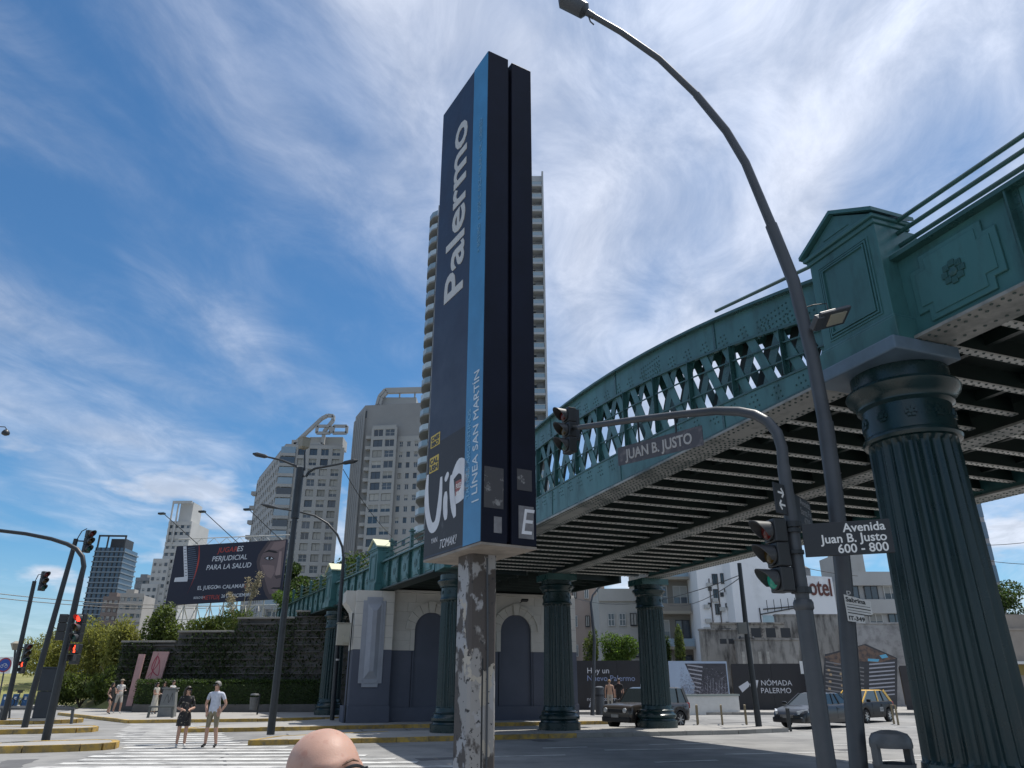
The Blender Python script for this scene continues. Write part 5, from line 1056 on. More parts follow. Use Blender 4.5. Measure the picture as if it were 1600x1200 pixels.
# dark glass tower far left
DY = 450.0; tD = thing('glass_tower', 'slim blue grey glass tower on the left horizon', 'tower', (-252.5, DY, 0), R(4))
DG = mat('blue_tower_glass', (0.045, 0.09, 0.14), 0.2, var=0.3, vs=0.2, spec=0.7); body(tD, [(0, 0), (16.5, 0), (16.5, 20), (0, 20)], 0, 78, DG, 'core')
g = MB(); g.box(-0.7, 17.2, -0.9, 20, 0, 0.75); me = g.mesh('floor_slab', mat('slab_grey_blue', (0.15, 0.19, 0.22), 0.6)); 
for f in range(24): put('floor_slab', me, tD, (0.25 * math.sin(f * 1.7), 0, 5 + f * 3.05))
g = MB(); g.box(-0.3, 0.3, -0.5, 0, 0, 78); me = g.mesh('mullion', FRAME_D)
for k in range(7): put('mullion', me, tD, (k * 2.75, 0, 0))
for (x0, x1) in ((0, 0.8), (5.5, 6.2), (15.7, 16.5)):
    g = MB(); g.box(x0, x1, -0.3, 0.5, 78, 85); g.build('crown_post', FRAME_D, tD)
g = MB(); g.box(0, 16.5, -0.3, 0.6, 84.6, 85.6); g.box(6, 15, 4, 15, 78, 84); g.build('crown_frame', FRAME_D, tD)
# stepped white tower
WY = 330.0
def WX(px): return (px - 800) / 1195.0 * WY
tW = thing('stepped_tower', 'stepped off white apartment tower left of the billboard', 'tower', (0, WY, 0)); OFFW = mat('off_white_render', (0.44, 0.44, 0.42), 0.8, var=0.12, vs=0.1)
for (a, b_, zt, nm) in ((234, 272, 70, 'upper_block'), (222, 248, 53, 'middle_block'), (212, 238, 42, 'lower_block'), (204, 226, 27, 'foot_block')):
    x0, x1 = WX(a), WX(b_); y0 = {70: 3, 53: 1.5, 42: 0.6, 27: 0}[zt]; body(tW, [(x0, y0), (x1, y0), (x1, y0 + 20), (x0, y0 + 20)], 0, zt, OFFW, nm)
    facade(tW, (x0, y0 - 0.1), (x1, y0 - 0.1), zt - 3.1 * (int(zt / 3.1) - 2) - 1, int(zt / 3.1) - 2, 3.1, max(3, int((x1 - x0) / 2.6)), OFFW, 0.5, 0.45, 0.2, piers=False, bands=(zt > 60), first=(2 if zt < 60 else 5), kinds=(1, 1, 0, 2))
for (x0, x1) in ((WX(236), WX(238)), (WX(245), WX(247))):
    g = MB(); g.box(x0, x1, 2, 2.6, 60, 78); g.build('crown_post', OFFW, tW)
body(tW, [(WX(247), 4), (WX(268), 4), (WX(268), 14), (WX(247), 14)], 70, 79, OFFW, 'crown_house'); g = MB(); g.box(WX(236), WX(268), 1.9, 2.7, 78, 79.2); g.build('crown_beam', OFFW, tW)
for k, (a, b_, top, Y, col, lb) in enumerate([(160, 192, 935, 300, (0.20, 0.16, 0.14), 'low brown apartment block below the glass tower'), (186, 222, 930, 290, (0.34, 0.32, 0.29), 'pale apartment block between the glass tower and the stepped tower'), (205, 226, 905, 340, (0.22, 0.23, 0.24), 'narrow grey block behind the pale apartment block')]):
    m = mat('block_%d' % k, col, 0.8, var=0.1, vs=0.2); x0 = (a - 800) / 1190 * Y; x1 = (b_ - 800) / 1190 * Y; z = far(a, top, 0).z if False else atY(a, top, Y).z
    t = thing('apartment_block', lb, 'building', (x0, Y, 0), R(6)); body(t, [(0, 0), (x1 - x0, 0), (x1 - x0, 12), (0, 12)], 0, z, m); facade(t, (0, -0.1), (x1 - x0, -0.1), z - 6 * 3, 6, 3.0, 4, m, 0.55, 0.5, 0.25, piers=False)
    g = MB(); g.box(1, 4, 2, 6, z, z + 2.5); g.build('roof_house', m, t)
# ---- seen under the bridge
def block(name, label, pxa, pxb, Y, ytop, m, rz=0.0, depth=12, group=None):
    a = atY(pxa, 1000, Y); b = atY(pxb, 1000, Y); zt = atY((pxa + pxb) / 2, ytop, Y).z; t = thing(name, label, 'building', (a.x, Y, 0), rz, group); w = (b.x - a.x) / math.cos(rz)
    body(t, [(0, 0), (w, 0), (w, depth), (0, depth)], 0, zt, m); return t, w, zt
m = mat('pinkish_render', (0.36, 0.29, 0.25), 0.85, var=0.1, vs=0.3)
t, w, zt = block('apartment_building', 'pinkish apartment building glimpsed between the arcade and the green column', 890, 948, 84, 905, m); facade(t, (0, -0.05), (w, -0.05), zt - 9, 3, 3.0, 3, m, 0.35, 0.4, 0.2, piers=False, bands=False)
m = mat('grey_white_render', (0.44, 0.43, 0.40), 0.85, var=0.12, vs=0.3)
t, w, zt = block('apartment_building', 'grey white building with three bright windows behind the garden shrubs', 938, 1018, 76, 925, m); facade(t, (0.6, -0.05), (w, -0.05), zt - 2.9 * 3 - 1.2, 3, 2.9, 4, m, 0.60, 0.42, 0.2, piers=False, bands=False, kinds=(2, 4, 3))
g = MB(); g.box(0, w, -0.25, 0.1, zt - 0.9, zt + 0.3); g.build('parapet', m, t)
m = mat('brown_apartment_render', (0.20, 0.185, 0.16), 0.85, var=0.1, vs=0.3); m2 = mat('tan_party_wall', (0.27, 0.245, 0.20), 0.85, var=0.12, vs=0.3)
t, w, zt = block('apartment_building', 'brown apartment building with stacked balconies right of the second green column', 1020, 1084, 70, 850, m)
facade(t, (0, -0.05), (w, -0.05), zt - 3.0 * 6 - 0.3, 6, 3.0, 2, m, 0.72, 0.62, 0.2, kinds=(1, 2, 3))
for f in range(6):
    z = zt - 18.3 + f * 3.0; g = MB(); g.box(0.2, w - 0.3, -1.5, -0.2, z - 0.15, z + 0.1); b_ = g.build('balcony', m2, t); g = MB(); g.box(0.2, w - 0.3, -1.5, -1.42, z + 0.1, z + 0.75); g.build('balcony_parapet', [m, RAILG][f % 2], b_)
t2_, w2, z2_ = block('party_wall', 'plain tan side wall rising behind the brown balconies', 1082, 1130, 74, 850, m2)
for k in range(4): put('air_conditioner', AC_ME, t2_, (0.3, -0.02, 3 + k * 3.1), 0)
HW = mat('whitewashed_wall', (0.80, 0.80, 0.80), 0.85, var=0.06, vs=0.25, col2=(0.62, 0.62, 0.61), lo=0.55, hi=0.72)
t, w, zt = block('hotel_building', 'whitewashed hotel side wall with small windows and painted lettering', 1098, 1152, 66, 868, HW)
r_ = random.Random(3)
for k, (px, py) in enumerate([(1117, 905), (1130, 904), (1119, 929), (1122, 952), (1134, 922), (1128, 929), (1136, 946), (1137, 975), (1109, 920), (1109, 945)]):
    p = atY(px, py, 66); put('window', window_mesh(0.5 if k < 4 else 0.3, 0.9 if k < 4 else 0.35, 1), t, (p.x - t.location.x, -0.03, p.z))
for (px, py) in [(1104, 948), (1106, 970), (1117, 938), (1138, 926), (1128, 952), (1104, 983), (1140, 951), (1108, 914)]:
    p = atY(px, py, 66); put('air_conditioner', AC_ME, t, (p.x - t.location.x, -0.02, p.z), 0).scale = (0.6, 0.6, 0.6)
for px in (1111, 1124, 1141):
    p = atY(px, 940, 66); g = MB(); g.tube([(p.x - t.location.x, -0.06, 3), (p.x - t.location.x, -0.06, zt - 2)], 0.05, 5); g.build('drain_pipe', mat('rusty_pipe', (0.13, 0.11, 0.10), 0.8), t)
a = atY(1153, 1000, 65); b = atY(1316, 1000, 69); 
ht = thing('hotel_wall', 'big bright whitewashed party wall with dark red hotel lettering', 'building', (a.x, a.y, 0), math.atan2(b.y - a.y, b.x - a.x)); wH = (b - a).xy.length; zL = atY(1160, 850, 65).z; zR = atY(1308, 905, 69).z
body(ht, [(0, 0), (wH * 0.62, 0), (wH * 0.62, 8), (0, 8)], 0, zL, HW); body(ht, [(wH * 0.62 + 0.02, 0.05), (wH, 0.05), (wH, 8), (wH * 0.62 + 0.02, 8)], 0, zR + 0.2, HW, 'lower_wall')
n_ = Vector((b.y - a.y, -(b.x - a.x), 0)); RED = mat('dark_red_sign_paint', (0.13, 0.045, 0.035), 0.7)
Mi = ht.matrix_basis if False else (Matrix.Translation(ht.location) @ Matrix.Rotation(ht.rotation_euler.z, 4, 'Z')).inverted()
p = Mi @ onplane(1302, 931, a, n_); text('Hotel', 2.15, RED, (p.x, -0.01, p.z), RX, UPZ, ht, align='RIGHT', bold=0.03, depth=0.02, xs=0.78)
for (x0, z0, x1, z1) in ((1186, 950, 1192, 993), (1192, 952, 1256, 946), (1188, 960, 1252, 948)):
    p, q = Mi @ onplane(x0, z0, a, n_), Mi @ onplane(x1, z1, a, n_); g = MB(); g.tube([(p.x, -0.06, p.z), (q.x, -0.06, q.z)], 0.05, 5); g.build('steel_strut', FRAME_D, ht)
for k in range(6):
    p = Mi @ onplane(1196 + k * 11, 955 - k, a, n_); g = MB(); g.tube([(p.x, -0.3, p.z - 0.1), (p.x, -0.3, p.z + 0.9)], 0.03, 5); g.build('roof_rail_post', FRAME_D, ht)
g = MB(); p = Mi @ onplane(1195, 993, a, n_); q = Mi @ onplane(1255, 960, a, n_); g.box(p.x, q.x, -0.02, 0.0, p.z - 1, q.z - 0.2); g.build('pale_blue_patch', mat('pale_blue_wash', (0.42, 0.55, 0.58), 0.85, var=0.1), ht)
for x in (0.70, 0.86): g = MB(); g.lathe([(0.7, 0), (0.75, 1.1), (0.3, 1.4)], 10, (wH * x, 2, zR)); g.build('water_tank', mat('tank_grey', (0.10, 0.11, 0.12), 0.7), ht)
STN = mat('stained_concrete', (0.30, 0.285, 0.26), 0.9, col2=(0.075, 0.070, 0.065), lo=0.46, hi=0.66, vs=1.1, var=0.2, stretch=(1.6, 1.6, 0.45), bump=0.2, bs=6)
def oldwall(label, px0, px1, ytop, Y, m, th=0.5, rz=0.0):
    p = atY(px0, ytop, Y); q = atY(px1, ytop, Y); t = thing('old_wall', label, 'wall', (p.x, Y, 0), rz, 'old walls behind the hoardings'); g = MB(); g.box(0, q.x - p.x, 0, th, 0, p.z); g.build('wall_face', m, t)
    g = MB(); g.box(-0.05, q.x - p.x + 0.05, -0.08, th + 0.05, p.z, p.z + 0.12); g.build('coping', m, t); return t, q.x - p.x, p.z
t, w, z = oldwall('stained low wall with three openings behind the logo hoarding', 1094, 1165, 985, 58, STN)
for k in range(2): g = MB(); g.box(1.4 + k * 0.65, 1.9 + k * 0.65, -0.01, 0.0, z - 0.95, z - 0.6); g.build('vent_opening', FRAME_D, t)
t, w, z = oldwall('blackened long wall right of the low pole', 1150, 1262, 1000, 57, STN); 
for k in range(9): g = MB(); x = 0.3 + k * 0.6; g.box(x, x + 0.22, -0.03, 0.0, 1.5, z - 0.8); g.build('buttress_strip', mat('pale_peel', (0.40, 0.38, 0.34), 0.9, var=0.3, vs=4), t) if k < 4 else None
t, w, z = oldwall('ruined upper storey with broken window openings', 1112, 1225, 975, 60, mat('ruin_plaster', (0.32, 0.29, 0.25), 0.9, col2=(0.10, 0.09, 0.08), lo=0.48, hi=0.62, vs=2.2, var=0.2))
for k in range(5): g = MB(); x = 0.7 + k * 1.15; g.box(x, x + 0.75, -0.012, 0.0, z - 1.0, z - 0.3); g.build('broken_opening', FRAME_D, t)
t, w, z = oldwall('grey concrete wall between the mast and the lamp post', 1212, 1330, 962, 61, STN); t, w, z = oldwall('pale weathered wall right of the lamp post', 1318, 1420, 975, 60, mat('weathered_pale', (0.38, 0.37, 0.36), 0.9, col2=(0.20, 0.195, 0.19), lo=0.45, hi=0.7, vs=1.5, var=0.15))
m = mat('grey_modern_render', (0.36, 0.36, 0.35), 0.8, var=0.1, vs=0.3)
t, w, zt = block('apartment_building', 'grey stepped apartment building between the lamp post and the front column', 1328, 1420, 88, 905, m)
facade(t, (0, -0.05), (w, -0.05), zt - 3.1 * 4, 4, 3.1, 3, m, 0.7, 0.5, 0.6, piers=False, kinds=(1, 2, 0)); body(t, [(0.8, 2), (3.2, 2), (3.2, 7), (0.8, 7)], zt, zt + 3.2, m, 'roof_house'); body(t, [(2.4, 3), (4.6, 3), (4.6, 8), (2.4, 8)], zt, zt + 11, m, 'lift_tower')
for k in range(3): g = MB(); x = 0.6 + k * 0.7; g.tube([(x, 1, zt), (x, 1, zt + 4.5 + k * 0.5)], 0.03, 4); g.tube([(x - 0.5, 1, zt + 4.2), (x + 0.5, 1, zt + 4.2)], 0.02, 4); g.build('antenna', FRAME_D, t)
m = mat('slate_tower_render', (0.30, 0.30, 0.31), 0.8, var=0.08, vs=0.3)
t, w, zt = block('apartment_tower', 'grey tower with glazed balconies rising right of the front column', 1500, 1584, 100, 770, m)
for f in range(4):
    z = zt - 1 - (f + 1) * 2.9; g = MB(); g.box(-0.3, w - 1.5, -1.2, 0.0, z, z + 0.3); b_ = g.build('balcony', PALE, t); g = MB(); g.box(-0.3, w - 1.5, -1.2, -1.12, z + 0.3, z + 1.2); g.build('glass_railing', RAILG, b_); g = MB(); g.box(-0.2, w + 0.02, -0.06, 0.0, z + 0.5, z + 2.7); g.build('glazing', mat('tower_window_band', (0.08, 0.14, 0.2), 0.12, spec=0.8), t)
for f in range(4): g = MB(); z = 5.2 + f * 2.0; g.box(w, w + 1.6, 0.5, 2.2, z, z + 0.2); b_ = g.build('side_balcony', m, t); g = MB(); g.box(w + 1.52, w + 1.6, 0.5, 2.2, z + 0.2, z + 1.0); g.box(w, w + 1.52, 0.5, 0.56, z + 0.2, z + 1.0); g.build('balcony_railing', FRAME_D, b_)
t, w, z = oldwall('beige stepped boundary wall at the right edge beneath the tree', 1530, 1640, 985, 50, mat('beige_plaster', (0.30, 0.26, 0.22), 0.9, var=0.15, vs=1.5))
g = MB(); g.box(1.8, 5, 0.1, 0.6, z + 0.12, z + 1.0); g.build('raised_bay', MATS['beige_plaster'], t); g = MB(); g.box(-0.2, 5.2, -1.0, 0.0, z - 2.05, z - 1.9); g.build('white_canopy', mat('canopy_white', (0.62, 0.62, 0.60), 0.7), t); g = MB(); g.box(0, 5, -0.03, 0, z - 2.7, z - 2.1); g.build('ochre_band', mat('ochre_plaster', (0.26, 0.20, 0.07), 0.8), t)
for k in range(2): g = MB(); x = 0.35 + k * 1.25; g.lathe([(0.18, 0), (0.18, 1.0 + k * 0.6)], 10, (x, 0.3, z + 0.12)); g.build('chimney_pipe', HW, t)
p = atY(1555, 985, 62); tree('broad leafy street tree beside the grey tower', (p.x, 62, 0), 11.5, 2.6, 3.4, 9000, LEAF1, 0.22); p = atY(1520, 985, 58); tree('leafy tree partly hidden by the front column', (p.x, 58, 0), 8.0, 2.0, 2.4, 5000, LEAF2, 0.22)
p = atY(965, 1030, 56); shrub('bright green garden shrubs over the black hoarding', (p.x, 56, 2.2), 1.9, 1.2, 3.2, 6500, LEAF4, 0.16, group='garden plants over the hoarding'); p = atY(925, 1030, 56.5)
shrub('slim green shrub next to the arcade end', (p.x, 56.5, 2.0), 0.7, 0.7, 3.6, 2200, LEAF2, 0.16, group='garden plants over the hoarding', nb=7); p = atY(1063, 1030, 56); shrub('round topped green shrub before the brown building', (p.x, 56, 2.0), 0.75, 0.75, 3.9, 2600, LEAF2, 0.14, group='garden plants over the hoarding', nb=7); p = atY(1046, 1030, 57); shrub('narrow green shrub left of the round topped one', (p.x, 57, 2.0), 0.5, 0.5, 3.0, 1600, LEAF1, 0.14, group='garden plants over the hoarding', nb=6)
# ------------------------------------------------------------------ hoardings along the far pavement
HB = mat('hoarding_black', (0.016, 0.015, 0.018), 0.5, var=0.2, vs=0.8); HY_ = 52.0
def hoarding(label, px0, px1, y0, y1, m, Y=HY_):
    p = atY(px0, y0, Y); q = atY(px1, y1, Y); w = q.x - p.x; t = thing('hoarding', label, 'hoarding', (p.x, Y, 0.13), 0, 'hoardings along the far pavement'); zt = p.z - 0.13
    n = max(2, int(w / 2.44))
    for k in range(n): g = MB(); g.box(w * k / n + 0.006, w * (k + 1) / n - 0.006, 0, 0.06, 0, zt + rnd.uniform(-0.015, 0.015)); g.build('hoarding_sheet', m, t)
    g = MB(); g.box(0, w, 0.06, 0.16, 0.3, zt - 0.1); g.build('backing_frame', BARK, t)
    return t, w, zt
def hpx(t, px, py): p = atY(px, py, HY_); return p.x - t.location.x, p.z - 0.13
t, w, z = hoarding('black hoarding with pale advertising words behind the brown car', 890, 1042, 1032, 1110, HB)
hw = mat('hoarding_white', (0.55, 0.56, 0.60), 0.6); hb = mat('hoarding_lilac', (0.22, 0.27, 0.42), 0.6)
x_, z_ = hpx(t, 917, 1052); text('Hoy un', 0.50, hw, (x_, -0.005, z_), RX, UPZ, t); x_, z_ = hpx(t, 917, 1064); text('Nuevo Palermo', 0.50, hb, (x_, -0.005, z_), RX, UPZ, t); x_, z_ = hpx(t, 917, 1095); text('nomadapalermo.com', 0.34, hw, (x_, -0.005, z_), RX, UPZ, t)
x_, z_ = hpx(t, 1000, 1052); text('Tu', 0.4, hw, (x_, -0.005, z_), RX, UPZ, t); x_, z_ = hpx(t, 1000, 1076); text('Hogar', 0.4, hw, (x_, -0.005, z_), RX, UPZ, t)
x_, z_ = hpx(t, 920, 1105); g = MB(); g.prism([(x_, -0.002, z_), (x_ + 0.12, -0.002, z_), (x_ + 0.25, -0.002, z_ + 0.4), (x_ + 0.12, -0.002, z_ + 0.32)], (0, -0.004, 0)); g.build('printed_mark', hw, t)
t, w, z = hoarding('picture hoarding with pale sky, bare trees and striped facade', 1044, 1141, 1033, 1090, mat('printed_pale_sky', (0.36, 0.44, 0.56), 0.6, var=0.06, vs=0.5))
pt = mat('printed_twigs', (0.10, 0.09, 0.12), 0.6, col2=(0.36, 0.36, 0.42), lo=0.5, hi=0.58, vs=7); pd = mat('printed_shade', (0.05, 0.05, 0.06), 0.6, var=0.5, vs=3); pw = mat('printed_light', (0.36, 0.36, 0.40), 0.6); pg_ = mat('printed_grey', (0.16, 0.16, 0.18), 0.6)
g = MB(); g.prism([(w * 0.28, -0.003, z * 0.95), (w * 0.98, -0.003, z * 0.95), (w * 0.98, -0.003, 0.1), (w * 0.36, -0.003, 0.1), (w * 0.42, -0.003, z * 0.5)], (0, -0.003, 0)); g.build('printed_facade', pd, t)
for k in range(9): g = MB(); y0 = z * (0.93 - k * 0.085); g.prism([(w * (0.32 + 0.01 * k), -0.007, y0), (w * (0.58 - 0.012 * k), -0.007, y0 - 0.12), (w * (0.58 - 0.012 * k), -0.007, y0 - 0.22), (w * (0.32 + 0.01 * k), -0.007, y0 - 0.07)], (0, -0.003, 0)); g.build('printed_slab', pw, t)
for k in range(7): g = MB(); x0 = 0.60 + k * 0.05; g.prism([(w * x0, -0.007, z * 0.12), (w * (x0 + 0.012), -0.007, z * 0.12), (w * (x0 + 0.05), -0.007, z * (0.55 + 0.05 * (k % 3))), (w * (x0 + 0.035), -0.007, z * (0.55 + 0.05 * (k % 3)))], (0, -0.003, 0)); g.build('printed_slab', pg_, t)
V = np.column_stack([rng.uniform(0.18, 0.97, 3500) * w, np.full(3500, -0.012), np.abs(rng.normal(0, 0.5, 3500)) * z * 0.6 + 0.1]); V[:, 2] = np.minimum(V[:, 2], z * 0.85); 
P_, F_ = leaf_quads(V, 0.16, rng, 0, 0.12, 0); P_[:, 1] = -0.012 + 0.002 * rng.uniform(size=len(P_)); fastmesh('printed_twigs', P_, F_, pt, t)['kind'] = 'stuff'
t, w, z = hoarding('black hoarding with white ribbon logo and two line name', 1142, 1275, 1037, 1110, HB)
x_, z_ = hpx(t, 1189, 1071); text('NÓMADA', 0.46, hw, (x_, -0.005, z_), RX, UPZ, t); x_, z_ = hpx(t, 1189, 1083); text('PALERMO', 0.46, hw, (x_, -0.005, z_), RX, UPZ, t)
L4 = [[(1154, 1073), (1168, 1064), (1171, 1069), (1170, 1073), (1160, 1082)], [(1171, 1069), (1176, 1062), (1185, 1063), (1182, 1079), (1174, 1076)]]
for q in L4: g = MB(); g.prism([(hpx(t, *p)[0], -0.001, hpx(t, *p)[1]) for p in q], (0, -0.005, 0)); g.build('printed_ribbon', hw, t)
# cut out picture of a building with roof pool
p = atY(1283, 1095, 50.5); q = atY(1402, 1095, 50.5); w = q.x - p.x; t = thing('cutout_hoarding', 'cut out picture board of a terraced building with roof pool above the taxi', 'hoarding', (p.x, 50.5, 0.13))
def cp(px, py): r = atY(px, py, 50.5); return (r.x - p.x, 0.0, r.z - 0.13)
def cpoly(pts, m, nm, d): g = MB(); g.prism([Vector(cp(*s)) + Vector((0, -d, 0)) for s in pts], (0, 0.004, 0)); return g.build(nm, m, t)
g = MB(); g.prism([Vector(cp(*s)) for s in [(1283, 1108), (1402, 1108), (1402, 1028), (1352, 1006), (1290, 1022)]], (0, 0.10, 0)); g.build('board', mat('print_dusk', (0.045, 0.045, 0.05), 0.6, var=0.3, vs=2), t)
pbn = mat('print_brown', (0.17, 0.11, 0.08), 0.6, col2=(0.06, 0.05, 0.05), lo=0.45, hi=0.6, vs=3); cpoly([(1288, 1026), (1350, 1008), (1400, 1029), (1372, 1036), (1345, 1033), (1305, 1040)], pbn, 'printed_roof', 0.006); cpoly([(1374, 1024), (1384, 1022), (1388, 1027), (1378, 1029)], mat('print_pool_blue', (0.12, 0.40, 0.58), 0.5), 'printed_pool', 0.012); cpoly([(1356, 1029), (1374, 1030), (1372, 1034), (1356, 1033)], MATS['print_pool_blue'], 'printed_pool', 0.012)
for k in range(9):
    y = 1040 + k * 6.2; cpoly([(1358, y - 3), (1398, y - 6), (1398, y - 4), (1358, y - 0.6)], pw, 'printed_floor', 0.008); cpoly([(1290, y - 7), (1350, y + 3), (1350, y + 5), (1290, y - 5)], mat('print_grey_floor', (0.20, 0.19, 0.19), 0.6), 'printed_floor', 0.008)
for k in range(14):
    x = 1293 + (k * 37) % 55; y = 1045 + (k * 23) % 40; cpoly([(x, y), (x + 4, y + 0.7), (x + 4, y + 4), (x, y + 3.4)], mat('print_warm', (0.42, 0.30, 0.18), 0.6), 'printed_window', 0.010)
t, w, z = hoarding('plain dark hoarding at the right picture edge', 1405, 1680, 1040, 1125, mat('hoarding_charcoal', (0.035, 0.033, 0.036), 0.6, var=0.2, vs=0.8))
# low white parapet in front of the picture hoarding
p = gnd(1052, 1118); q = gnd(1157, 1116); t = thing('low_parapet', 'low white parapet wall in front of the picture hoarding', 'wall', (p.x, p.y, 0), math.atan2(q.y - p.y, q.x - p.x)); w = (q - p).length
g = MB(); g.box(0, w, 0, 0.35, 0, 1.02); g.build('wall_face', mat('lime_white', (0.58, 0.57, 0.54), 0.8, var=0.08), t); g = MB(); g.box(-0.05, w + 0.05, -0.05, 0.4, 1.02, 1.12); g.build('coping', mat('grey_green_coping', (0.25, 0.28, 0.26), 0.8), t)
# ------------------------------------------------------------------ vehicles (local x points to the front)
RUB = mat('tyre_rubber', (0.018, 0.018, 0.018), 0.85); RIM = mat('alloy_rim', (0.42, 0.42, 0.42), 0.3, metal=0.8); CGLASS = mat('car_glass', (0.03, 0.04, 0.045), 0.05, spec=0.9); CLAD = mat('black_cladding', (0.02, 0.02, 0.021), 0.6)
HEADL = mat('headlight_glass', (0.50, 0.52, 0.54), 0.15, spec=0.8); TAILR = mat('tail_light_red', (0.25, 0.015, 0.012), 0.25); PLATE = mat('number_plate', (0.30, 0.30, 0.30), 0.5)
def wheel_meshes(r):
    g = MB(); M = Matrix.Rotation(R(90), 4, 'X'); g.lathe([(r * 0.66, -0.10), (r * 0.92, -0.105), (r, -0.07), (r, 0.07), (r * 0.92, 0.105), (r * 0.66, 0.10)], 28, M=M); ty = g.mesh('tyre', RUB, True)
    g = MB(); g.lathe([(r * 0.64, -0.085), (r * 0.67, -0.10), (r * 0.62, -0.09), (r * 0.60, -0.03), (0.02, -0.03)], 24, M=Matrix.Rotation(R(-90), 4, 'X'), m=1)
    for k in range(7):
        a = k * 2 * math.pi / 7; g.bar((math.cos(a) * 0.05, -0.085, math.sin(a) * 0.05), (math.cos(a) * r * 0.64, -0.10, math.sin(a) * r * 0.64), 0.055, 0.03, (0, 1, 0), 0)
    g.lathe([(0.07, -0.09), (0.06, -0.11), (0.02, -0.115)], 12, M=Matrix.Rotation(R(-90), 4, 'X'), m=0); 
    return ty, g.mesh('rim', [RIM, CLAD])
def car(name, label, cat, loc, rz, L_, W, topf, zb, zbelt, cab, roofw, hroof, wb, r, paint, roofm=None, lower=None, boxy=False, xoff=0.0):
    t = thing(name, label, cat, loc, rz); xs = np.linspace(-L_ / 2, L_ / 2, 73); xw = (-wb / 2 + xoff, wb / 2 + xoff); V = []; F = []; k = 12
    for x in xs:
        e = 1 - abs(x) / (L_ / 2); ww = W / 2 * (1 - (0.16 if boxy else 0.24) * max(0, 1 - e / 0.16) ** 2); z0 = zb + 0.16 * max(0, 1 - e / 0.05) ** 2
        for q in xw:
            d = abs(x - q); ra = r + 0.055
            if d < ra: z0 = max(z0, r + math.sqrt(ra * ra - d * d))
        zt = topf(x); zm = min(zbelt, zt - 0.02); z0 = min(z0, zm - 0.06)
        prof = [(0, z0), (ww * 0.93, z0), (ww * 0.985, z0 + (zm - z0) * 0.15), (ww, z0 + (zm - z0) * 0.5), (ww * 0.985, zm - 0.05), (ww * 0.93, zm + (zt - zm) * 0.4), (ww * 0.80, zt), (0, zt + 0.015)]
        V += [(x, y, z) for y, z in prof] + [(x, -y, z) for y, z in prof[-2:0:-1]]
    n = 14
    for i in range(len(xs) - 1):
        for j in range(n): a, b = i * n + j, i * n + (j + 1) % n; F.append((a, b, b + n, a + n))
    g = MB(); g.add(V, F); g.add([V[j] for j in range(n)], [tuple(range(n))]); g.add([V[-n + j] for j in range(n)], [tuple(range(n))]); bd = g.build('body', paint, t, smooth=True)
    x0, x1, x2, x3 = cab; wb_ = W / 2 * 0.90; zc = zbelt - 0.02; g = MB()
    vs = [(x0, wb_ * 0.92, zc), (x1, roofw / 2, hroof - 0.05), (x2, roofw / 2, hroof - 0.05), (x3, wb_ * 0.92, zc)]; V = [(x, y, z) for x, y, z in vs] + [(x, -y, z) for x, y, z in vs]; mid = len(V)
    g.add(V, [(0, 1, 2, 3), (7, 6, 5, 4), (0, 4, 5, 1), (1, 5, 6, 2), (2, 6, 7, 3), (3, 7, 4, 0)]); g.build('glasshouse', CGLASS, t)
    g = MB(); rw = roofw / 2 + 0.015
    g.add([(x1 - 0.06, -rw, hroof - 0.06), (x1 - 0.06, rw, hroof - 0.06), (x2 + 0.06, rw, hroof - 0.06), (x2 + 0.06, -rw, hroof - 0.06), (x1 - 0.25, -rw * 0.8, hroof), (x1 - 0.25, rw * 0.8, hroof), (x2 + 0.2, rw * 0.8, hroof), (x2 + 0.2, -rw * 0.8, hroof)], [(0, 1, 2, 3), (4, 7, 6, 5), (0, 4, 5, 1), (1, 5, 6, 2), (2, 6, 7, 3), (3, 7, 4, 0)]); g.build('roof', roofm or paint, t, bevel=0.03, smooth=True)
    pm = roofm or paint; xm = (x1 + x2) / 2 + 0.05
    for s in (-1, 1):
        for (a, b, w) in (((x0 + 0.0, s * wb_ * 0.925, zc), (x1, s * (roofw / 2 + 0.005), hroof - 0.05), 0.07), ((x3, s * wb_ * 0.925, zc), (x2, s * (roofw / 2 + 0.005), hroof - 0.05), 0.16), ((xm, s * wb_ * 0.925, zc), (xm - 0.04, s * (roofw / 2 + 0.006), hroof - 0.05), 0.09), ((x2 + (x3 - x2) * 0.35 + 0.5, s * wb_ * 0.925, zc), (x2 + 0.42, s * (roofw / 2 + 0.006), hroof - 0.05), 0.05)):
            g = MB(); g.bar(a, b, w, 0.05, (0, 1, 0)); g.build('pillar', pm if w > 0.06 else CLAD, t)
        g = MB(); g.cbox((x0 - 0.22, s * (W / 2 + 0.09), zbelt + 0.10), (0.12, 0.20, 0.14)); g.build('mirror', paint, t, bevel=0.03)
        for xd in (xm - 0.12, xm - 1.02): g = MB(); g.cbox((xd, s * (W / 2 * 0.985), zbelt - 0.12), (0.16, 0.05, 0.03)); g.build('door_handle', paint, t)
        for xd in (xm + 0.02, xm + 0.98, xm - 0.88): g = MB(); g.box(xd - 0.006, xd + 0.006, s * W / 2 * 0.9, s * W / 2 * 1.001, zb + 0.16, zbelt - 0.05) if s > 0 else g.box(xd - 0.006, xd + 0.006, -W / 2 * 1.001, -W / 2 * 0.9, zb + 0.16, zbelt - 0.05); g.build('door_seam', CLAD, t)
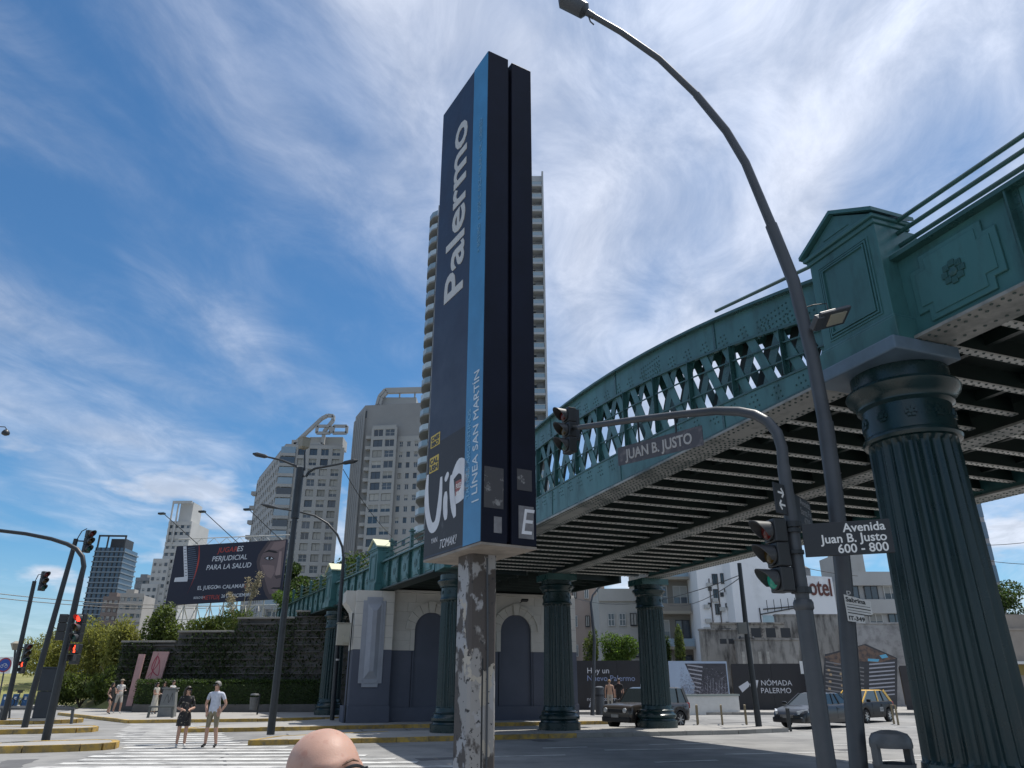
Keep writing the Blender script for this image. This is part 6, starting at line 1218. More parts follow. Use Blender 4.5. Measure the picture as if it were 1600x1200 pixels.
        if lower:
            g = MB(); yy = sorted((s * W / 2 * 0.94, s * W / 2 * 1.012)); g.box(xw[0] + r + 0.07, xw[1] - r - 0.07, yy[0], yy[1], zb - 0.02, zb + 0.17); g.build('side_cladding', lower, t, bevel=0.015)
            for q in xw:
                g = MB(); n_ = 14; o_ = [(q + (r + 0.05) * math.cos(math.pi * j / n_), s * W / 2 * 0.93, r + (r + 0.05) * math.sin(math.pi * j / n_)) for j in range(n_ + 1)] + [(q + (r + 0.13) * math.cos(math.pi * j / n_), s * W / 2 * 0.93, r + (r + 0.13) * math.sin(math.pi * j / n_)) for j in range(n_, -1, -1)]; g.prism(o_, (0, s * W / 2 * 0.085, 0)); g.build('wheel_arch_trim', lower, t)
    ty, rm = wheel_meshes(r)
    for q in xw:
        for s in (-1, 1):
            w_ = bpy.data.objects.new('wheel', None); COL.objects.link(w_); w_.parent = t; w_.location = (q, s * (W / 2 - 0.11), r); w_.rotation_euler = (0, 0, 0 if s < 0 else math.pi); put('tyre', ty, w_); put('rim', rm, w_)
    xf = L_ / 2; hz = topf(xf - 0.12)
    for s in (-1, 1):
        g = MB()
        if boxy: g.lathe([(0.10, 0), (0.10, 0.05), (0.06, 0.07)], 16, M=Matrix.Translation((xf - 0.02, s * W * 0.31, hz - 0.17)) @ Matrix.Rotation(R(90), 4, 'Y'))
        else: g.cbox((0, 0, 0), (0.50, 0.10, 0.13), 0, Matrix.Translation((xf - 0.20, s * W * 0.395, hz + 0.0)) @ Matrix.Rotation(-s * R(38), 4, 'Z') @ Matrix.Rotation(R(10), 4, 'Y'))
        g.build('headlight', HEADL, t)
        g = MB(); g.cbox((xf - 0.08, s * W * 0.37, zb + 0.20), (0.12, 0.16, 0.09)); g.build('fog_light', HEADL if not boxy else mat('amber_indicator', (0.5, 0.16, 0.02), 0.3), t)
        g = MB(); g.cbox((-xf + 0.10, s * W * 0.40, zbelt - 0.10), (0.20, 0.20, 0.24)); g.build('tail_light', TAILR, t, bevel=0.03)
    g = MB(); g.cbox((xf - 0.02, 0, hz - 0.19), (0.10, W * (0.46 if boxy else 0.42), 0.16)); g.build('grille', CLAD, t, bevel=0.02)
    if not boxy: g = MB(); g.box(xf + 0.02, xf + 0.04, -W * 0.19, W * 0.19, hz - 0.165, hz - 0.14); g.box(xf + 0.02, xf + 0.04, -W * 0.19, W * 0.19, hz - 0.215, hz - 0.195); g.build('grille_bar', RIM, t)
    g = MB(); g.cbox((xf - 0.09, 0, zb + 0.12), (0.22, W * 0.90, 0.22)); g.build('bumper', lower or paint, t, bevel=0.05); g = MB(); g.cbox((xf + 0.03, 0, zb + 0.26), (0.02, 0.42, 0.12)); g.build('number_plate', PLATE, t)
    g = MB(); g.cbox((0, 0, zb + 0.06), (L_ * 0.8, W * 0.8, 0.14)); g.build('underbody', CLAD, t)
    t.scale = (0.93, 0.93, 0.93); return t
BRN = mat('brown_grey_metallic', (0.075, 0.066, 0.060), 0.30, metal=0.4, coat=0.4); GRYM = mat('dark_grey_metallic', (0.035, 0.038, 0.043), 0.30, metal=0.4, coat=0.4); BLK = mat('taxi_black', (0.008, 0.009, 0.011), 0.45, spec=0.3); YEL = mat('taxi_yellow', (0.62, 0.36, 0.02), 0.35, coat=0.4)
def prof(pts):
    xs_, zs_ = zip(*pts); return lambda x: float(np.interp(x, xs_, zs_))
car('compact_suv', 'brown grey compact off roader with black arches behind the green column', 'car', (5.65, 33.6, 0), R(180 + 40), 4.2, 1.80, prof([(-2.1, 0.98), (-2.0, 1.04), (0.7, 1.08), (0.9, 1.08), (1.85, 1.0), (2.02, 0.94), (2.1, 0.80)]), 0.30, 1.02, (1.02, 0.45, -1.75, -2.02), 1.36, 1.70, 2.57, 0.35, BRN, None, CLAD, True, 0.05)
car('sedan', 'dark grey sedan waiting left of the taxi behind the grey poles', 'car', (13.1, 34.4, 0), R(180 + 34), 4.5, 1.76, prof([(-2.25, 0.80), (-2.2, 0.98), (-1.45, 1.02), (0.8, 0.98), (1.2, 0.94), (1.9, 0.80), (2.15, 0.68), (2.25, 0.55)]), 0.24, 0.92, (1.25, 0.35, -0.95, -1.75), 1.20, 1.47, 2.6, 0.32, GRYM)
tx = car('taxi', 'black taxi with yellow roof next to the sedan', 'taxi', (17.0, 39.0, 0), R(180 + 40), 4.1, 1.74, prof([(-2.05, 0.9), (-2.0, 1.02), (0.7, 1.0), (1.05, 0.98), (1.75, 0.82), (1.95, 0.70), (2.05, 0.55)]), 0.24, 0.95, (1.25, 0.40, -1.45, -1.95), 1.24, 1.55, 2.5, 0.32, BLK, YEL)
for s in (-1, 1): g = MB(); g.box(-0.62, -0.25, s * 0.872 - 0.003, s * 0.872 + 0.003, 0.52, 0.72); g.build('taxi_door_panel', PLATE, tx)
text('TAXI', 0.14, BLACK, (-0.26, -0.877, 0.57), RX, UPZ, tx, align='RIGHT', depth=0.001); text('TAXI', 0.14, BLACK, (-0.26, 0.877, 0.57), LFT, UPZ, tx, depth=0.001)

# ------------------------------------------------------------------ people: one skinned surface each
SKINM = mat('skin_light', (0.42, 0.25, 0.18), 0.5, var=0.08, vs=12, subsurf=0.1); HAIRD = mat('hair_dark', (0.032, 0.021, 0.014), 0.5, var=0.3, vs=30); HAIRG = mat('hair_grey', (0.20, 0.19, 0.18), 0.6, var=0.3, vs=40)
def cloth(n, c, **k): return mat(n, c, 0.85, var=k.pop('var', 0.15), vs=k.pop('vs', 12), bump=0.1, bs=30, **k)
def skinned(name, pts, edges, mats, pick, parent, sub=2, extra=None, voxel=0.0):
    me = bpy.data.meshes.new(name); me.from_pydata([p[0] for p in pts], edges, []); o = bpy.data.objects.new(name, me); COL.objects.link(o)
    sk = o.modifiers.new('skin', 'SKIN'); sk.use_smooth_shade = True
    lay = me.skin_vertices[0].data
    for i, p in enumerate(pts): lay[i].radius = (p[1], p[2] if len(p) > 2 else p[1]); lay[i].use_root = (i == 0)
    sb = o.modifiers.new('sub', 'SUBSURF'); sb.levels = sub; sb.render_levels = sub
    dg = bpy.context.evaluated_depsgraph_get(); m2 = bpy.data.meshes.new_from_object(o.evaluated_get(dg)); bpy.data.objects.remove(o)
    if extra is not None:
        bm = bmesh.new(); bm.from_mesh(m2); bm.from_mesh(extra); bm.to_mesh(m2); bm.free()
        if voxel:
            o = bpy.data.objects.new(name, m2); COL.objects.link(o); rm_ = o.modifiers.new('rm', 'REMESH'); rm_.mode = 'VOXEL'; rm_.voxel_size = voxel; sm_ = o.modifiers.new('sm', 'SMOOTH'); sm_.iterations = 3; sm_.factor = 0.5
            dg = bpy.context.evaluated_depsgraph_get(); m2 = bpy.data.meshes.new_from_object(o.evaluated_get(dg)); bpy.data.objects.remove(o)
    m2.materials.clear()
    for q in mats: m2.materials.append(q)
    for f in m2.polygons: f.material_index = pick(f.center); f.use_smooth = True
    return put(name, m2, parent)
def person(label, loc, rz, h, top, bottom, shoes, sleeve=0.55, short=True, arms=None, legs=None, lean=0.0, hair=HAIRD, hairlen=0, female=False, dress=None, cap=None, shades=False, sit=False, phone=False, bag=None, skin=SKINM, headturn=0.0, group='people on the crossing and pavement', shirtlow=0.93, headless=False, extra=None, voxel=0.0, sub=2):
    t = thing('person', label, 'person', loc, rz, group); s = h / 1.75; sw = 0.165 if female else 0.19; hw = 0.095
    A_ = arms or [((-0.25, 0.02, 1.14), (-0.26, -0.06, 0.88)), ((0.25, 0.02, 1.14), (0.26, -0.06, 0.88))]
    L_ = legs or [((-0.10, -0.01, 0.50), (-0.11, 0.03, 0.085)), ((0.10, -0.01, 0.50), (0.11, 0.03, 0.085))]
    pz = 0.95 if not sit else 0.95
    P = [((0, 0, pz), 0.155, 0.12), ((0, lean * 0.4, 1.12), 0.15 if not female else 0.125, 0.11), ((0, lean * 0.8, 1.33), 0.168 if not female else 0.14, 0.12), ((0, lean, 1.45), 0.075, 0.065), ((0, lean - 0.01, 1.53), 0.050), ((0, lean - 0.02, 1.60), 0.072, 0.082), ((0, lean - 0.015, 1.68), 0.074, 0.086)]
    E_ = [(0, 1), (1, 2), (2, 3), (3, 4), (4, 5), (5, 6)]
    P.append(((0, lean - 0.105, 1.60), 0.016)); E_.append((5, 7))                    # nose
    segs = []
    for i, sd in enumerate((-1, 1)):
        b = len(P); el, wr = Vector(A_[i][0]), Vector(A_[i][1]); sh = Vector((sd * sw, lean, 1.415)); d = (wr - el).normalized(); up = Vector((0, 0, 1)) if abs(d.z) < 0.8 else Vector((0, -1, 0)); sdv = d.cross(up).normalized()
        P += [(tuple(sh), 0.062), (tuple(sh + (el - sh) * 0.5), 0.050), (tuple(el), 0.040), (tuple(el + (wr - el) * 0.4), 0.040), (tuple(wr), 0.027), (tuple(wr + d * 0.06), 0.034, 0.018)]
        E_ += [(2, b), (b, b + 1), (b + 1, b + 2), (b + 2, b + 3), (b + 3, b + 4), (b + 4, b + 5)]; segs.append((sh, el, wr))
        for k, (off, ln) in enumerate(((-0.030, 0.065), (-0.010, 0.080), (0.011, 0.075), (0.030, 0.058))):
            c = len(P); q = wr + d * 0.075 + sdv * off; P += [(tuple(q), 0.0095), (tuple(q + d * ln * 0.6 - up * 0.008), 0.0085), (tuple(q + d * ln - up * 0.03), 0.007)]; E_ += [(b + 5, c), (c, c + 1), (c + 1, c + 2)]
        c = len(P); q = wr + d * 0.03 + sdv * (-0.036) * 1; P += [(tuple(q), 0.011), (tuple(q + d * 0.04 - sdv * 0.02 - up * 0.01), 0.009)]; E_ += [(b + 4, c), (c, c + 1)]
    lsegs = []
    for i, sd in enumerate((-1, 1)):
        b = len(P); kn, an = Vector(L_[i][0]), Vector(L_[i][1]); hp = Vector((sd * hw, 0, 0.90))
        toe = Vector((an.x * 1.15, an.y - 0.15, max(0.035, an.z - 0.05)))
        P += [(tuple(hp), 0.098, 0.10), (tuple(hp + (kn - hp) * 0.5), 0.082), (tuple(kn), 0.058), (tuple(kn + (an - kn) * 0.35), 0.058), (tuple(an), 0.040), (tuple(an + (toe - an) * 0.45 + Vector((0, 0, -0.02))), 0.042, 0.038), (tuple(toe), 0.038, 0.030)]
        E_ += [(0, b), (b, b + 1), (b + 1, b + 2), (b + 2, b + 3), (b + 3, b + 4), (b + 4, b + 5), (b + 5, b + 6)]; lsegs.append((hp, kn, an))
    if headless: 
        P[5] = ((0, lean, 1.56), 0.05); P[6] = ((0, lean, 1.585), 0.045); P[7] = ((0, lean - 0.02, 1.56), 0.03)
    P = [((p[0][0] * s, p[0][1] * s, p[0][2] * s),) + tuple(r * s for r in p[1:]) for p in P]
    def near(c, a, b): ab = b - a; u = max(0, min(1, (c - a).dot(ab) / ab.length_squared)); return (c - a - ab * u).length, u
    def pick(c):
        c = Vector(c) / s; best = [(abs(c.x) * 0.75 + abs(c.y) * 0.2 if 0.93 < c.z else 9, 't', 0)]
        for (a, b, w) in segs: d1, u1 = near(c, a, b); d2, u2 = near(c, b, w); best += [(d1, 'u', u1), (d2, 'f', u2)]
        for (a, b, w) in lsegs: d1, u1 = near(c, a, b); d2, u2 = near(c, b, w); best += [(d1, 'h', u1), (d2, 's', u2)]
        d, k, u = min(best)
        if c.z > 1.47: return 0
        if c.z < 0.10: return 3
        if k == 't': return 1 if c.z > shirtlow else 2
        if k == 'u': return 1 if u < sleeve or abs(c.x) < sw - 0.03 else 0
        if k == 'f': return 1 if sleeve > 1 and u < 0.85 else 0
        if k == 'h': return (1 if c.z > shirtlow else 2) if (not short or u < (0.30 if dress is not None else 0.93)) else 0
        return 0 if short else (2 if u < 0.95 else 3)
    skinned('body', P, E_, [skin, top, bottom, shoes], pick, t, sub, extra, voxel)
    M = Matrix.Translation((0, (lean - 0.015) * s, 1.635 * s)) @ Matrix.Rotation(headturn, 4, 'Z')
    if hair and not headless:
        g = MB(); vs = []; fs = []; nu, nv = 16, 9; Rr = 0.098 * s
        for j in range(nv + 1):
            for i in range(nu):
                a = 2 * math.pi * i / nu; fr = -math.sin(a)                                  # +1 at the face
                lim = R(58) if fr > 0.55 else (R(80) if fr > 0.2 else R(112)); ph = lim * j / nv
                vs.append((Rr * 0.98 * math.sin(ph) * math.cos(a), Rr * 1.08 * math.sin(ph) * math.sin(a) + 0.004, Rr * 1.12 * math.cos(ph) + 0.012))
        for j in range(nv):
            for i in range(nu): a, b = j * nu + i, j * nu + (i + 1) % nu; fs.append((a, b, b + nu, a + nu))
        g.add(vs, fs, 0, M)
        if hairlen:
            g.tube([M @ Vector((0, 0.06 * s, 0.03)), M @ Vector((0.0, 0.10 * s, -0.08)), M @ Vector((0.02, 0.10 * s, -0.10 - hairlen * 0.6)), M @ Vector((0.03, 0.085 * s, -0.10 - hairlen))], [0.07 * s, 0.10 * s, 0.105 * s, 0.04 * s], 10)
            for q in (-1, 1): g.tube([M @ Vector((q * 0.07 * s, 0.02, 0.04)), M @ Vector((q * 0.092 * s, 0.03, -0.08)), M @ Vector((q * 0.085 * s, 0.05, -0.08 - hairlen * 0.8))], [0.035 * s, 0.05 * s, 0.02 * s], 8)
        g.build('hair', hair, t, smooth=True)
    if not headless:
        for q in (-1, 1): g = MB(); g.lathe([(0.012, 0), (0.008, 0.008), (0.002, 0.012)], 8, M=M @ Matrix.Translation((q * 0.032 * s, -0.088 * s, -0.005)) @ Matrix.Rotation(R(90), 4, 'X')); g.build('eye', BLACK, t)
    if shades: g = MB(); g.box(-0.065 * s, 0.065 * s, -0.105 * s, -0.09 * s, -0.02, 0.022, 0, M); g.box(0.062 * s, 0.078 * s, -0.10 * s, 0.03, 0.0, 0.012, 0, M); g.box(-0.078 * s, -0.062 * s, -0.10 * s, 0.03, 0.0, 0.012, 0, M); g.build('sunglasses', BLACK, t)
    if cap: g = MB(); g.lathe([(0.102 * s, 0.03), (0.10 * s, 0.07), (0.07 * s, 0.11), (0.01, 0.122)], 16, M=M); g.box(-0.07 * s, 0.07 * s, -0.20 * s, -0.07 * s, 0.03, 0.045, 0, M); g.build('cap', cap, t, smooth=True)
    if dress is not None:
        zs_, m = dress; g = MB(); n = 28
        g.lathe([(r_ * s, z * s) for r_, z in zs_], n, rf=lambda r, a, z: r * (1 + 0.05 * math.sin(a * 7) * (1 if z < 0.9 * s else 0)) * (1 - 0.22 * abs(math.sin(a))), c=(0, 0, 0)); g.build('dress', m, t, smooth=True)
    if phone: w = (Vector(A_[0][1]) + Vector(A_[1][1])) / 2 * s; g = MB(); g.cbox((w.x, w.y - 0.10, w.z + 0.03), (0.075, 0.012, 0.15)); g.build('phone', BLACK, t)
    if bag: g = MB(); g.box(-0.16, 0.16, 0.12, 0.26, 0.95 * s, 1.38 * s); g.build('bag', bag, t, bevel=0.05)
    return t
# the couple waiting on the crossing
FLOR = mat('black_floral_cloth', (0.012, 0.012, 0.014), 0.8, col2=(0.30, 0.27, 0.20), lo=0.60, hi=0.64, vs=16); DRESS = [(0.10, 1.30), (0.135, 1.25), (0.15, 1.08), (0.165, 0.98), (0.20, 0.85), (0.215, 0.62), (0.205, 0.60), (0.15, 0.62)]
p = gnd(281, 1168); person('person in a black floral dress with long dark hair holding something in both hands', (p.x, p.y, 0.004), R(28), 1.66, FLOR, FLOR, cloth('white_shoes', (0.45, 0.45, 0.43)), 0.95, True, [((-0.25, -0.02, 1.12), (-0.06, -0.24, 1.05)), ((0.25, -0.02, 1.12), (0.07, -0.25, 1.06))], hairlen=0.16, female=True, dress=(DRESS, FLOR), shades=True, phone=True, headturn=R(25))
p = gnd(327, 1168); person('person in a pale blue tee shirt and khaki shorts with hands in pockets', (p.x, p.y, 0.004), R(-8), 1.80, cloth('pale_blue_tee', (0.46, 0.49, 0.56)), cloth('khaki_shorts', (0.20, 0.175, 0.12)), cloth('black_shoes', (0.015, 0.015, 0.016)), 0.6, True, [((-0.31, 0.05, 1.13), (-0.20, -0.06, 0.90)), ((0.31, 0.05, 1.13), (0.20, -0.06, 0.90))], [((-0.13, -0.02, 0.50), (-0.16, 0.03, 0.085)), ((0.13, -0.02, 0.50), (0.17, 0.02, 0.085))], hair=HAIRG, shades=True, headturn=R(-30))
# pair strolling past the shrubs
p = gnd(168, 1120); person('person in a short black dress walking beside the capped one', (p.x, p.y, 0.14), R(62), 1.62, cloth('black_cloth', (0.014, 0.014, 0.015)), cloth('black_cloth', (0.014, 0.014, 0.015)), BLACK, 0.0, True, [((-0.20, 0.08, 1.12), (-0.16, -0.12, 0.98)), ((0.20, -0.10, 1.14), (0.12, -0.36, 1.16))], [((-0.09, -0.14, 0.52), (-0.09, -0.16, 0.085)), ((0.09, 0.08, 0.50), (0.09, 0.28, 0.13))], hairlen=0.22, female=True, dress=([(0.10, 1.25), (0.13, 1.2), (0.14, 1.05), (0.17, 0.92), (0.21, 0.72), (0.20, 0.70), (0.14, 0.72)], MATS['black_cloth']))
p = gnd(181, 1119); person('person in a white top and pale shorts wearing a light cap', (p.x, p.y, 0.14), R(58), 1.82, cloth('white_cotton', (0.58, 0.58, 0.56)), cloth('pale_shorts', (0.42, 0.40, 0.36)), MATS['white_shoes'], 0.6, True, [((-0.22, 0.0, 1.14), (-0.14, -0.26, 1.14)), ((0.24, 0.02, 1.14), (0.10, -0.28, 1.16))], [((-0.09, 0.10, 0.52), (-0.09, 0.22, 0.12)), ((0.09, -0.12, 0.52), (0.09, -0.10, 0.085))], cap=cloth('beige_cap', (0.30, 0.25, 0.18)), phone=True, bag=cloth('black_bag', (0.015, 0.015, 0.016)))
# group by the hedge
p = gnd(238, 1120); person('person in a long pale dress with dark hair by the hedge', (p.x, p.y, 0.14), R(70), 1.64, cloth('cream_cloth', (0.44, 0.42, 0.36)), MATS['cream_cloth'] if 'cream_cloth' in MATS else cloth('cream_cloth', (0.44, 0.42, 0.36)), MATS['white_shoes'], 0.3, True, [((-0.20, -0.02, 1.13), (-0.12, -0.24, 1.10)), ((0.20, -0.02, 1.13), (0.1, -0.26, 1.12))], hairlen=0.16, female=True, dress=([(0.10, 1.25), (0.13, 1.2), (0.135, 1.05), (0.17, 0.92), (0.24, 0.40), (0.26, 0.18), (0.24, 0.17), (0.1, 0.3)], MATS['cream_cloth']))
p = gnd(263, 1119); person('person in a white vest and dark shorts looking at a phone', (p.x, p.y, 0.14), R(75), 1.76, MATS['white_cotton'], cloth('slate_shorts', (0.06, 0.065, 0.08)), MATS['white_shoes'], 0.1, True, [((-0.22, -0.04, 1.13), (-0.10, -0.27, 1.16)), ((0.22, -0.04, 1.13), (0.08, -0.28, 1.17))], phone=True)
p = gnd(250, 1117); person('person in dark clothes with wavy hair between the pale dress and the vest', (p.x, p.y, 0.14), R(20), 1.68, cloth('charcoal_cloth', (0.03, 0.03, 0.033)), MATS['charcoal_cloth'], BLACK, 0.9, False, hairlen=0.14, female=True)
# two more by the black hoarding, one seated at the slope
p = atY(954, 1112, 47.8); person('person with bare shoulders walking past the black hoarding', (p.x, 47.8, 0.14), R(165), 1.80, cloth('tan_top', (0.40, 0.25, 0.17)), cloth('light_trousers', (0.36, 0.33, 0.28)), BLACK, 0.0, False, hair=mat('hair_sandy', (0.22, 0.13, 0.06), 0.6)); p = atY(969, 1112, 48.4); person('person in black walking behind the bare shouldered one', (p.x, 48.4, 0.14), R(150), 1.86, MATS['black_cloth'], MATS['black_cloth'], BLACK, 0.8, False)
p = gnd(46, 1103); person('person in a red top sitting on the kerb below the slope', (p.x, p.y, -0.42), R(40), 1.70, cloth('red_cloth', (0.36, 0.035, 0.03)), cloth('navy_cloth', (0.02, 0.025, 0.05)), BLACK, 0.8, False, [((-0.22, -0.12, 1.16), (-0.10, -0.34, 1.06)), ((0.22, -0.12, 1.16), (0.10, -0.34, 1.06))], [((-0.12, -0.42, 0.98), (-0.12, -0.46, 0.53)), ((0.12, -0.42, 0.98), (0.12, -0.46, 0.53))], lean=-0.06, shirtlow=0.98)
# bald person close to the camera
def bald_head():
    nu, nv = 64, 48; V = []; F = []
    for j in range(nv + 1):
        ph = math.pi * j / nv
        for i in range(nu):
            a = 2 * math.pi * i / nu; x, y, z = math.sin(ph) * math.cos(a), math.sin(ph) * math.sin(a), math.cos(ph); fr = max(0, -y)
            n_ = (abs(x) ** 2.2 + abs(y) ** 2.1 + abs(z) ** 2.2) ** (-1 / 2.17); X, Y, Z = x * n_ * 0.0715, y * n_ * 0.098, z * n_ * (0.087 if z > 0 else 0.128)
            if z < 0: X *= 1 - 0.22 * (-z) ** 1.2; Y *= 1 - 0.10 * (-z)
            if y > 0: X *= 1.0 + 0.06 * y * (1 - abs(z))
            Y -= fr ** 3 * 0.006 * math.exp(-((z - 0.16) / 0.10) ** 2)                                   # brow ridge
            Y += fr ** 4 * 0.010 * (math.exp(-((x - 0.40) / 0.18) ** 2) + math.exp(-((x + 0.40) / 0.18) ** 2)) * math.exp(-((z - 0.0) / 0.12) ** 2)
            Y -= max(0, -y) ** 6 * 0.026 * math.exp(-(x / 0.14) ** 2) * math.exp(-((z + 0.22) / 0.16) ** 2)     # nose
            Y -= fr ** 5 * 0.006 * math.exp(-(x / 0.3) ** 2) * math.exp(-((z + 0.55) / 0.08) ** 2)
            V.append((X, Y, Z))
    for j in range(nv):
        for i in range(nu): a, b = j * nu + i, j * nu + (i + 1) % nu; F.append((a, b, b + nu, a + nu))
    g = MB(); g.add(V, F)
    for s in (-1, 1): g.lathe([(0.012, -0.012), (0.030, -0.006), (0.034, 0.004), (0.024, 0.010), (0.006, 0.006)], 14, M=Matrix.Translation((s * 0.073, 0.012, -0.012)) @ Matrix.Rotation(R(90) * s, 4, 'Y') @ Matrix.Diagonal((1.0, 0.7, 1, 1)))
    return g
hz = 1.577; bx = atY(500, 1150, 1.62); RT = R(26); HM = Matrix.Translation((0, -0.02, hz)) @ Matrix.Rotation(R(-10), 4, 'Y') @ Matrix.Rotation(R(-9), 4, 'X')
g = bald_head(); g.v = [tuple(HM @ Vector(q)) for q in g.v]; hm = g.mesh('head'); BSK = mat('bald_skin', (0.47, 0.29, 0.225), 0.55, var=0.16, vs=34, bump=0.05, bs=300, subsurf=0.12, spec=0.3, col2=(0.40, 0.215, 0.165), lo=0.55, hi=0.68, rvar=0.08)
bp_ = person('bald person with black rimmed glasses close in front, only the crown in view', (bx.x, 1.66, 0.14 - 0.14), RT, 1.66, cloth('dark_shirt', (0.05, 0.06, 0.08)), cloth('navy_trousers', (0.02, 0.025, 0.04)), BLACK, 0.6, False, headless=True, extra=hm, voxel=0.0065, skin=BSK, group=None, sub=2)
g = MB(); 
for s in (-1, 1):
    ring = [HM @ Vector((s * 0.033 + 0.028 * math.cos(a), -0.110 + 0.010 * abs(math.cos(a)), -0.015 + 0.020 * math.sin(a))) for a in np.linspace(0, 2 * math.pi, 20)]; g.tube(ring, 0.0032, 6)
    g.tube([HM @ Vector((s * 0.060, -0.098, -0.004)), HM @ Vector((s * 0.075, -0.05, -0.003)), HM @ Vector((s * 0.078, 0.02, -0.006))], 0.0032, 6)
g.tube([HM @ Vector((-0.008, -0.108, -0.008)), HM @ Vector((0.008, -0.108, -0.008))], 0.003, 6); g.build('glasses', BLACK, bp_, smooth=True)
for s in (-1, 1):
    g = MB(); g.tube([HM @ Vector((s * 0.016, -0.100, 0.010)), HM @ Vector((s * 0.026, -0.099, 0.014)), HM @ Vector((s * 0.038, -0.094, 0.016)), HM @ Vector((s * 0.052, -0.082, 0.011))], [0.001, 0.0025, 0.0025, 0.001], 6); g.build('eyebrow', mat('brow_brown', (0.16, 0.09, 0.06), 0.7), bp_)

# ------------------------------------------------------------------ lamps, posts and small street furniture
b0 = Vector((-8.1, 27.2, 0.14)); t = thing('street_lamp', 'dark twin armed street lamp with a square lantern on top, on the yellow kerbed island', 'street lamp', b0)
def rel(px, py, b): return atY(px, py, b.y) - b
top = rel(476, 735, b0); g = MB(); g.tube([(0, 0, 0), (0, 0, 4.5), (0, 0, rel(470, 805, b0).z)], [0.13, 0.11, 0.10], 14); g.build('pole', DARKSTEEL, t, smooth=True); g = MB(); g.tube([(0, 0, rel(470, 810, b0).z), (0, 0, top.z + 0.1)], 0.15, 14); g.build('collar', DARKSTEEL, t, smooth=True)
for pts_ in ([(475, 745), (471, 738), (462, 728), (440, 719), (418, 714)], [(478, 745), (482, 738), (492, 732), (520, 727), (535, 724)]):
    g = MB(); g.tube([rel(x, y, b0) * 1.0 for x, y in pts_], [0.05, 0.05, 0.045, 0.04, 0.035], 8); a_ = g.build('arm', DARKSTEEL, t, smooth=True); e = rel(*pts_[-1], b0); d = (e - rel(*pts_[-2], b0)).normalized(); g = MB(); g.tube([e, e + d * 0.1, e + d * 0.45, e + d * 0.6], [0.04, 0.08, 0.09, 0.03], 8); g.build('lamp_head', DARKSTEEL, a_)
g = MB(); g.tube([top, rel(476, 705, b0)], 0.035, 8); g.build('lantern_stem', DARKSTEEL, t); c = rel(475, 695, b0); g = MB(); g.lathe([(0.16, -0.16), (0.22, -0.10), (0.25, 0.22), (0.27, 0.24), (0.27, 0.27)], 4, tuple(c)); g.build('lantern', mat('lantern_glass', (0.22, 0.20, 0.15), 0.4), t)
b0 = Vector((-8.4, 37.6, 0.14)); t = thing('street_lamp', 'slim dark street lamp arching left in front of the far iron column', 'street lamp', b0); g = MB(); g.tube([(0, 0, 0), rel(531, 950, b0), rel(537, 870, b0)], [0.11, 0.10, 0.085], 12); g.build('pole', DARKSTEEL, t, smooth=True)
g = MB(); g.tube([rel(x, y, b0) for x, y in [(537, 875), (535, 855), (527, 835), (512, 818), (492, 806), (465, 799), (432, 794)]], [0.07, 0.065, 0.06, 0.055, 0.05, 0.045, 0.04], 10); g.build('arm', DARKSTEEL, t, smooth=True); g = MB(); g.tube([rel(434, 794, b0), rel(420, 791, b0), rel(408, 788, b0)], [0.05, 0.1, 0.03], 8); g.build('lamp_head', DARKSTEEL, t); g = MB(); g.lathe([(0.115, 2.6), (0.115, 2.68)], 12); g.build('band', mat('pale_band', (0.4, 0.4, 0.4), 0.6), t)
b0 = Vector((9.9, 32.4, 0.14)); t = thing('utility_pole', 'dark utility pole with grey box standing at the island end', 'utility pole', b0); g = MB(); g.tube([(0, 0, 0), rel(1168, 1000, b0), rel(1155, 880, b0)], [0.13, 0.11, 0.09], 12); g.build('pole', DARKSTEEL, t, smooth=True)
c = rel(1158, 982, b0); g = MB(); g.cbox((c.x, -0.14, c.z), (0.36, 0.2, 0.46)); g.build('control_box', mat('grey_box', (0.13, 0.135, 0.13), 0.6), t, bevel=0.01); c = rel(1166, 997, b0)
for q in (-0.28, 0.25): g = MB(); g.lathe([(0.06, 0), (0.07, 0.05), (0.03, 0.12)], 10, (c.x + q, -0.1, c.z - 0.05)); g.tube([(c.x, 0, c.z), (c.x + q, -0.1, c.z)], 0.02, 6); g.build('camera', GREYSTEEL, t)
b0 = Vector((4.4, 44.0, 0.1)); t = thing('street_lamp', 'thin grey lamp post behind the brown car', 'street lamp', b0); g = MB(); g.tube([(0, 0, 0), rel(929, 1000, b0), rel(923, 940, b0)], [0.12, 0.09, 0.07], 10); g.build('pole', GREYSTEEL, t, smooth=True); g = MB(); g.tube([rel(923, 945, b0), rel(926, 930, b0), rel(936, 918, b0), rel(955, 908, b0)], 0.05, 8); g.build('arm', GREYSTEEL, t)
b0 = Vector((4.9, 44.6, 0.1)); t = thing('grey_bollard', 'stout grey bollard beside the thin lamp post', 'bollard', b0); g = MB(); g.lathe([(0.26, 0), (0.25, 1.3), (0.28, 1.32), (0.28, 1.42), (0.1, 1.48)], 14); g.build('shaft', GREYSTEEL, t, smooth=True); g = MB(); g.lathe([(0.265, 0.95), (0.265, 1.05)], 14); g.build('band', DARKSTEEL, t)
b0 = Vector((14.3, 36.5, 0)); b0 = Vector((atY(1272, 1100, 36.5).x, 36.5, 0.0)); t = thing('sign_pole', 'thin sign pole with white plates behind the grey mast', 'sign', b0); g = MB(); g.tube([(0, 0, 0), rel(1250, 940, b0)], 0.05, 8); g.build('pole', DARKSTEEL, t)
for (px, py) in ((1254, 1043), (1262, 1048)): c = rel(px, py, b0); g = MB(); g.cbox(tuple(c), (0.22, 0.02, 0.55)); g.build('plate', WHITE, t)
RAILM = mat('ochre_rail', (0.25, 0.20, 0.12), 0.7, var=0.2)
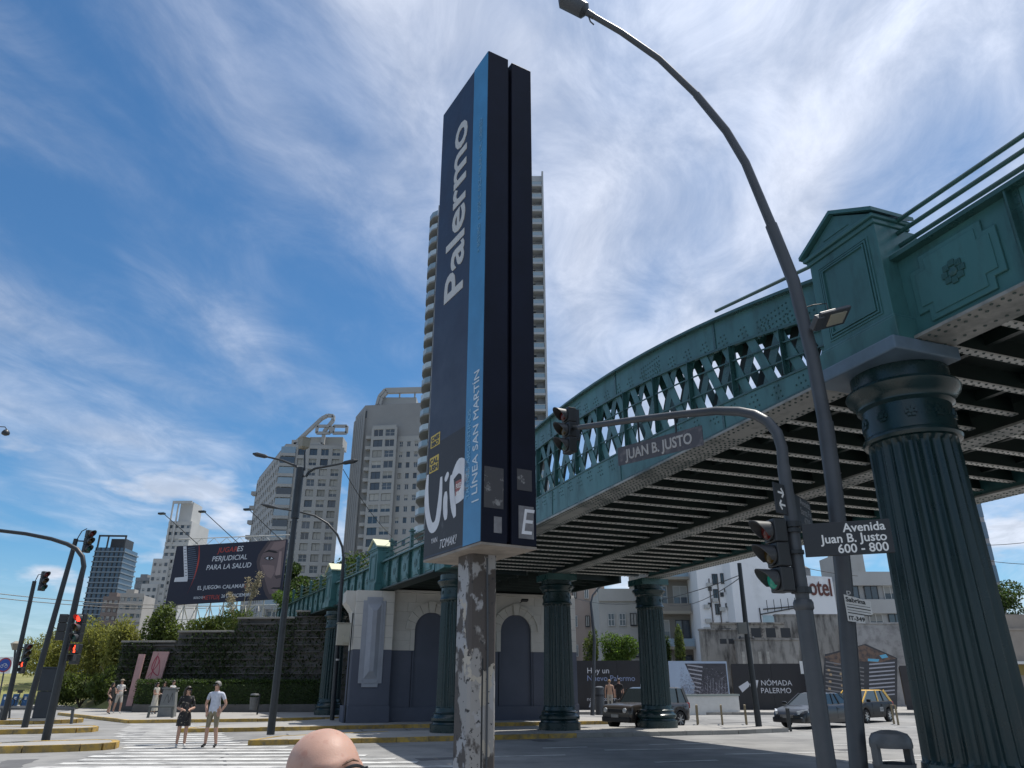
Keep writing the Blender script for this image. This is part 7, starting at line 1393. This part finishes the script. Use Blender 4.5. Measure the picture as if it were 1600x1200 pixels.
for k, (px, dk) in enumerate(((1090, 0), (1129, 0), (1167, 0), (1236, 1), (1282, 1), (1404, 0), (1583, 0))):
    p = gnd(px, 1133 if not dk else 1143); t = thing('hoop_barrier', ['ochre hoop barrier nearest the brown car', 'ochre hoop barrier in the middle of the far lane edge', 'ochre hoop barrier left of the utility pole', 'dark hoop barrier before the sedan front wheel', 'dark hoop barrier before the sedan rear door', 'ochre hoop barrier right of the taxi', 'ochre hoop barrier at the right picture edge'][k], 'barrier', (p.x, p.y, 0), 0, 'hoop barriers along the far lane'); m = DARKSTEEL if dk else RAILM
    for q in (0, 1): g = MB(); g.box(q * 0.24 - 0.035, q * 0.24 + 0.035, q * 0.9 - 0.03, q * 0.9 + 0.03, 0, 0.78); g.build('post', m, t)
    g = MB(); g.bar((0, -0.03, 0.80), (0.24, 0.93, 0.80), 0.07, 0.04); g.build('rail', m, t)
def barrier(label, pxs, y, ybase, m):
    p0, p1 = gnd(pxs[0], ybase), gnd(pxs[1], ybase); t = thing('rail_barrier', label, 'barrier', (p0.x, p0.y, 0), math.atan2(p1.y - p0.y, p1.x - p0.x), 'rail barriers on the left pavements'); w = (p1 - p0).length; hh = atY(pxs[0], y, p0.y).z
    n = max(2, int(w / 1.6) + 1)
    for k in range(n): x = 0.08 + (w - 0.16) * k / (n - 1); g = MB(); g.bar((x + (0.06 if k == 0 else -0.06 if k == n - 1 else 0) * -1, 0, 0), (x, 0, hh - 0.06), 0.10, 0.10, (0, 1, 0)); g.build('post', m, t)
    g = MB(); g.box(0, w, -0.07, 0.07, hh - 0.08, hh); g.build('rail', m, t, bevel=0.015)
barrier('grey rail barrier in front of the group by the hedge', (229, 269), 1103, 1126, mat('grey_green_rail', (0.09, 0.10, 0.095), 0.6)); barrier('long grey rail barrier at the left picture edge', (-60, 112), 1106, 1131, mat('grey_rail', (0.075, 0.08, 0.085), 0.6))
p = gnd(245, 1126); t = thing('utility_cabinet', 'squat grey cabinet with scrawled graffiti behind the rail barrier', 'cabinet', (p.x, p.y + 0.9, 0.1), R(10)); g = MB(); g.prism([(-0.42, 0, 0), (0.42, 0, 0), (0.30, 0, 1.35), (-0.30, 0, 1.35)], (0, 0.5, 0)); g.build('housing', mat('cabinet_grey', (0.17, 0.18, 0.18), 0.7, var=0.2, vs=4), t, bevel=0.02); g = MB(); g.box(-0.36, 0.36, -0.05, 0.55, 1.35, 1.42); g.build('lid', MATS['cabinet_grey'], t); stroke([(-0.2, 0.7), (-0.05, 1.1), (0.05, 0.7), (0.18, 1.15), (0.22, 0.8)], 0.025, 'graffiti_stroke', BLACK, -0.006, t)
p = gnd(64, 1131); t = thing('utility_cabinet', 'tall dark street cabinet between the left signal masts', 'cabinet', (p.x, p.y, 0.14), R(18)); DCB = mat('dark_cabinet', (0.020, 0.027, 0.036), 0.6, var=0.2)
g = MB(); g.box(-0.38, 0.38, -0.25, 0.25, 0.10, 1.25); g.build('lower_door', DCB, t, bevel=0.015); g = MB(); g.box(-0.40, 0.40, -0.27, 0.27, 1.26, 2.25); g.build('upper_door', DCB, t, bevel=0.015); g = MB(); g.box(-0.48, 0.48, -0.35, 0.35, 0, 0.10); g.build('footing', PAVE, t); g = MB(); g.box(-0.44, 0.44, -0.31, 0.31, 2.25, 2.31); g.build('roof', DCB, t)
p = gnd(394, 1121); t = thing('litter_bin', 'small dark litter bin on posts before the hedge', 'litter bin', (p.x, p.y, 0.14)); g = MB(); g.lathe([(0.20, 0.25), (0.24, 0.85), (0.25, 0.88)], 16); g.build('bucket', BIN, t, smooth=True); g = MB(); g.tube([(0.22, 0.1, 0), (0.22, 0.1, 1.05)], 0.05, 8); g.build('stand', DARKSTEEL, t); g = MB(); g.lathe([(0.25, 0.98), (0.2, 1.06), (0.02, 1.08)], 16); g.build('lid', BIN, t)
BDOCK = mat('blue_dock', (0.02, 0.09, 0.22), 0.5)
for k, px in enumerate((4, 20, 36)):
    p = gnd(px, 1106); t = thing('bike_dock', ['blue cycle dock at the very left edge', 'blue cycle dock holding a dark scooter handlebar', 'blue cycle dock nearest the seated person'][k], 'bike dock', (p.x, p.y, 0.02), R(15), 'blue cycle docks'); g = MB(); g.prism([(-0.22, 0, 0), (0.22, 0, 0), (0.26, 0, 0.95), (-0.18, 0, 0.95)], (0, 0.16, 0)); g.build('dock_body', BDOCK, t, bevel=0.03); g = MB(); g.box(-0.05, 0.10, -0.012, 0.0, 0.55, 0.75); g.build('dock_label', WHITE, t)
p = gnd(27, 1106); t = thing('bicycle_handlebar_post', 'dark bicycle handlebar and saddle poking up between the docks', 'bicycle', (p.x, p.y - 0.2, 0.02), R(10)); g = MB(); g.tube([(0, 0, 0.35), (0.08, 0, 1.15)], 0.04, 6); g.tube([(-0.28, 0, 1.2), (0.36, 0, 1.2)], 0.03, 6); g.cbox((0.06, 0, 1.1), (0.3, 0.2, 0.16)); g.build('handlebar', BLACK, t)
for q in (-0.5, 0.55): 
    g = MB(); g.tube([(q + 0.33 * math.cos(a), 0, 0.35 + 0.33 * math.sin(a)) for a in np.linspace(0, 2 * math.pi, 24)], 0.03, 6); g.build('wheel', RUB, t)
g = MB(); g.tube([(-0.5, 0, 0.35), (0.0, 0, 0.75), (0.55, 0, 0.35)], 0.025, 6); g.build('frame', BDOCK, t)
b0 = Vector((atY(8, 1060, 37.8).x, 37.8, 0)); t = thing('cycle_sign', 'round blue cycle sign with red rim on a white backing at the left edge', 'sign', b0); c = rel(7, 1039, b0); g = MB(); g.tube([(0, 0, 0), (c.x, 0.03, c.z + 0.3)], 0.035, 8); g.build('pole', GREYSTEEL, t); g = MB(); g.box(c.x - 0.34, c.x + 0.34, 0, 0.02, c.z - 0.38, c.z + 0.36); g.build('backing', WHITE, t)
for (r0, m, d) in ((0.33, mat('sign_red', (0.35, 0.03, 0.03), 0.5), 0.004), (0.27, mat('sign_blue', (0.02, 0.07, 0.32), 0.5), 0.008)): g = MB(); g.lathe([(r0, 0), (r0, 0.004)], 24, M=Matrix.Translation((c.x, -d + 0.004, c.z)) @ Matrix.Rotation(R(90), 4, 'X')); g.build('disc', m, t)
for q in (-0.10, 0.10): g = MB(); g.tube([(c.x + q + 0.065 * math.cos(a), -0.014, c.z - 0.05 + 0.065 * math.sin(a)) for a in np.linspace(0, 2 * math.pi, 16)], 0.008, 5); g.build('printed_wheel', WHITE, t)
g = MB(); g.strip([(c.x - 0.10, c.z - 0.05), (c.x - 0.03, c.z + 0.06), (c.x + 0.08, c.z + 0.06), (c.x + 0.10, c.z - 0.05)], 0.016, -0.012, 0.004); g.build('printed_frame', WHITE, t)
b0 = Vector((atY(22, 1090, 42).x, 42.0, 0)); t = thing('street_lantern', 'small four sided lantern on a thin post behind the far left mast', 'street lamp', b0); g = MB(); g.tube([(0, 0, 0), rel(24, 1012, b0)], 0.05, 8); g.build('pole', DARKSTEEL, t); c = rel(25, 1008, b0); g = MB(); g.lathe([(0.15, -0.25), (0.30, 0.05), (0.34, 0.08), (0.1, 0.2)], 4, tuple(c)); g.build('lantern', MATS['lantern_glass'], t)
# hanging lamp far left and overhead wires
b0 = Vector((atY(-150, 680, 30).x, 30.0, 0)); t = thing('street_lamp', 'hanging bell lamp poking in at the left edge against the sky', 'street lamp', b0); c = rel(9, 676, b0); g = MB(); g.tube([(0, 0, 0), (0, 0, c.z - 0.6)], [0.12, 0.07], 10); g.build('pole', DARKSTEEL, t); g = MB(); g.tube([(0, 0, c.z - 0.7), (0.4, 0, c.z + 0.0), (c.x - 0.5, 0, c.z + 0.28), (c.x - 0.1, 0, c.z + 0.26), (c.x, 0, c.z + 0.15)], 0.02, 6); g.build('arm', DARKSTEEL, t); g = MB(); g.lathe([(0.02, 0.16), (0.10, 0.10), (0.16, 0.0), (0.15, -0.08), (0.05, -0.13)], 14, tuple(c)); g.build('lamp_head', DARKSTEEL, t, smooth=True)
def wire(label, a, b, sag, n=14, r=0.02):
    a, b = Vector(a), Vector(b); P = []
    for k in range(n + 1): u = k / n; q = a + (b - a) * u; q.z -= sag * 4 * u * (1 - u); P.append(q)
    g = MB(); g.tube(P, r, 5); tag(g.build('overhead_wire', BLACK), label, 'wire', 'overhead wires')
wire('upper of the two cables crossing the sky at far left', atY(-40, 923, 90), atY(330, 945, 120), 0.6, r=0.05); wire('lower of the two cables crossing the sky at far left', atY(-40, 930, 90), atY(330, 950, 120), 0.6, r=0.05); wire('thin guy wire from the twin armed lamp to the viaduct', atY(536, 733, 27.2), atY(612, 838, 36), 0.2, r=0.014)
wire('cable from the utility pole towards the brown building', atY(1160, 900, 32.4), atY(1045, 945, 66), 0.5); wire('second cable from the utility pole dropping left', atY(1160, 897, 32.4), atY(900, 935, 60), 0.8); wire('thin cable against the sky above the hotel lettering', atY(1250, 885, 60), atY(1340, 900, 60), 0.1, r=0.025); wire('cable in the sky gap right of the front column', atY(1540, 852, 60), atY(1640, 842, 60), 0.1, r=0.025); wire('lower cable in the sky gap right of the front column', atY(1540, 876, 60), atY(1640, 882, 60), 0.1, r=0.025)
